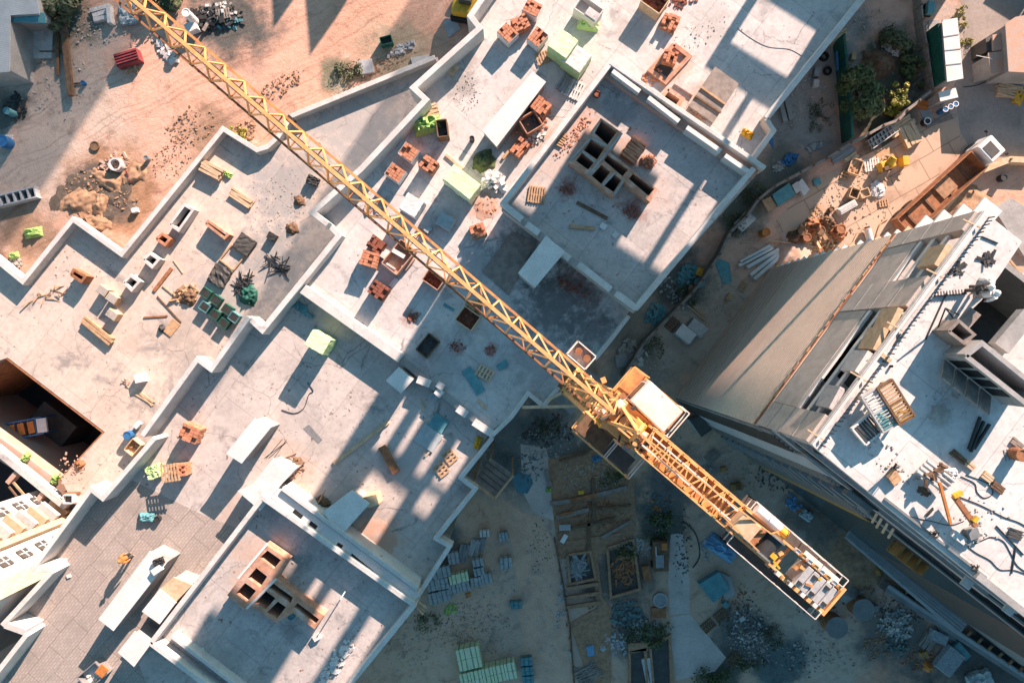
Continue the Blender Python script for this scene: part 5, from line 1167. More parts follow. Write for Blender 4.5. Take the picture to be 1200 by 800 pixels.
plank(190, 335, 206, 348, ZS, .1, .08, 'wood', 'thin orange batten under the rust beam'); plank(203, 305, 214, 320, ZS, .1, .06, 'woodpale', 'thin pale batten beside rust beam')
mound('timber_heap', 222, 348, ZS, .8, .4, 'wooddark', 'dark splintered timber heap by the crates', amp=.8); scatter('timber_scraps', 218, 345, ZS, 18, 12, 20, 45, .15, .5, 'wood', 'orange timber scraps around the splintered heap', long_=2.2)
mound('branch_heap', 292, 346, ZS, .9, .5, 'greendark', 'dark green tangle near the concrete wall', amp=.9)
scatter('timber_scraps', 283, 333, ZS, 14, 10, 40, 40, .1, .4, 'dark', 'black twigs above the green tangle', long_=4)
for i, (px, py, r, l) in enumerate(((351, 236, .5, 'upper dark soil pile on the grey slab'), (343, 268, .55, 'lower dark soil pile on the grey slab'))): mound('soil_pile', px, py, ZS, r, .25, 'wooddark', l, amp=.7)
wrapped(318, 277, ZS, -30, (.8, .6, .5), 'dark', 'black tub on grey slab left of soil piles', 'tub', name='black_tub', amp=.02); wrapped(366, 211, ZS, -25, (1.0, .7, .5), 'dark', 'black bag beside the jib on grey slab', 'bag', name='black_bag', amp=.06)
scatter('timber_scraps', 325, 310, ZS, 14, 16, 20, 40, .1, .4, 'dark', 'dry twigs on the grey slab', long_=4); scatter('slab_debris', 330, 240, ZS, 40, 50, 0, 170, .03, .1, 'rubble', 'grey grit over the shaded slab')
scatter('slab_debris', 90, 300, ZS, 60, 55, 0, 60, .04, .14, 'rubble', 'grit on the sunlit slab corner'); scatter('timber_scraps', 60, 345, ZS, 28, 10, 15, 14, .15, .4, 'wood', 'thin sticks on the sunlit slab', long_=3.5)
board(163, 443, ZS, 12, .85, .75, .6, 'white', 'white box beside planks on left slab', 'white_box', 'box'); stackof('timber_bundle', 'timber', 170, 466, ZS, -40, 4, 1.9, .1, .08, 'woodpale', 'thin planks fanned below the white box', 1, 9)
scatter('brick_rubble', 148, 449, ZS, 6, 6, 0, 22, .12, .26, 'brickdust', 'pinkish rubble left of the white box')
barrel(149, 510, ZS, .35, .7, 'blue', 'blue barrel against the concrete wall'); board(160, 498, ZS, 50, .6, .4, .4, 'white', 'white box above the blue barrel', 'white_box', 'box')
crate(155, 524, ZS, V, (1.2, .9, .7), 'wooden crate of offcuts below the blue barrel', 'woodpale', 'wood')
scatter('brick_rubble', 82, 550, ZS, 18, 26, 40, 50, .08, .2, 'brickdust', 'pinkish rubble along the pit edge'); plank(72, 578, 94, 577, ZS, .2, .1, 'rust', 'rusty plank by the pit corner'); crate(79, 585, ZS, 0, (.8, .7, .6), 'white square trap box by the pit corner', 'slabwhite', 'slate', lumps=1, name='trap_box', cat='box')
mound('debris_heap', 94, 544, ZS, .45, .3, 'rust', 'rusty heap at the pit edge', amp=.7); plank(15, 565, 33, 586, .42, .2, .1, 'wood', 'orange plank over the stair pit', 'plank'); plank(10, 570, 26, 590, .42, .15, .1, 'wooddark', 'brown plank beside the orange one over stair pit')
# the blue and yellow lattice boom standing in the pit
t = thing('pit_hoist', 'blue and yellow lattice hoist standing in the dark pit', 'hoist', P(48, 498, -9))
hm = MB(); a, b = P(-14, 510, -3), P(50, 498, -3)
d = (b-a).normalized(); s = Vector((-d.y, d.x, 0))*.75
for q in (-1, 1):
    hm.bar(a+s*q, b+s*q, .14); hm.bar(a+s*q-Vector((0, 0, 1)), b+s*q-Vector((0, 0, 1)), .14)
for k in range(9):
    p = a.lerp(b, k/8); hm.bar(p-s, p+s, .1); hm.bar(p-s, p-s-Vector((0, 0, 1)), .08); hm.bar(p+s, p+s-Vector((0, 0, 1)), .08)
worldpart('boom', hm, 'blue', t); worldpart('head_plate', MB().box(b+Vector((0, 0, .05)), (.9, 1.3, .2), 8), 'white', t)
for k in (.45, .62, .8): worldpart('yellow_panel', MB().box(a.lerp(b, k)+Vector((0, 0, .08)), (.6, 1.1, .06), 12), 'orange', t)
hs = MB()
for q in (-1, 1):
    p = a.lerp(b, .9)+s*q; hs.bar(p, Vector((p.x, p.y, -9)), .16)
    p = a.lerp(b, .3)+s*q; hs.bar(p, Vector((p.x, p.y, -9)), .16)
worldpart('hoist_leg', hs, 'blue', t)
for i, (px, py) in enumerate(((28, 536), (62, 562))): tarp(px, py, -.5 if i == 0 else -.58, 60, .9, .6, .4, 'glow', 'lime netting on the pit ledge' if not i else 'lime netting at the pit corner', 'green_netting', 'netting', .12)
# ------------------------------------------------------------------ roof of the tall block
def rack(px, py, ang, L, w, n, label, m='galv', base=.5, tilt=6, split=None):
    p = P(px, py, ZR+base); p.z = ZR
    t = thing('formwork_panel', label, 'formwork panel', p, ang, 'ribbed formwork panels on the tower roof')
    f = MB()
    for s in (-1, 1): f.box((0, s*w/2, base), (L, .1, .22))
    for s in (-1, 0, 1): f.box((s*L/2*.98, 0, base), (.09, w, .2))
    f.build('frame', m, t)
    for half in (0, 1):
        r = MB()
        for k in range(n//2):
            x = L*(-.47+.94*(k+.5+half*(n//2))/n); r.box((x, 0, base+.05), (L/n*.42, w*.95, .12), j(3), 0, 0)
        r.build('ribs', split[half] if split else m, t)
    f = MB()
    for s in (-1, 1):
        for q in (-1, 1): f.box((s*L*.4, q*w*.4, base/2-.1), (.12, .12, max(.1, base-.2)))
    f.build('support', 'wood', t)
rack(1031, 480, -58, 2.0, .85, 12, 'white ribbed panel between the orange and black ones', 'galv', .75, split=('slabwhite', 'teal'))
rack(1049, 471, -58, 2.05, .8, 12, 'panel with orange ribs, rightmost of the three', 'wooddark', .85, split=('wood', 'ochre'))
rack(1019, 500, 40, 1.45, 1.0, 9, 'panel with black gaps, leftmost of the three', 'slabwhite', .45, split=('slate', 'slate'))
stackof('timber_pair', 'timber', 1039, 419, ZR, U-2, 2, .6, .1, .12, 'woodpale', 'short timber pair near the rebar roof edge', 1, 2)
barrel(1045, 429, ZR, .06, .12, 'black', 'tiny black pot by the short timber pair', 'pot', 'pot')
stackof('timber_stack', 'timber', 1049, 560, ZR, U+70, 4, .5, .13, .12, 'wood', 'small crossed timber stack alone on white slab', 2, 18)
stackof('timber_pair', 'timber', 1124, 535, ZR, U-5, 3, .85, .09, .12, 'wooddark', 'dark timbers beside the pipe heap', 1, 2); stackof('timber_pair', 'timber', 1137, 545, ZR, U-5, 2, .6, .12, .12, 'woodpale', 'pale timbers right of the dark timbers', 1, 2)
stackof('timber_pair', 'timber', 1158, 559, ZR, U-3, 3, .6, .11, .12, 'woodpale', 'upper timber pair right of the pipe heap', 1, 2); stackof('timber_pair', 'timber', 1170, 571, ZR, U-3, 3, .65, .11, .12, 'wooddark', 'lower timber pair right of the pipe heap', 1, 2)
t = thing('concrete_pump', 'pump boom of grey pipes with orange arms lying on roof', 'pump', P(1100, 565, ZR))
mb = MB()
for k in range(4): mb.cyl(P(1074+k*4, 552-k*4, ZR+.35), P(1106+k*4, 576-k*4, ZR+.35+.05*k), .085, 10)
worldpart('pipe_rack', mb, 'galv', t)
worldpart('boom_arm', MB().bar(P(1101, 565, ZR+.7), P(1114, 614, ZR+.6), .12), 'orange', t); worldpart('boom_arm', MB().bar(P(1118, 581, ZR+.5), P(1143, 616, ZR+.5), .22), 'rust', t)
worldpart('boom_joint', MB().box(P(1122, 579, ZR+.75), (.45, .2, .2), 25).box(P(1143, 608, ZR+.75), (.3, .18, .18), 50), 'yel', t)
worldpart('hose_end', MB().box(P(1139, 624, ZR+.2), (.5, .5, .35), 20).box(P(1134, 634, ZR+.15), (.3, .25, .25), 60), 'steel', t)
mb = MB()
for k in range(9): mb.box(P(1085+k*2.6, 560-k*2+j(6), ZR+.45), (.35, .12, .2), rnd.uniform(0, 180), j(20))
worldpart('clamps', mb, 'wooddark', t)
scatter('roof_scraps', 1082, 575, ZR, 9, 6, -30, 45, .06, .16, 'wooddark', 'brown scraps under pump pipes'); scatter('roof_scraps', 1138, 628, ZR, 8, 10, 60, 40, .08, .2, 'rubble', 'grey rubble at the end of the rusty boom', hump=.3)
tarp(1118, 556, ZR, 10, .55, .5, .3, 'white', 'crumpled white sheet beside the pump pipes', 'white_sheet', 'sheet', .1)
board(1125, 630, ZR, -38, .75, .35, .25, 'slabwhite', 'white block beside rubble at boom end', 'concrete_block', 'block')
hose([(1122, 581), (1150, 592), (1175, 605), (1200, 615), (1230, 640)], ZR, .022, 'black', 'straight black hose running from the pump to the right')
hose([(1126, 558), (1142, 566), (1145, 576), (1153, 583), (1162, 580), (1163, 574), (1155, 565), (1132, 556)], ZR, .02, 'black', 'looped black hose above the timber pairs')
hose([(1134, 640), (1145, 648), (1160, 656), (1172, 667), (1190, 668), (1215, 678)], ZR, .02, 'black', 'lower black hose wandering to the roof edge')
hose([(1142, 637), (1155, 631), (1163, 629), (1176, 634), (1184, 647), (1192, 662), (1206, 672)], ZR, .02, 'black', 'arched black hose beside the lower one')
hose([(1061, 604), (1090, 610), (1113, 615), (1130, 610)], ZR, .018, 'dark', 'thin dark hose pointing at the boom tip')
for k, (a, b, c, d, l) in enumerate(((1168, 616, 1200, 650, 'long dark rod crossing the hoses'), (1191, 640, 1186, 672, 'dark rod upright beside arched hose'), (1048, 404, 1056, 391, 'short dark rod left of tripod'), (1085, 398, 1110, 343, 'thin rod slanting to the tripod'))):
    plank(a, b, c, d, ZR, .06, .06, 'dark', l, 'steel_rod', 'rod')
t = thing('rebar_comb', 'long rebar comb lying near the white sacks', 'rebar', P(1115, 345, ZR))
mb = MB().bar(P(1095, 347, ZR+.05), P(1133, 344, ZR+.05), .05)
for k in range(11): mb.bar(P(1096+k*3.5, 347-k*.3, ZR+.05), P(1095.5+k*3.5, 342-k*.3, ZR+.25), .035)
worldpart('bars', mb, 'dark', t)
plank(1151, 277, 1170, 285, ZR, .06, .06, 'dark', 'dark rod on the far corner of roof', 'steel_rod', 'rod')
scatter('rebar_offcuts', 1156, 303, ZR, 6, 6, 0, 16, .2, .4, 'dark', 'rebar tangle on roof beyond the comb', long_=2, flat=.1); scatter('rebar_offcuts', 1121, 317, ZR, 6, 5, 0, 9, .2, .4, 'dark', 'small rebar tangle left of the larger one', long_=2, flat=.1)
mound('cement_heap', 1155, 331, ZR, .42, .45, 'deck', 'rounded heap of pale sacks near the roof well', amp=.3)
mound('grit_heap', 1101, 485, ZR, .5, .03, 'rubble', 'flat grey grit stain on roof', kind='stuff')
person(1133, 339, ZR, 200, 'person in dark clothes and white helmet by roof heap', 'dark', 'slate'); person(1140, 346, ZR, 120, 'person in white jacket and white helmet near roof well', 'white', 'steel')
stackof('board_stack', 'timber', 1090, 600, ZR, 40, 2, .5, .06, .06, 'dark', 'dark sticks below the pump boom', 1, 12)
tag(MB().bar(P(1108, 361, ZR+1.2), P(1097, 389, ZR), .05).bar(P(1108, 361, ZR+1.2), P(1124, 369, ZR), .05).bar(P(1108, 361, ZR+1.2), P(1117, 372, ZR), .05).build('tripod', 'dark'), 'thin black tripod beside the shutter box', 'tripod')
for px, py, l in ((1049, 547, 'rebar tuft at the south roof edge'), (1095, 625, 'rebar tuft in middle of roof'), (1143, 665, 'rebar tuft by the lower roof step')):
    mb = MB()
    for k in range(14): mb.bar(P(px+j(5), py+j(4), ZR), P(px+j(6), py+j(5), ZR+.7), .03)
    tag(mb.build('rebar_tuft', 'dark'), l, 'rebar', 'rebar tufts on the tower roof')
stackof('rebar_bundle', 'rebar', 1191, 626, ZR, -25, 7, .7, .06, .08, 'slate', 'dark green bundle at the right roof edge', 1, 10); stackof('dark_beams', 'beams', 1147, 510, ZR, 62, 3, 1.6, .1, .14, 'dark', 'dark steel beams in the core shadow', 1, 9, gap=2)
stackof('board_stack', 'timber', 1193, 520, ZR, U, 3, .7, .1, .1, 'plank', 'grey boards near right edge above the rust drum', 1, 6); barrel(1198, 533, ZR, .3, .6, 'rust', 'rust coloured drum at the right edge', 'drum', 'drum')
tag(MB().bar(P(1176, 527, ZR), P(1179, 540, ZR), .04).bar(P(1180, 526, ZR), P(1183, 539, ZR), .04).bar(P(1177, 530, ZR), P(1181, 529, ZR), .03).bar(P(1178, 535, ZR), P(1182, 534, ZR), .03).build('ladder', 'steel'), 'short ladder lying on roof near rust drum', 'ladder')
scatter('roof_scraps', 1110, 460, ZR, 40, 20, 50, 50, .04, .12, 'rubble', 'grey specks across the tower roof'); scatter('roof_scraps', 1045, 540, ZR, 55, 20, -38, 50, .04, .12, 'rubble', 'grey specks along the south roof edge'); scatter('roof_scraps', 1150, 610, ZR, 40, 30, 0, 60, .03, .12, 'rubble', 'grey specks around the hoses')
scatter('roof_rubble', 1134, 413, ZR, 16, 12, 40, 130, .06, .22, 'soilheap', 'brown rubble beside the lift core', hump=.2)
plank(1180, 300, 1195, 318, 20.3, .12, .12, 'wood', 'timber on the floor of the roof well'); scatter('well_debris', 1190, 330, 20.3, 18, 14, 0, 30, .1, .3, 'rubble', 'grey debris on the roof well floor')

# ------------------------------------------------------------------ upper-left ground
t = thing('corrugated_shed', 'grey corrugated shed roof in the top left corner', 'shed', P(10, 20, 0))
def shed(root, pts, z, m, wall='wallgrey', roofn='roof'):
    q = XY(pts, z); worldpart('wall', MB().prism(inset(q, .15), 0, z-.08), wall, root); return worldpart(roofn, MB().prism(q, z-.08, z), m, root)
M['corrug'] = mat('corrugated_roof', (.5, .49, .48), (.42, .41, .41), 1, .55, lines=(80, .28, .35))
shed(t, [(-60, -40), (40, -40), (46, 16), (12, 18), (11, 84), (-60, 90)], 3.0, 'corrug')
slab([(11, 17), (46, 15), (52, 15), (54, 27), (12, 26)], 2.6, .1, 'teal', 'blue green awning strip along the shed roof', 'awning', 'awning')
tag(MB().bar(P(20, 25, 2.5), P(20, 25, 0), .12).bar(P(50, 25, 2.5), P(50, 25, 0), .12).build('awning_post', 'steel'), 'steel posts carrying the blue green awning', 'post')
bush('bush', 'dense green bush beside the corrugated shed', 'bush', 68, 8, 1.9, 2.2, 2600, 'weed', seed=2)
bush('bush', 'dark bush cut by the top edge right of crane jib', 'bush', 190, -6, 1.6, 1.6, 1200, 'weed', seed=3); bush('bush', 'dark bush at the top edge left of jib', 'bush', 200, 2, 1.0, 1.2, 500, 'leaf', seed=4)
plank(73, 26, 82, 112, .3, .5, .3, 'wooddark', 'long dark beam lying below the bush', 'beam', 'beam'); plank(67, 34, 67, 88, .05, .22, .2, 'wooddark', 'thinner dark beam left of the long one', 'beam', 'beam'); plank(46, 60, 75, 60, .05, .1, .1, 'wooddark', 'thin dark bar crossing the beams', 'bar', 'bar'); plank(85, 98, 97, 97, .05, .1, .1, 'dark', 'thin bar right of the long beam', 'bar', 'bar')
for k in range(4): barrel(97, 97, 0, .18, .3, 'blue', 'small blue pot right of the long beam', 'pot', 'pot') if k == 0 else None
t = thing('red_skip', 'dark red ribbed pallet box on the sandy track', 'skip', P(148, 67, .8), 17)
t.location.z = 0
MB().box((0, 0, .4), (2.1, 1.1, .8)).build('box', 'red', t, bevel=.03); mb = MB()
for k in range(4): mb.box((0, -.36+k*.24, .84), (2.0, .1, .07))
mb.build('slats', 'red', t)
stackof('concrete_posts', 'posts', 118, 15, 0, 15, 3, 1.7, .35, .35, 'deck', 'pale concrete posts near the top left bush', 1, 5); board(127, 16, 0, 95, 1.6, .35, .6, 'deck', 'pale post across the other posts', 'concrete_post', 'post')
wrapped(150, 16, 0, 10, (1.6, 1.6, .4), 'bluewrap', 'blue grey rubbish sheets left of crane jib', 'sheet stack', name='sheet_stack', amp=.12)
barrel(218, 15, 0, .35, 1.9, 'white', 'tall pale pipe standing by the top debris', 'pipe', 'pipe'); wrapped(223, 31, 0, 25, (1.0, .8, .8), 'slabwhite', 'pale block below the tall pale pipe', 'block', name='concrete_block', amp=.02)
scatter('debris', 255, 20, 0, 34, 18, 0, 200, .1, .35, 'slate', 'dark scrap heap by the top edge', hump=.4); scatter('debris', 262, 24, 0, 24, 12, 0, 40, .1, .4, 'teal', 'dull teal scraps in the top heap', hump=.4); scatter('debris', 250, 22, 0, 30, 16, 0, 100, .1, .5, 'dark', 'black scrap in the top heap', hump=.5); scatter('debris', 258, 15, 0, 30, 14, 0, 45, .1, .4, 'litter', 'pale litter in the top heap', hump=.5)
wood_pallet(261, 16, .3, 10, 'grey pallet on the top scrap heap', m='plank'); plank(238, 36, 246, 22, .3, .3, .1, 'plank', 'grey plank on the top scrap heap')
scatter('rubble', 195, 60, 0, 22, 10, -35, 45, .15, .5, 'deck', 'pale concrete rubble under the crane jib'); scatter('rubble', 155, 82, 0, 8, 6, 0, 18, .1, .4, 'wood', 'sticks and scraps beside the red skip', long_=2)
scatter('rubble', 110, 30, 0, 55, 25, 0, 150, .06, .22, 'rubble', 'grey stones on the shaded yard near bush'); scatter('rubble', 60, 100, 0, 55, 45, 0, 160, .05, .18, 'rubble', 'grey stones on the shaded yard below shed'); scatter('rubble', 20, 125, 0, 16, 18, 0, 60, .1, .35, 'dark', 'dark litter at the left edge')
slab([(30, 36), (62, 36), (60, 68), (30, 69)], 0, .06, 'deck', 'cracked concrete pad under shed eaves'); board(20, 78, 0, 0, 1.0, .8, .4, 'wood', 'brown box below the shed', 'wooden_box', 'box'); board(24, 61, 0, 70, .5, .5, .5, 'white', 'white box in the shed shadow', 'white_box', 'box')
barrel(8, 130, 0, .3, 1.0, 'teal', 'green cylinder at the left edge', 'gas_cylinder', 'cylinder'); barrel(2, 165, 0, .5, .9, 'blue', 'blue drum cut by the left edge', 'drum', 'drum'); wood_pallet(9, 162, 0, 0, 'small white grid beside the blue drum', .8, .6, 'slabwhite', 5)
t = thing('precast_trough', 'row of precast concrete troughs at the left edge', 'trough', P(24, 232, 0), 14)
mb = MB()
for s in (-.45, .45): mb.box((-.5, s, .3), (4.6, .12, .6))
for k in range(8): mb.box((-2.7+k*.63, 0, .3), (.12, .8, .6))
mb.build('walls', 'corr', t); MB().box((-.5, 0, .04), (4.5, .8, .06)).build('base', 'slate', t)
tarp(36, 272, 0, 10, 1.6, .9, .4, 'glow', 'lime netting on the muddy ground', 'green_netting', 'netting', .12); tarp(14, 299, 0, 20, .8, .6, .4, 'glow', 'smaller lime netting near slab corner', 'green_netting', 'netting', .12)
scatter('rubble', 17, 308, 0, 10, 7, 0, 40, .15, .4, 'rubble', 'grey rubble beside the smaller lime netting')
for px, py, r, h, q, a_, l in ((92, 236, 1.7, .3, .6, 20, 'ochre soil ridge left of the mud'), (128, 212, 1.5, .3, .55, -25, 'ochre soil ridge above the mud'), (113, 262, 1.2, .3, .7, 10, 'small ochre soil ridge by the slab kerb'), (160, 204, 1.4, .25, .6, 40, 'low ochre soil ridge right of mud'), (118, 240, 1.2, .35, .5, 60, 'ochre soil tongue inside the mud')):
    mound('soil_ridge', px, py, 0, r, h, 'soilheap', l, amp=.9, sq=q, ang=a_)
for px, py, r, a_, l in ((95, 214, 1.7, 10, 'black mud patch above the ochre ridges'), (132, 232, 1.5, -30, 'black mud patch in the dug soil'), (70, 232, 1.3, 60, 'black mud patch beside trough'), (125, 252, 1.1, 20, 'black mud patch near the slab kerb'), (148, 222, 1.0, 70, 'black mud streak beside the pipe ring')):
    mound('mud', px, py, 0, r, .07, 'mud', l, amp=.8, sq=.5, ang=a_, kind='stuff')
scatter('soil_clods', 118, 228, 0, 48, 34, 0, 240, .05, .25, 'soilheap', 'clods over the dug soil'); scatter('soil_clods', 200, 190, 0, 30, 30, 0, 120, .04, .14, 'soilheap', 'small clods by the kerb corner')
t = thing('concrete_ring', 'concrete pipe ring with dark hole in the dug soil', 'pipe ring', P(136, 193, .4)); t.location.z = 0
MB().ring((0, 0, 0), .42, .58, .6, 28).build('ring', 'deck', t); MB().cyl((0, 0, .01), (0, 0, .03), .42, 24).build('well', 'black', t)
barrel(111, 171, 0, .4, .12, 'wooddark', 'dark round lid lying on the sand', 'manhole_lid', 'lid'); barrel(171, 185, 0, .2, .5, 'steel', 'small grey pipe stub in the dug soil', 'pipe_stub', 'pipe'); board(157, 246, 0, 15, .5, .4, .4, 'white', 'small white box in dug soil', 'white_box', 'box')
scatter('rubble', 135, 190, 0, 26, 10, 20, 70, .1, .4, 'brickdust', 'clods of earth around the pipe ring', long_=1.5); plank(122, 196, 140, 203, 0, .15, .1, 'wooddark', 'crooked dark pipe beside pipe ring'); plank(147, 200, 153, 213, .1, .12, .1, 'red', 'dark red bar near the mud')
scatter('soil_clods', 275, 165, 0, 40, 16, 40, 160, .08, .3, 'soilheap', 'brown clods along the haul road edge'); scatter('soil_clods', 220, 150, 0, 35, 25, 30, 120, .06, .22, 'soilheap', 'brown clods beside the slab kerb'); scatter('soil_clods', 330, 100, 0, 35, 14, 30, 110, .06, .22, 'soilheap', 'brown clods near the crane jib')
bush('weeds', 'yellowing weeds at the slab corner', 'weeds', 278, 158, .9, .5, 350, 'leafy', .03, seed=8, crown='leaves', sz=.14); bush('weeds', 'green weeds above kerb right of jib', 'weeds', 408, 80, 1.5, .4, 500, 'weed', .03, .6, seed=9, crown='leaves', sz=.14)
t = thing('dark_skip', 'dark green metal skip on the haul road', 'skip', P(454, 51, 0), 15)
MB().box((0, .33, .35), (1.0, .06, .7)).box((0, -.33, .35), (1.0, .06, .7)).box((.5, 0, .35), (.06, .6, .7)).box((-.5, 0, .35), (.06, .6, .7)).build('sides', 'greendark', t); MB().box((0, 0, .2), (.95, .6, .1)).build('floor_plate', 'slate', t)
board(429, 78, 0, 10, 1.2, 1.2, .3, 'corr', 'grey concrete slab on weedy verge'); slab([(519, 25), (533, 20), (540, 34), (526, 44)], 0, .12, 'corr', 'grey slab by the upper parapet'); slab([(481, 68), (502, 64), (506, 71), (483, 76)], 0, .2, 'corr', 'broken grey slab against the kerb'); scatter('rubble', 470, 58, 0, 18, 6, 25, 60, .1, .35, 'corr', 'pale broken rubble by the dark skip')
scatter('rubble', 450, 75, 0, 45, 10, 25, 110, .05, .2, 'soilheap', 'stony verge beyond the kerb')
t = thing('yellow_excavator', 'yellow excavator body at the top edge beside the building', 'excavator', P(548, 2, 1.8), -10); t.location.z = 0
MB().box((0, 0, 1.2), (2.6, 2.0, .9)).build('body', 'yel', t, bevel=.2); MB().box((-.2, .2, 1.95), (1.1, .95, .6)).build('cab', 'slate', t, bevel=.1); MB().box((.9, -.5, 1.75), (.6, .6, .25)).build('engine_cover', 'dark', t, bevel=.05)
for s in (-1, 1): MB().box((0, s*.95, .38), (2.9, .45, .7)).build('track', 'black', t, bevel=.15)
MB().bar((1.3, .2, 1.3), (3.2, .3, 1.7), .3).bar((3.2, .3, 1.7), (4.3, .3, .5), .22).build('boom', 'yel', t)

# ------------------------------------------------------------------ upper-right ground
def fence(name, pts, h, th, m, label, post=1.2, postm='wooddark'):
    q = XY(pts, 0); c = q[len(q)//2]; t = thing(name, label, 'fence', (c.x, c.y, 0))
    worldpart('panel', MB().wall(q, 0.05, h, th), m, t)
    for i in range(len(q)-1):
        L = (q[i+1]-q[i]).length
        for k in range(max(1, int(L/post))):
            p = q[i].lerp(q[i+1], k/max(1, int(L/post))); worldpart('post', MB().bar((p.x, p.y, 0), (p.x, p.y, h+.12), .14), postm, t)
fence('site_fence', [(1080, 113), (1066, 125), (1052, 136), (1042, 147), (1025, 153), (1008, 163), (988, 173), (960, 191), (930, 207), (900, 223), (882, 238), (868, 258), (850, 275), (838, 300), (818, 330), (806, 345), (780, 372), (752, 400), (728, 440)], 1.5, .22, 'plank', 'long curving dark fence between building and yard')
fence('yard_fence', [(1068, -20), (1072, 30), (1077, 60), (1082, 95), (1085, 114)], 1.2, .14, 'plank', 'dark fence running up to top edge by bush')
fence('green_fence', [(977, 52), (982, 100), (987, 168)], 1.9, .2, 'greendark', 'dark green sheet fence beside the tree', 1.6, 'greendark')
bush('tree', 'leafy green tree between green fence and yard fence', 'tree', 1018, 110, 2.6, 3.0, 5200, 'leaf', .14, .75, seed=11, sz=.2)
bush('shrub', 'yellow green shrub right of the leafy tree', 'shrub', 1054, 112, .9, 1.7, 800, 'leafy', .05, 1.3, seed=12, sz=.18); bush('shrub', 'low yellowing shrub against the curved fence', 'shrub', 1046, 130, .8, .8, 420, 'leafy', .04, .6, seed=13, sz=.15)
bush('shrub', 'dark shrub above the pink rubbish', 'shrub', 1055, 46, 1.8, 1.2, 1500, 'weed', .06, .6, seed=14, sz=.18); bush('shrub', 'dark undergrowth by the yard fence', 'shrub', 1070, 82, 1.2, .9, 900, 'leaf', .05, 1.4, seed=15, sz=.18)
mound('brush_heap', 1030, 75, 0, 1.4, .8, 'wooddark', 'brown brush heap above the tree', amp=.7); scatter('rubbish', 1045, 60, 0, 13, 8, -20, 90, .1, .35, 'deck', 'pinkish rubbish heap among the shrubs', hump=.4)
t = thing('tyre', 'black tyre lying beside the upper parapet', 'tyre', P(966, 66, .2)); t.location.z = 0; MB().ring((0, 0, 0), .22, .42, .26, 26).build('tread', 'black', t, bevel=.05)
t = thing('tyre', 'black tyre lower down beside green fence', 'tyre', P(970, 83, .2)); t.location.z = 0; MB().ring((0, 0, 0), .2, .38, .26, 26).build('tread', 'black', t, bevel=.05)
board(958, 84, 0, 80, .8, .5, .5, 'steel', 'grey block beside the tyres', 'concrete_block', 'block'); board(957, 97, 0, 85, .6, .5, .5, 'deck', 'pale block below the grey one', 'concrete_block', 'block')
stackof('board_stack', 'timber', 983, 43, 0, 15, 3, 1.6, .3, .2, 'woodpale', 'pale boards at the top of green fence', 2, 6); barrel(991, 67, 0, .22, .6, 'blue', 'blue pail right of green fence', 'pail', 'pail'); barrel(990, 80, 0, .24, .5, 'teal', 'teal pail right of green fence', 'pail', 'pail'); board(1001, 66, 0, 80, .6, .4, .5, 'wood', 'brown box right of the blue pail', 'wooden_box', 'box'); plank(985, 45, 984, 72, 0, .3, .4, 'wooddark', 'dark beam beside green fence', 'beam', 'beam'); plank(981, 60, 982, 82, 1.0, .15, .3, 'blue', 'blue strip on the green fence', 'strip', 'strip')
for k, (px, py, l) in enumerate(((918, 131, 'left of the two concrete beams under the parapet'), (925, 128, 'right of the two concrete beams under the parapet'))): board(px, py, 0, -76, 1.8, .4, .35, 'wallgrey', l, 'concrete_beam', 'beam')
slab([(897, 152), (905, 152), (907, 174), (901, 166)], 6, .1, 'blue', 'blue sheet hanging at the building corner', 'sheet', 'sheet')
scatter('rubbish', 955, 172, 0, 14, 5, 30, 70, .12, .35, 'litter', 'white and pink rubbish at the fence', hump=.2); scatter('rubbish', 925, 187, 0, 14, 6, 25, 80, .12, .35, 'blue', 'blue rubbish bags along fence', hump=.25); scatter('rubbish', 913, 195, 0, 10, 6, 25, 60, .12, .3, 'litter', 'white rubbish below the blue bags', hump=.2)
scatter('rubbish', 880, 300, 0, 1, 1, 0, 4, .2, .3, 'litter', 'scrap near the grey profiles')
scatter('rubbish', 805, 322, 0, 12, 18, -50, 90, .12, .4, 'teal', 'teal plastic rubbish beside the building', hump=.2); scatter('rubbish', 768, 368, 0, 14, 16, -50, 90, .12, .4, 'teal', 'teal plastic rubbish further down the gap', hump=.2); scatter('rubbish', 790, 345, 0, 40, 14, -55, 120, .06, .22, 'litter', 'mixed litter in the gap behind the building')
scatter('rubble', 940, 110, 0, 30, 45, -30, 220, .05, .2, 'rubble', 'grey stones behind the upper parapet'); scatter('rubble', 1000, 25, 0, 50, 22, 0, 140, .05, .2, 'rubble', 'grey stones near the top edge')
bush('weeds', 'thin weeds below the building corner', 'weeds', 880, 225, 1.6, .5, 500, 'weed', .03, .7, seed=21, crown='leaves', sz=.12); bush('weeds', 'thin weeds in the gap by fence', 'weeds', 860, 265, 1.2, .4, 400, 'weed', .03, 1.2, seed=22, crown='leaves', sz=.12); bush('weeds', 'weeds left of green fence', 'weeds', 962, 135, 1.2, .4, 380, 'weed', .03, 1.4, seed=23, crown='leaves', sz=.12)
t = thing('site_shed', 'long white roofed shed with green side', 'shed', P(1116, 58, 0))
shed(t, [(1104, 24), (1122, 21), (1129, 92), (1110, 96)], 2.6, 'slabwhite'); worldpart('green_side', MB().wall(XY([(1101, 28), (1108, 95)], 2.2), .05, 2.3, .5), 'greendark', t); [worldpart('roof_seam', MB().wall(XY([a, b], 2.66), 2.603, 2.64, .08), 'wallgrey', t) for a, b in (((1106, 43), (1124, 40)), ((1107, 59), (1126, 57)), ((1108, 76), (1127, 74)))]
slab([(1088, 24), (1101, 23), (1104, 60), (1090, 62)], 0, .1, 'wallgrey', 'grey concrete pad left of white shed')
t = thing('turquoise_cart', 'turquoise cart at the top edge', 'cart', P(1092, 8, .9), 84); t.location.z = 0
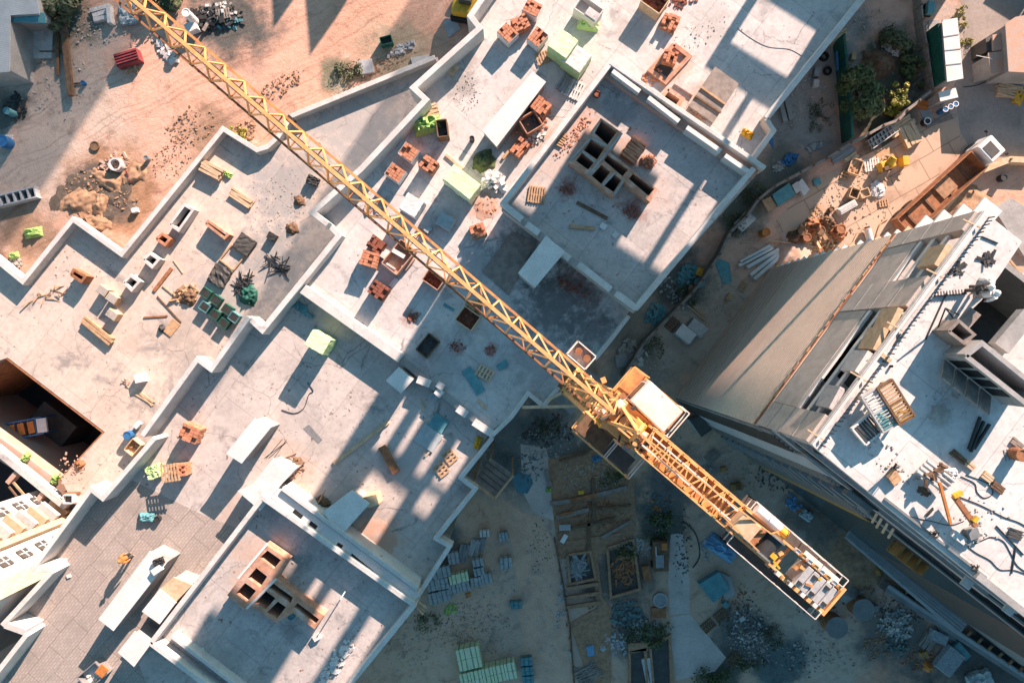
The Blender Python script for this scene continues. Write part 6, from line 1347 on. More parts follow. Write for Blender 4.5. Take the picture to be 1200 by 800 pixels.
MB().box((0, 0, .65), (1.1, .6, .45)).build('tray', 'teal', t, bevel=.05); MB().box((0, -.42, .5), (.8, .25, .35)).build('motor', 'steel', t, bevel=.04)
for s in (-1, 1): MB().cyl((s*.35, -.3, .22), (s*.35, .3, .22), .22, 16).build('wheel', 'black', t)
stackof('timber_stack', 'timber', 1098, 93, 0, -82, 5, 1.7, .2, .15, 'wood', 'orange timber stack left of white shed', 3, 4); stackof('timber_stack', 'timber', 1089, 91, 0, 8, 3, .8, .15, .15, 'yel', 'yellow timber ends beside orange stack', 2, 4)
t = thing('small_shed', 'small pale roofed hut below white shed', 'hut', P(1112, 111, 0)); shed(t, [(1100, 108), (1120, 103), (1123, 114), (1102, 119)], 2.0, 'slabwhite')
for px, py, l in ((1108, 128, 'leftmost of three blue barrels below the hut'), (1114, 125, 'middle of three blue barrels below the hut'), (1120, 122, 'rightmost of three blue barrels below the hut')):
    b_ = barrel(px, py, 0, .24, .9, 'blue', l, lid='white', group='blue barrels below the hut')
barrel(1087, 142, 0, .3, .6, 'dark', 'black drum with white lid on yard', 'drum', 'drum', lid='white'); stackof('timber_stack', 'timber', 1082, 122, 0, -20, 4, 1.0, .15, .12, 'orange', 'orange offcut stack at the fence end', 2, 6); barrel(1079, 71, 0, .2, .5, 'blue', 'blue can at the yard fence', 'can', 'can')
stackof('timber_stack', 'timber', 1058, 147, 0, 35, 4, 2.2, .22, .16, 'woodpale', 'long pale timbers at the curved fence', 3, 3); stackof('timber_stack', 'timber', 1068, 158, 0, -62, 4, 2.0, .32, .18, 'woodpale', 'wide pale timbers below the long ones', 3, 3); stackof('timber_stack', 'timber', 1100, 142, 0, 25, 4, 2.6, .1, .1, 'plank', 'thin grey poles right of the drum', 1, 6)
slab([(1078, 130), (1090, 128), (1094, 138), (1084, 143)], 0, .08, 'wallgrey', 'grey slab under the black drum')
t = thing('scaffold_stack', 'stack of grey scaffold frames along the fence', 'scaffold frames', P(1030, 162, 0), 35); mb = MB()
for k in range(7):
    for q in (0, .4): mb.bar((-1.1+k*.36, -.4, .15+q), (-1.0+k*.36, .45, .2+q), .08)
for q in (-.4, 0, .4): mb.bar((-1.3, q, .3), (1.4, q, .32), .07).bar((-1.3, q, .65), (1.4, q, .62), .07)
mb.build('frames', 'galv', t)
stackof('pipe_bundle', 'pipes', 987, 180, 0, 32, 6, 2.2, .12, .12, 'steel', 'grey pipes stacked against the curved fence', 2, 3); stackof('timber_stack', 'timber', 1000, 186, 0, 35, 4, 1.2, .2, .15, 'woodpale', 'short pale timbers below grey pipes', 2, 8)
scatter('yard_scraps', 1030, 205, 0, 45, 22, 35, 140, .04, .2, 'woodpale', 'pale scraps over the yard', long_=1.8); scatter('yard_scraps', 980, 235, 0, 50, 25, 35, 140, .04, .16, 'rubble', 'grey scraps over the yard slabs')
crate(1003, 195, 0, 70, (1.3, 1.0, .5), 'flat timber crate left of yellow machine', 'woodpale', 'wood'); wood_pallet(1022, 193, 0, 8, 'whitish pallet left of yellow machine', 1.3, 1.1, 'slabwhite', 6); wood_pallet(991, 203, 0, 70, 'thin orange pallet at the yard edge', 1.0, .7, 'wood', 4)
t = thing('yellow_mixer', 'yellow mixer machine on orange mat', 'mixer', P(1042, 192, 1.0), 20); t.location.z = 0
MB().box((0, 0, .5), (1.3, .8, .8)).build('body', 'yel', t, bevel=.1); MB().cyl((.1, 0, .8), (.5, .35, 1.15), .4, 18, .28).build('drum', 'yel', t); MB().box((-.4, -.3, 1.0), (.45, .35, .3)).build('engine', 'wooddark', t, bevel=.04)
for s in (-1, 1): MB().cyl((.3, s*.42, .2), (.3, s*.52, .2), .2, 14).build('wheel', 'black', t)
slab([(1025, 178), (1045, 172), (1056, 190), (1034, 200)], 0, .03, 'wood', 'orange mat under yellow mixer', 'mat', 'mat'); board(1062, 188, 0, 5, .5, .8, .8, 'yel', 'small yellow box right of mixer', 'yellow_box', 'box')
scatter('rubbish', 1027, 222, 0, 9, 11, 20, 130, .12, .4, 'white', 'white rubbish heap on yard', hump=.35); crate(1002, 226, 0, 70, (.85, .75, .6), 'open dark bottomed crate in middle of yard', 'woodpale', 'wooddark'); crate(1014, 226, 0, 20, (.8, .7, .5), 'closed pale crate beside the white heap', 'woodpale', 'woodpale')
t = thing('white_trough', 'long white box lying on the yard', 'box', P(993, 243, .5), 30); t.location.z = 0; MB().box((0, 0, .3), (1.7, .6, .6)).build('body', 'slabwhite', t, bevel=.04); MB().box((0, 0, .62), (1.5, .35, .04)).build('lid', 'galv', t)
t = thing('gas_tank', 'white cylinder tank standing tilted near the trailer', 'tank', P(1020, 278, .5), -75); t.location.z = 0; MB().cyl((-.75, 0, .4), (.65, 0, .4), .28, 18).cyl((.65, 0, .4), (.85, 0, .4), .28, 18, .1).build('body', 'slabwhite', t); MB().box((-.9, 0, .4), (.15, .3, .35)).build('valve', 'dark', t)
hose([(1012, 266), (1004, 275), (998, 287), (992, 293)], 0, .06, 'woodpale', 'curved pale hose left of the tank', 'hose', 'hose'); hose([(1040, 257), (1032, 262), (1028, 272), (1026, 282)], 0, .06, 'wood', 'brown hose between tank and trailer', 'hose', 'hose')
wood_pallet(1036, 238, 0, 10, 'small pallet near the trailer side', .8, .6, 'wood', 4); barrel(975, 245, 0, .22, .5, 'wooddark', 'small dark pot on the yard', 'pot', 'pot')
slab([(905, 228), (925, 214), (932, 228), (912, 242)], 0, .5, 'teal', 'blue green sheeted stack at the fence', 'sheeted_stack', 'stack'); slab([(928, 217), (935, 212), (940, 222), (933, 227)], 0, .4, 'deck', 'narrow white slab pile beside blue green stack'); slab([(934, 215), (940, 209), (949, 222), (942, 230)], 0, .35, 'slabwhite', 'white slab pile right of the narrow one'); board(958, 213, 0, 15, .6, .55, .3, 'teal', 'small turquoise box on the yard', 'turquoise_box', 'box'); slab([(893, 235), (903, 230), (911, 242), (900, 248)], 0, .3, 'wood', 'brown boards left of blue green stack', 'board_stack', 'timber'); slab([(860, 262), (875, 247), (887, 256), (870, 272)], 0, .4, 'deck', 'grey white slab by the fence bend')
barrel(898, 272, 0, .35, .9, 'orange', 'orange drum below grey white slab', 'drum', 'drum')
for a, l in (((868, 307, 903, 288), 'topmost of the pale steel profiles'), ((866, 311, 906, 290), 'second of the pale steel profiles'), ((876, 313, 913, 292), 'third of the pale steel profiles'), ((884, 327, 918, 297), 'longest of the pale steel profiles, nearest the tower'), ((880, 322, 913, 296), 'lower inner pale steel profile')):
    plank(*a, 0, .3, .3, 'slabwhite', l, 'steel_profile', 'profile', 'pale steel profiles on the ground')
for k, (a, l) in enumerate((((868, 284, 930, 283), 'long pale pole pointing at the junk heap'), ((925, 284, 985, 300), 'long pale pole across the junk heap'), ((900, 281, 960, 290), 'thin pole beside the long ones'))): plank(*a, .1*k, .1, .1, 'woodpale', l, 'pole', 'pole')
for i, (px, py, r, l) in enumerate(((930, 279, .7, 'dark brown junk mound at the left of heap'), (952, 268, .9, 'brown junk mound in the middle of heap'), (968, 262, .8, 'dark junk mound near the yard slabs'), (980, 275, .8, 'brown junk mound at the tower corner'))): mound('junk_heap', px, py, 0, r, .9, 'wooddark' if i % 2 == 0 else 'rust', l, amp=.7)
for i, (px, py, r) in enumerate(((940, 271, .35), (946, 278, .35), (962, 270, .4), (986, 268, .4))): barrel(px, py, 0, r, .9, 'rust' if i % 2 else 'wooddark', ('brown drum at left of the junk heap', 'rusty drum lower in junk heap', 'brown drum mid junk heap', 'rusty drum at right of the junk heap')[i], 'drum', 'drum')
stackof('timber_stack', 'timber', 968, 289, 0, -45, 6, 2.0, .2, .12, 'rust', 'rusty boards leaning in the junk heap', 2, 10); scatter('junk', 955, 280, 0, 34, 16, -15, 130, .15, .5, 'wood', 'splintered wood around junk heap', long_=2, hump=.4); mound('soil_mound', 930, 303, 0, 2.0, .7, 'brickdust', 'orange soil mound at the foot of tower', amp=.5); scatter('soil_clods', 925, 303, 0, 24, 12, 0, 120, .1, .3, 'brickdust', 'orange clods on soil mound', hump=.4)
# lorry with the long rusty body
t = thing('dump_lorry', 'lorry with white cab and long open rusty body', 'lorry', P(1090, 230, 0), math.degrees(math.atan2(90, 98)))
MB().box((-.3, 0, 1.0), (8.4, 1.85, .12)).build('bed', 'rust', t)
MB().box((-.3, .97, 1.5), (8.5, .09, 1.1)).box((-.3, -.97, 1.5), (8.5, .09, 1.1)).box((3.95, 0, 1.5), (.09, 1.85, 1.1)).box((-4.55, 0, 1.5), (.09, 1.85, 1.1)).build('body_sides', 'rust', t)
mb = MB()
for k in range(4): mb.box((-3.2+k*2.0, 0, 1.12), (.16, 1.85, .12))
mb.build('bed_rib', 'wooddark', t)
MB().box((.8, 0, 1.15), (1.6, 1.4, .16)).build('load', 'soilheap', t)
cb_ = MB().box((5.2, 0, 1.45), (1.75, 1.95, 1.7), taper=.93).build('cab', 'white', t, bevel=.12); MB().box((5.1, 0, 2.31), (.9, 1.2, .05)).build('roof_hatch', 'slate', cb_); MB().box((6.06, 0, 1.75), (.06, 1.6, .6)).build('windscreen', 'glassdark', cb_)
for s in (-1, 1): MB().bar((5.9, s*.95, 1.9), (6.2, s*1.3, 1.9), .08).box((6.2, s*1.3, 1.8), (.08, .2, .35)).build('mirror', 'dark', cb_)
for x in (5.2, -2.2, -3.3):
    for s in (-1, 1): MB().cyl((x, s*.7, .48), (x, s*1.0, .48), .48, 18).build('wheel', 'black', t)
MB().box((.5, 0, .7), (9.5, .8, .25)).build('chassis', 'dark', t)
fence('retaining_wall', [(1060, 285), (1085, 262), (1120, 222), (1142, 203), (1175, 190), (1215, 192)], 1.0, .5, 'woodpale', 'curved pale retaining wall behind the lorry', 3, 'wooddark')
mound('soil_mound', 1128, 240, 0, 2.2, .5, 'soilheap', 'brown soil mound between retaining wall and tower', amp=.6); slab([(1165, 245), (1185, 232), (1230, 260), (1230, 300), (1200, 300)], 0, .4, 'wallgrey', 'dark grey concrete pad behind the tower'); barrel(1177, 208, 0, .3, .6, 'dark', 'black drum near the right edge', 'drum', 'drum')
scatter('rubble', 1110, 247, 0, 20, 10, 40, 90, .1, .35, 'brickdust', 'orange rubble beside the lorry wall')
t = thing('pink_shed', 'pink roofed hut with dark open end', 'hut', P(1164, 62, 0)); shed(t, [(1158, 62), (1176, 60), (1179, 84), (1161, 87)], 2.2, 'brickdust'); 
t = thing('pink_shed', 'small pale pink hut above the other hut', 'hut', P(1170, 48, 0)); shed(t, [(1163, 41), (1174, 39), (1176, 58), (1164, 60)], 2.2, 'brickdust'); worldpart('dark_side', MB().prism(XY([(1156, 44), (1163, 41), (1164, 59), (1157, 60)], 2), 0, 1.9), 'slate', t)
t = thing('flat_roofed_garage', 'large flat roofed garage at the right edge', 'garage', P(1200, 60, 0)); shed(t, [(1178, 28), (1190, 20), (1300, 0), (1300, 90), (1182, 84)], 2.9, 'brickdust')
plank(1144, 65, 1163, 69, 2.2, .04, .04, 'white', 'thin white line beside pink hut', 'line', 'line'); bush('weeds', 'dry orange weeds above white shed', 'weeds', 1126, 20, .7, .4, 260, 'leafy', .02, 1.8, seed=31, crown='leaves', sz=.12); bush('weeds', 'dark weeds beside white shed', 'weeds', 1133, 49, .8, .3, 260, 'leafy', .02, .5, seed=32, crown='leaves', sz=.1)
stackof('timber_stack', 'timber', 1184, 106, 0, -10, 6, 2.2, .16, .14, 'woodpale', 'pale timber pile below the garage', 2, 8); stackof('timber_stack', 'timber', 1195, 113, 0, 70, 4, 1.2, .16, .14, 'yel', 'yellow timber pile at the right edge', 2, 8)
scatter('rubble', 1088, 55, 0, 12, 36, 0, 110, .08, .3, 'rubble', 'grey scraps beside the yard fence'); hose([(1129, 102), (1145, 100), (1165, 92), (1180, 87)], 0, .03, 'dark', 'thin dark cable crossing the road')
scatter('rubble', 1000, 255, 0, 60, 30, 35, 120, .05, .2, 'brickdust', 'orange crumbs over the yard slabs'); plank(945, 262, 955, 250, 0, .1, .08, 'woodpale', 'thin batten on the yard slabs'); wood_pallet(957, 247, 0, 40, 'thin frame pallet on yard slabs', .9, .7, 'wood', 3)
# ------------------------------------------------------------------ gap west of the tower
wrapped(804, 391, 0, -38, (1.6, 1.1, 1.0), 'bluewrap', 'blue white sheeted crate, left of the pair by the tower', 'sheeted crate', top='slabwhite', name='sheeted_crate'); wrapped(818, 384, 0, -38, (1.6, 1.0, 1.0), 'bluewrap', 'blue white sheeted crate, right of the pair by the tower', 'sheeted crate', top='galv', name='sheeted_crate')
board(855, 348, 0, 55, .6, .45, .4, 'wood', 'small orange box on the gap soil', 'wooden_box', 'box'); wood_pallet(871, 335, 0, 60, 'thin brown pallet right of orange box', .8, .6, 'wood', 4); barrel(820, 331, 0, .42, .5, 'teal', 'teal round tub beside the dark fence', 'tub', 'tub'); stackof('timber_stack', 'timber', 820, 318, 0, 70, 4, .7, .12, .15, 'yel', 'yellow slats on the fence', 2, 6); stackof('timber_stack', 'timber', 811, 338, 0, 75, 4, .6, .12, .15, 'wood', 'brown slats below the yellow slats', 2, 6)
plank(808, 353, 825, 372, 0, .14, .1, 'wood', 'thin brown pole above sheeted crates', 'pole', 'pole'); plank(806, 358, 826, 375, 0, .12, .1, 'woodpale', 'paler pole beside the brown pole', 'pole', 'pole'); wood_pallet(788, 380, 0, 50, 'brown pallet left of sheeted crates', m='wooddark')
board(729, 422, 0, 10, 1.1, 1.1, .3, 'steel', 'grey slab in the dark gap by mast', 'slab', 'slab'); scatter('rubble', 740, 412, 0, 22, 16, -40, 80, .15, .5, 'rubble', 'dark rubble in the gap beside mast'); scatter('rubble', 850, 350, 0, 40, 30, -40, 160, .05, .16, 'rubble', 'gravel specks west of the tower'); scatter('rubble', 765, 430, 0, 25, 25, 0, 120, .05, .16, 'rubble', 'gravel specks near crane cab')
slab([(835, 300), (855, 308), (858, 330), (848, 334)], 0, .05, 'teal', 'blue grey slab beside steel profiles')
# ------------------------------------------------------------------ shaded ground below the decks
def tray(px, py, ang, L, w, h, m, label, group, seam=True):
    p = P(px, py, h); p.z = 0; t = thing('block_pallet', label, 'block pallet', p, ang, group)
    b = MB()
    for y in (-.4, 0, .4): b.box((0, y*w, .05), (L, .09, .1))
    b.build('pallet', 'wooddark', t)
    mb = MB(); nx, ny, nz = 3, 2, max(2, int(h/.3))
    for i in range(nx):
        for q in range(ny):
            for k in range(nz):
                mb.box(((i-1)*L/3+j(.01), (q-.5)*w/2+j(.01), .1+(k+.5)*(h-.1)/nz), (L/3*.97, w/2*.97, (h-.1)/nz*.96), j(1.5))
    mb.build('blocks', m, t)
    s = MB()
    for x in (-.22, .22): s.box((x*L, 0, .1+(h-.1)/2+.012), (.03, w*1.015, h-.08))
    s.build('strap', 'dark', t); return t
G1 = 'blue grey block pallets behind the lower deck'
rows = [(509, 673), (521, 670), (507, 686), (519, 684), (509, 701), (521, 698)]
wh = ['upper left', 'upper right', 'middle left', 'middle right', 'lower left', 'lower right']
for (px, py), w in zip(rows, wh): tray(px, py, 12, .95, .95, 1.0, 'bluewrap', f'{w} pallet of the six packed beside parapet corner', G1)
for (px, py), w in zip([(532, 679), (543, 676)], ('left', 'right')): tray(px, py, 12, .85, .8, 1.0, 'greenpale', f'{w} of the two lime topped pallets behind the lower deck', 'lime block pallets behind the lower deck')
for (px, py), w in zip([(532, 690), (544, 687), (558, 682), (570, 678), (561, 669), (560, 660)], ('leftmost of the row under the lime pair', 'second of the row under the lime pair', 'third of the row right of lime pair', 'rightmost of the row right of lime pair', 'lower of the two stacked upward', 'upper of the two stacked upward')):
    tray(px, py, 12, .9, .8, .9, 'bluewrap', w+', blue grey', G1)
tray(593, 660, 5, 1.0, .95, 1.0, 'bluewrap', 'blue grey pallet standing alone beside the dirt track', G1); tray(590, 629, 10, .75, .75, .7, 'bluewrap', 'small blue grey pallet nearest the pale block', G1)
tray(531, 654, 10, .9, 1.0, .8, 'corr', 'striped grey pallet under the parapet jog', 'grey pallets behind the lower deck'); tray(568, 625, 3, .85, .6, .6, 'slabwhite', 'pale block pallet near the plank platform', 'grey pallets behind the lower deck')
stackof('pipe_bundle', 'pipes', 543, 648, 0, 75, 6, 1.6, .13, .14, 'steel', 'dark pipe bundle between grey pallets', 2, 4); stackof('pipe_bundle', 'pipes', 556, 642, 0, 78, 5, 1.5, .14, .14, 'galv', 'paler pipe bundle right of the dark one', 2, 4); stackof('pipe_bundle', 'pipes', 565, 638, 0, 78, 3, 1.3, .14, .14, 'steel', 'narrow pipe bundle right of the paler one', 2, 4)
G2 = 'lime block pallets at the bottom edge'
tray(543, 773, 12, 1.0, 1.9, 1.2, 'greenpale', 'left of the lime pair set apart at bottom', G2); tray(556, 770, 12, 1.0, 1.9, 1.2, 'greenpale', 'right of the lime pair set apart at bottom', G2)
for k in range(5): tray(546+k*13, 798-k*3, 12, .95, 1.4, 1.2, 'greenpale', ('leftmost', 'second', 'middle', 'fourth', 'rightmost')[k]+' lime pallet in the bottom edge row', G2)
for k, py in enumerate((775, 786, 797)): tray(617+k, py, 5, 1.0, .7, .6, 'teal', ('upper', 'middle', 'lower')[k]+' teal pallet beside the dirt track', 'teal pallets by the dirt track')
tray(605, 709, 5, 1.0, .6, .6, 'teal', 'teal pallet farther up beside the dirt track', 'teal pallets by the dirt track')
scatter('litter', 530, 712, 0, 14, 6, 20, 30, .1, .3, 'glow', 'lime scraps below the packed pallets'); scatter('litter', 548, 697, 0, 4, 3, 0, 6, .15, .3, 'orange', 'orange scrap below the pallets'); scatter('litter', 560, 715, 0, 40, 24, 0, 80, .04, .16, 'litter', 'pale specks around the pallets'); scatter('litter', 590, 690, 0, 26, 30, 0, 60, .04, .16, 'litter', 'pale specks on the dirt track edge')
scatter('rubble', 480, 745, 0, 45, 45, 0, 160, .06, .22, 'rubble', 'stones under the lower room wall'); scatter('rubble', 560, 740, 0, 45, 40, 0, 130, .06, .2, 'rubble', 'stones left of the dirt track')
# plank platform at the parapet
t = thing('scaffold_platform', 'plank scaffold platform hung outside the lower deck parapet', 'scaffold', P(580, 558, 0))
zz = 7.5; q = XY([(575, 536), (601, 555), (580, 581), (556, 562)], zz); worldpart('planks', MB().prism(q, zz-.08, zz), 'plank', t)
mb = MB()
for k in range(1, 5):
    a, b = q[0].lerp(q[3], k/5), q[1].lerp(q[2], k/5); mb.bar((a.x, a.y, zz+.03), (b.x, b.y, zz+.03), .05)
worldpart('batten', mb, 'wooddark', t)
mb = MB()
for a, b in ((1, 2), (2, 3)): mb.bar((q[a].x, q[a].y, zz+.9), (q[b].x, q[b].y, zz+.9), .14).bar((q[a].x, q[a].y, zz+.45), (q[b].x, q[b].y, zz+.45), .1)
for c in q: mb.bar((c.x, c.y, 0), (c.x, c.y, zz+.95), .14)
worldpart('guard_rail', mb, 'wood', t)
for k in range(3): plank(485+k*2, 702+k*5, 500-k*2, 712+k*4, 9.5, .14, .12, 'wood' if k % 2 else 'woodpale', ('upper', 'middle', 'lower')[k]+' plank end sticking out at the parapet corner')
# dirt track, puddle, kerb
M['track'] = mat('dirt_track_soil', (.64, .42, .30), (.54, .35, .25), .8, .95, stain=(.33, .26, .215), st=(.5, .7), sscale=.6, bump=.5, speck=(.4, .36, .33), kscale=7)
sheet('dirt_track', [(588, 585), (612, 600), (632, 604), (652, 640), (662, 690), (672, 745), (676, 860), (606, 860), (612, 760), (608, 700), (600, 640)], 'track', .008, 'brown dirt track running down to the bottom edge', 'track')
sheet('puddle', [(600, 560), (608, 553), (620, 556), (625, 566), (618, 578), (606, 577)], mat('puddle_water', (.06, .2, .25), (.04, .13, .17), .7, .12, bump=0, spec=.8), .011, 'turquoise puddle beside the plank platform', 'puddle', .01)
sheet('grey_track', [(610, 520), (640, 525), (648, 560), (650, 610), (625, 600), (612, 575)], 'path', .006, 'grey gravel strip by the puddle', 'track')
t = thing('track_kerb', 'broken dark kerb along the dirt track', 'kerb', P(662, 700, 0)); worldpart('kerb', MB().wall(XY([(650, 630), (660, 685), (668, 735), (673, 800)], .2), 0, .2, .14), 'wooddark', t)
for k in range(10):
    p = P(651+k*2.3, 635+k*16, .1); worldpart('stake', MB().box(p+Vector((j(.1), j(.1), .2)), (.12, .12, .6), 20), 'plank', t)
scatter('rubble', 660, 690, 0, 5, 60, -8, 80, .06, .25, 'litter', 'pale stones along the dark kerb')
# shuttered trench with long timbers
sheet('trench_bed', [(642, 538), (700, 526), (742, 560), (746, 620), (735, 645), (655, 655), (648, 600)], M['soilheap'], .012, 'churned brown soil of the shuttered trench', 'soil')
for a, w, m, l in (((645, 590, 695, 583), .35, 'plank', 'long grey timber across the trench'), ((668, 587, 700, 580), .42, 'rust', 'orange brown plank on the long timber'), ((690, 582, 735, 571), .35, 'plank', 'pale grey timber right of orange plank'), ((652, 606, 690, 597), .35, 'plank', 'second timber down the trench'), ((655, 604, 672, 600), .3, 'rust', 'short orange brown plank on second timber'),
                   ((656, 622, 722, 607), .25, 'wooddark', 'third timber down the trench'), ((690, 612, 690, 660), .3, 'wooddark', 'dark upright beam crossing the trench'), ((695, 560, 696, 612), .3, 'wooddark', 'upper dark beam crossing the trench'), ((640, 550, 645, 570), .35, 'plank', 'grey board at the trench corner'), ((655, 540, 690, 530), .2, 'wooddark', 'topmost dark timber near crane platform'), ((700, 596, 740, 592), .2, 'wooddark', 'dark timber at the right end of trench'), ((705, 630, 740, 610), .25, 'plank', 'slanting grey timber below the trench')):
    plank(*a, {'rust': .125, 'wooddark': .11}.get(m, .1), w, .18, m, l, 'trench_timber', 'timber')
for k in range(3): plank(664, 690+k*11, 702, 684+k*11, .05, .3, .3, 'soilheap', ('upper', 'middle', 'lower')[k]+' earth ridge between trench footings', 'footing_ridge', 'ridge')
board(662, 618, 0, 3, 1.0, .5, .3, 'corr', 'pale block at the trench edge', 'concrete_block', 'block'); board(661, 631, .1, 60, .8, .4, .06, 'white', 'white scrap sheet below pale block', 'sheet', 'sheet'); board(681, 577, .2, 10, .5, .3, .2, 'yel', 'small yellow scrap in the trench', 'offcut', 'board'); tarp(643, 574, 0, 0, .45, .45, .2, 'glow', 'small lime scrap left of the trench', 'green_netting', 'netting', .1)
tarp(700, 537, 0, 20, .9, .6, .3, 'bluetarp', 'blue bag beside crane platform', 'blue_bag', 'bag', .12); tarp(727, 557, 0, 20, .8, .6, .3, 'leaf', 'green plant scrap under crane rail', 'green_netting', 'netting', .15)
scatter('rubble', 690, 560, 0, 45, 28, 0, 220, .04, .18, 'rubble', 'mixed debris in the shuttered trench', long_=1.6); scatter('rubble', 640, 520, 0, 40, 25, 0, 160, .05, .2, 'rubble', 'broken ground beside the mast'); scatter('litter', 770, 595, 0, 22, 22, 0, 70, .08, .28, 'tealdull', 'teal litter near the counter jib'); scatter('litter', 775, 612, 0, 14, 14, 0, 40, .08, .25, 'litter', 'white litter near counter jib'); scatter('litter', 772, 592, 0, 14, 10, 0, 14, .12, .3, 'orange', 'orange scraps near the counter jib')
bush('weeds', 'dark weeds and litter below counter jib', 'weeds', 772, 615, 1.5, .6, 600, 'leaf', .03, seed=41, crown='leaves', sz=.16)
# open foundation pits
def pit(pts, label, depth=.8, m='soilheap'):
    q = XY(pts, .25); t = thing('foundation_pit', label, 'pit', (q[0].x, q[0].y, 0)); worldpart('kerb', MB().wall(q+[q[0]], 0, .3, .22), m, t); worldpart('floor', MB().prism(q, .008, .016), 'slate', t)
pit([(665, 650), (692, 646), (698, 678), (668, 684)], 'dark footing pit full of rebar by the track'); pit([(712, 642), (742, 632), (750, 690), (716, 700)], 'wide dark footing pit left of rusty machine'); pit([(738, 764), (756, 760), (760, 830), (738, 830)], 'dark pit at the bottom edge left of beams'); pit([(762, 758), (785, 745), (788, 830), (768, 830)], 'dark pit right of the white beams')
scatter('rebar', 676, 664, .02, 10, 14, 0, 50, .3, .6, 'steel', 'rebar tangle in the dark footing pit', long_=2.5, flat=.08); scatter('rubble', 732, 665, .02, 16, 26, 0, 130, .1, .35, 'rust', 'rusty scrap in the wide footing pit', long_=1.8); scatter('rubble', 735, 720, 0, 22, 20, 0, 110, .1, .4, 'tealdull', 'dark teal rubble below the wide pit'); scatter('rubble', 760, 735, 0, 26, 12, 0, 110, .1, .35, 'rubble', 'grey rubble above white beams'); scatter('rubble', 745, 640, 0, 30, 14, 0, 80, .08, .3, 'litter', 'litter at the top of the wide pit')
t = thing('rusty_machine', 'rusty flat topped machine beside the grey path', 'machine', P(775, 652, 1.2), 92); t.location.z = 0
MB().box((0, 0, .65), (2.6, 1.25, 1.0)).build('body', 'wooddark', t, bevel=.05); MB().box((.85, -.3, 1.2), (.6, .5, .12)).build('hatch', 'orange', t); MB().box((-.4, .15, 1.2), (1.1, .7, .1)).build('panel', 'steel', t); MB().bar((.9, .45, 1.25), (.1, .45, 1.25), .06).build('rail', 'white', t)
for x in (-.9, .9):
    for s in (-1, 1): MB().cyl((x, s*.55, .3), (x, s*.72, .3), .3, 14).build('wheel', 'black', t)
board(758, 672, 0, 100, 1.3, .65, .5, 'rust', 'orange brown box left of rusty machine', 'rusty_box', 'box'); t = thing('round_tub', 'grey round tub below rusty machine', 'tub', P(774, 703, .4)); t.location.z = 0; MB().cyl((0, 0, 0), (0, 0, .4), .62, 24).build('body', 'steel', t); MB().ring((0, 0, .39), .5, .66, .05, 24).build('rim', 'wallgrey', t)
board(772, 718, 0, 0, 1.3, .9, .3, 'rust', 'rust brown plate below the tub', 'plate', 'plate'); board(748, 758, 0, 4, 1.7, .75, .3, 'soilheap', 'brown footing block above white beams', 'footing_block', 'block'); board(692, 762, .05, 8, .65, .9, .12, 'bluetarp', 'pale blue board beside the pole heap', 'blue_board', 'board')
stackof('pole_heap', 'poles', 690, 790, 0, 35, 14, 2.2, .09, .09, 'plank', 'heap of grey poles at the bottom edge', 2, 28); stackof('white_beams', 'beams', 760, 790, 0, -80, 2, 3.0, .3, .3, 'galv', 'pair of pale beams crossing the dark pit', 1, 2); plank(667, 762, 673, 782, 0, .15, .15, 'galv', 'thin pale pole by the kerb', 'pole', 'pole')
scatter('rubble', 720, 755, 0, 20, 16, 0, 90, .08, .3, 'corr', 'pale broken concrete near brown footing block'); bush('weeds', 'dark weeds left of the concrete apron', 'weeds', 770, 745, 1.6, .5, 500, 'leaf', .03, .8, seed=42, crown='leaves', sz=.16)
bush('weeds', 'dark weeds below the concrete apron', 'weeds', 835, 795, 2.0, .5, 600, 'leaf', .03, .6, seed=43, crown='leaves', sz=.16)
# below the counter-jib
tarp(849, 645, 0, -35, 2.9, 1.5, .9, 'bluetarp', 'blue tarpaulin over a stack below counter jib', amp=.12); slab([(819, 684), (843, 670), (856, 690), (836, 706)], 0, .7, 'teal', 'dark teal sheeted crate near the path', 'sheeted_crate', 'crate'); slab([(843, 670), (857, 676), (862, 697), (850, 703)], 0, .5, 'wallgrey', 'grey sheeted crate joined to teal one', 'sheeted_crate', 'crate')
board(851, 708, 0, -50, .5, .4, .3, 'teal', 'small turquoise box below sheeted crates', 'turquoise_box', 'box'); wood_pallet(845, 721, 0, 40, 'dark pallet below turquoise box', m='wooddark'); wood_pallet(830, 733, 0, 40, 'lower dark pallet by the apron', m='wooddark'); wood_pallet(860, 772, 0, 45, 'dark pallet at the apron corner', m='wooddark'); board(870, 725, 0, 30, .5, .4, .3, 'litter', 'small pale box among dark litter', 'box', 'box')
scatter('litter', 875, 735, 0, 28, 30, -40, 160, .05, .2, 'litter', 'dark litter right of the apron'); scatter('rubble', 880, 760, 0, 30, 25, 0, 140, .05, .2, 'rubble', 'rubble right of apron'); scatter('litter', 830, 640, 0, 16, 16, 0, 50, .1, .3, 'litter', 'pale scraps near blue tarpaulin')
hose([(800, 610), (815, 625), (820, 650), (812, 665)], 0, .05, 'dark', 'thin dark hose left of blue tarpaulin', 'hose', 'hose')
t = thing('yellow_loader', 'small yellow machine under the counter jib flank', 'machine', P(864, 571, .7), 10); t.location.z = 0; MB().box((0, 0, .4), (1.0, .65, .6)).build('body', 'ochre', t, bevel=.06); MB().box((.1, 0, .75), (.4, .35, .2)).build('engine', 'wooddark', t)
mb = MB()
for k in range(3): mb.bar((-.5, -.2+k*.2, .15), (-1.1, -.25+k*.25, .12), .06)
mb.build('forks', 'steel', t)
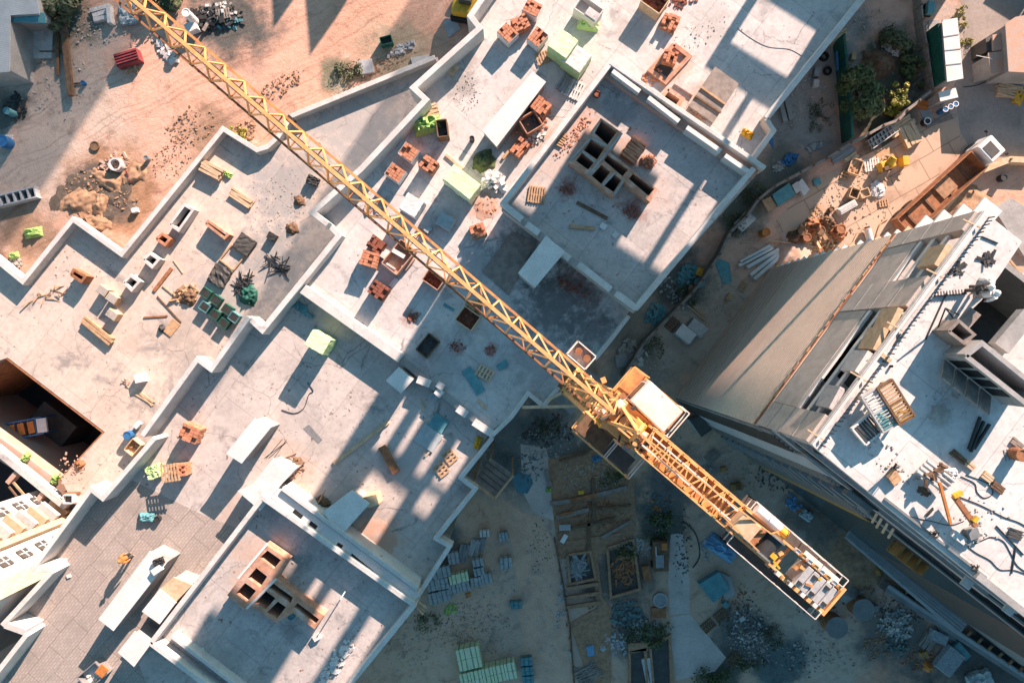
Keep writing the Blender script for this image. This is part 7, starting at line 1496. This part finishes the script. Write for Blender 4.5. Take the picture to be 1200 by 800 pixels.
board(848, 550, 0, 10, .5, .4, .3, 'ochre', 'small ochre box above yellow machine', 'box', 'box'); wood_pallet(835, 535, 0, 45, 'grey pallet frame at the tower foot', m='plank'); scatter('litter', 930, 590, 0, 14, 8, -40, 40, .1, .35, 'bluetarp', 'blue litter at the tower foot'); scatter('litter', 937, 598, 0, 8, 6, -40, 16, .12, .3, 'orange', 'orange litter at the tower foot'); wrapped(946, 604, 0, -35, (1.0, .7, .4), 'bluewrap', 'blue white sheet bundle at tower foot', 'sheet bundle', name='sheet_bundle', amp=.08)
for (px, py, l) in ((1012, 714, 'right concrete tank with round grey lid'), (981, 735, 'left concrete tank with round grey lid')):
    t = thing('round_tank', l, 'tank', P(px, py, 1.3), 0, 'round tanks with grey lids'); t.location.z = 0
    MB().cyl((0, 0, 0), (0, 0, 1.25), .88, 30).build('body', 'rust', t); MB().cyl((0, 0, 1.25), (0, 0, 1.33), .93, 30).build('lid', 'wallblue', t)
board(1027, 713, 0, 10, .45, .5, .8, 'wallblue', 'small grey box touching the right tank', 'box', 'box'); mound('rock', 996, 697, 0, .9, .7, 'wallgrey', 'grey boulder above the tanks', amp=.4, n=10)
scatter('rubbish', 1048, 728, 0, 22, 16, 20, 240, .08, .3, 'litter', 'blue white rubbish heap between tanks and slabs', hump=.4); scatter('rubbish', 1055, 740, 0, 16, 12, 0, 80, .1, .35, 'litter', 'white rubbish in the blue heap', hump=.4); scatter('rubbish', 1050, 755, 0, 16, 12, 0, 60, .1, .35, 'tealdull', 'teal rubbish below the blue heap', hump=.3)
mound('soil_mound', 1005, 655, 0, 2.8, .5, 'soilheap', 'brown soil mound at the tower foot', amp=.6); scatter('soil_clods', 1005, 665, 0, 30, 40, 30, 260, .06, .24, 'soilheap', 'brown clods around tower foot'); scatter('soil_clods', 1035, 755, 0, 30, 18, 20, 140, .06, .24, 'soilheap', 'brown clods below the tanks')
wrapped(1114, 775, 0, 52, (2.3, 1.7, .7), 'foam', 'large speckled grey insulation stack', 'insulation', name='insulation_stack', amp=.015); wrapped(1101, 747, 0, -25, (1.6, .9, .6), 'foam', 'smaller speckled grey insulation stack by the wall', 'insulation', name='insulation_stack', amp=.015); board(1128, 763, 0, -50, 1.6, .7, .5, 'teal', 'dark teal slab beside the large insulation stack', 'sheet_stack', 'sheets')
stackof('board_stack', 'timber', 1088, 752, 0, 55, 5, 1.5, .2, .15, 'plank', 'grey board stack left of smaller insulation', 2, 6); mound('scrap', 1087, 780, 0, .5, .4, 'orange', 'orange scrap beside large insulation stack', amp=.5, n=9); board(1084, 767, 0, 20, .6, .5, .4, 'ochre', 'ochre box above orange scrap', 'box', 'box'); mound('scrap', 1027, 667, 0, .8, .4, 'ochre', 'ochre scrap near the tower foot', amp=.7, n=9); wrapped(1150, 798, 0, 20, (2, 1.4, .6), 'bluewrap', 'blue white sheets at the bottom right edge', 'sheets', name='sheet_stack', amp=.1)
t = thing('low_wall', 'long grey low wall along the tower foot', 'wall', P(1120, 735, 0)); worldpart('wall', MB().wall(XY([(1040, 688), (1075, 712), (1130, 748), (1210, 800)], 1.0), 0, 1.0, .75), 'wallblue', t); worldpart('coping', MB().wall(XY([(1040, 688), (1075, 712), (1130, 748), (1210, 800)], 1.05), 1.0, 1.06, .3, .4), 'corr', t)
slab([(1090, 722), (1112, 735), (1122, 752), (1105, 745)], 0, .25, 'wallblue', 'grey slab beside the low wall')
t = thing('brace_row', 'row of dark timber braces behind the low wall', 'braces', P(1120, 715, 0))
for k in range(12):
    x, y = 1060+k*12, 690+k*8.4; worldpart('brace', MB().bar(P(x, y+6, .6), P(x+7, y-1, 2.0), .16), 'wooddark', t)
scatter('rubble', 960, 760, 0, 60, 35, 0, 180, .05, .2, 'rubble', 'grey stones left of the tanks'); scatter('rubble', 880, 540, 0, 60, 40, 35, 220, .05, .2, 'rubble', 'grey stones along the tower foot'); scatter('rubble', 1030, 700, 0, 50, 25, 35, 140, .06, .25, 'rubble', 'grey stones around tanks')
t = thing('site_hut', 'dark site hut against the tower corner', 'hut', P(818, 505, 0)); shed(t, [(808, 492), (822, 488), (835, 503), (822, 512)], 2.2, 'slate')

# more of what lies about in the shade
for i, (px, py, rx, ry, n, s0, s1, m, l) in enumerate(((700, 555, 45, 20, 160, .05, .22, 'wood', 'brown splinters over the upper trench'), (700, 600, 42, 25, 160, .05, .2, 'rust', 'rusty scraps over the lower trench'), (725, 665, 18, 34, 150, .05, .22, 'wooddark', 'dark scraps around the wide pit'), (740, 728, 26, 22, 150, .05, .22, 'slate', 'dark rubble below the wide pit'), (760, 745, 22, 14, 90, .05, .2, 'plank', 'grey scraps above the white beams'),
        (870, 730, 30, 34, 220, .04, .18, 'slate', 'dark scraps right of the apron'), (860, 700, 30, 22, 110, .04, .16, 'rust', 'brown scraps beside the sheeted crates'), (800, 640, 12, 50, 120, .04, .16, 'slate', 'dark scraps along the grey path'), (640, 505, 36, 22, 170, .05, .25, 'slate', 'dark broken ground below the mast'), (620, 545, 22, 22, 90, .05, .22, 'tealdull', 'teal grit beside the puddle'),
        (545, 735, 55, 40, 200, .03, .1, 'slate', 'dark grit left of the dirt track'), (640, 740, 22, 70, 170, .03, .1, 'rubble', 'pale grit on the dirt track'), (635, 640, 20, 40, 120, .03, .1, 'slate', 'dark grit at the top of dirt track'), (960, 690, 45, 40, 220, .04, .2, 'wooddark', 'brown crumbs under the counterweights'), (1060, 715, 40, 20, 150, .05, .2, 'slate', 'dark scraps along low wall'), (1080, 770, 30, 20, 130, .04, .2, 'rust', 'brown scraps beside insulation'),
        (920, 560, 50, 18, 150, .04, .2, 'slate', 'dark scraps at the tower foot'), (770, 520, 40, 40, 160, .04, .16, 'rubble', 'grit below the crane cab'), (830, 560, 45, 35, 150, .03, .14, 'rubble', 'grit between crane and tower'), (930, 770, 50, 26, 140, .03, .14, 'slate', 'dark grit near the bottom edge'), (700, 720, 14, 40, 100, .04, .16, 'rust', 'brown crumbs on the foundation strip'))):
    scatter('scraps', px, py, .0, rx, ry, 0 if i > 1 else -12, n, s0, s1, m, l, long_=1.7 if i < 5 else 1.2)
for i, (px, py, r, q, n, l) in enumerate(((735, 645, 1.3, .6, 420, 'low dark weeds at the head of wide pit'), (745, 745, 1.4, .7, 420, 'low dark weeds beside brown footing block'), (715, 560, 1.5, .6, 380, 'thin weeds in the shuttered trench'), (640, 500, 1.6, .7, 420, 'thin weeds on broken ground by mast'), (880, 775, 1.6, .6, 420, 'thin weeds right of the apron'), (905, 745, 1.3, .8, 360, 'thin weeds below the counterweights'), (500, 730, 1.5, .7, 360, 'thin weeds under the lower room wall'), (765, 405, 1.4, .8, 360, 'thin weeds along the dark fence foot'), (805, 345, 1.2, .9, 320, 'thin weeds beside the yellow slats'))):
    bush('weeds', l, 'weeds', px, py, r, .35, n, 'weed' if i % 2 else 'leaf', .02, q, seed=60+i, crown='leaves', sz=.11)
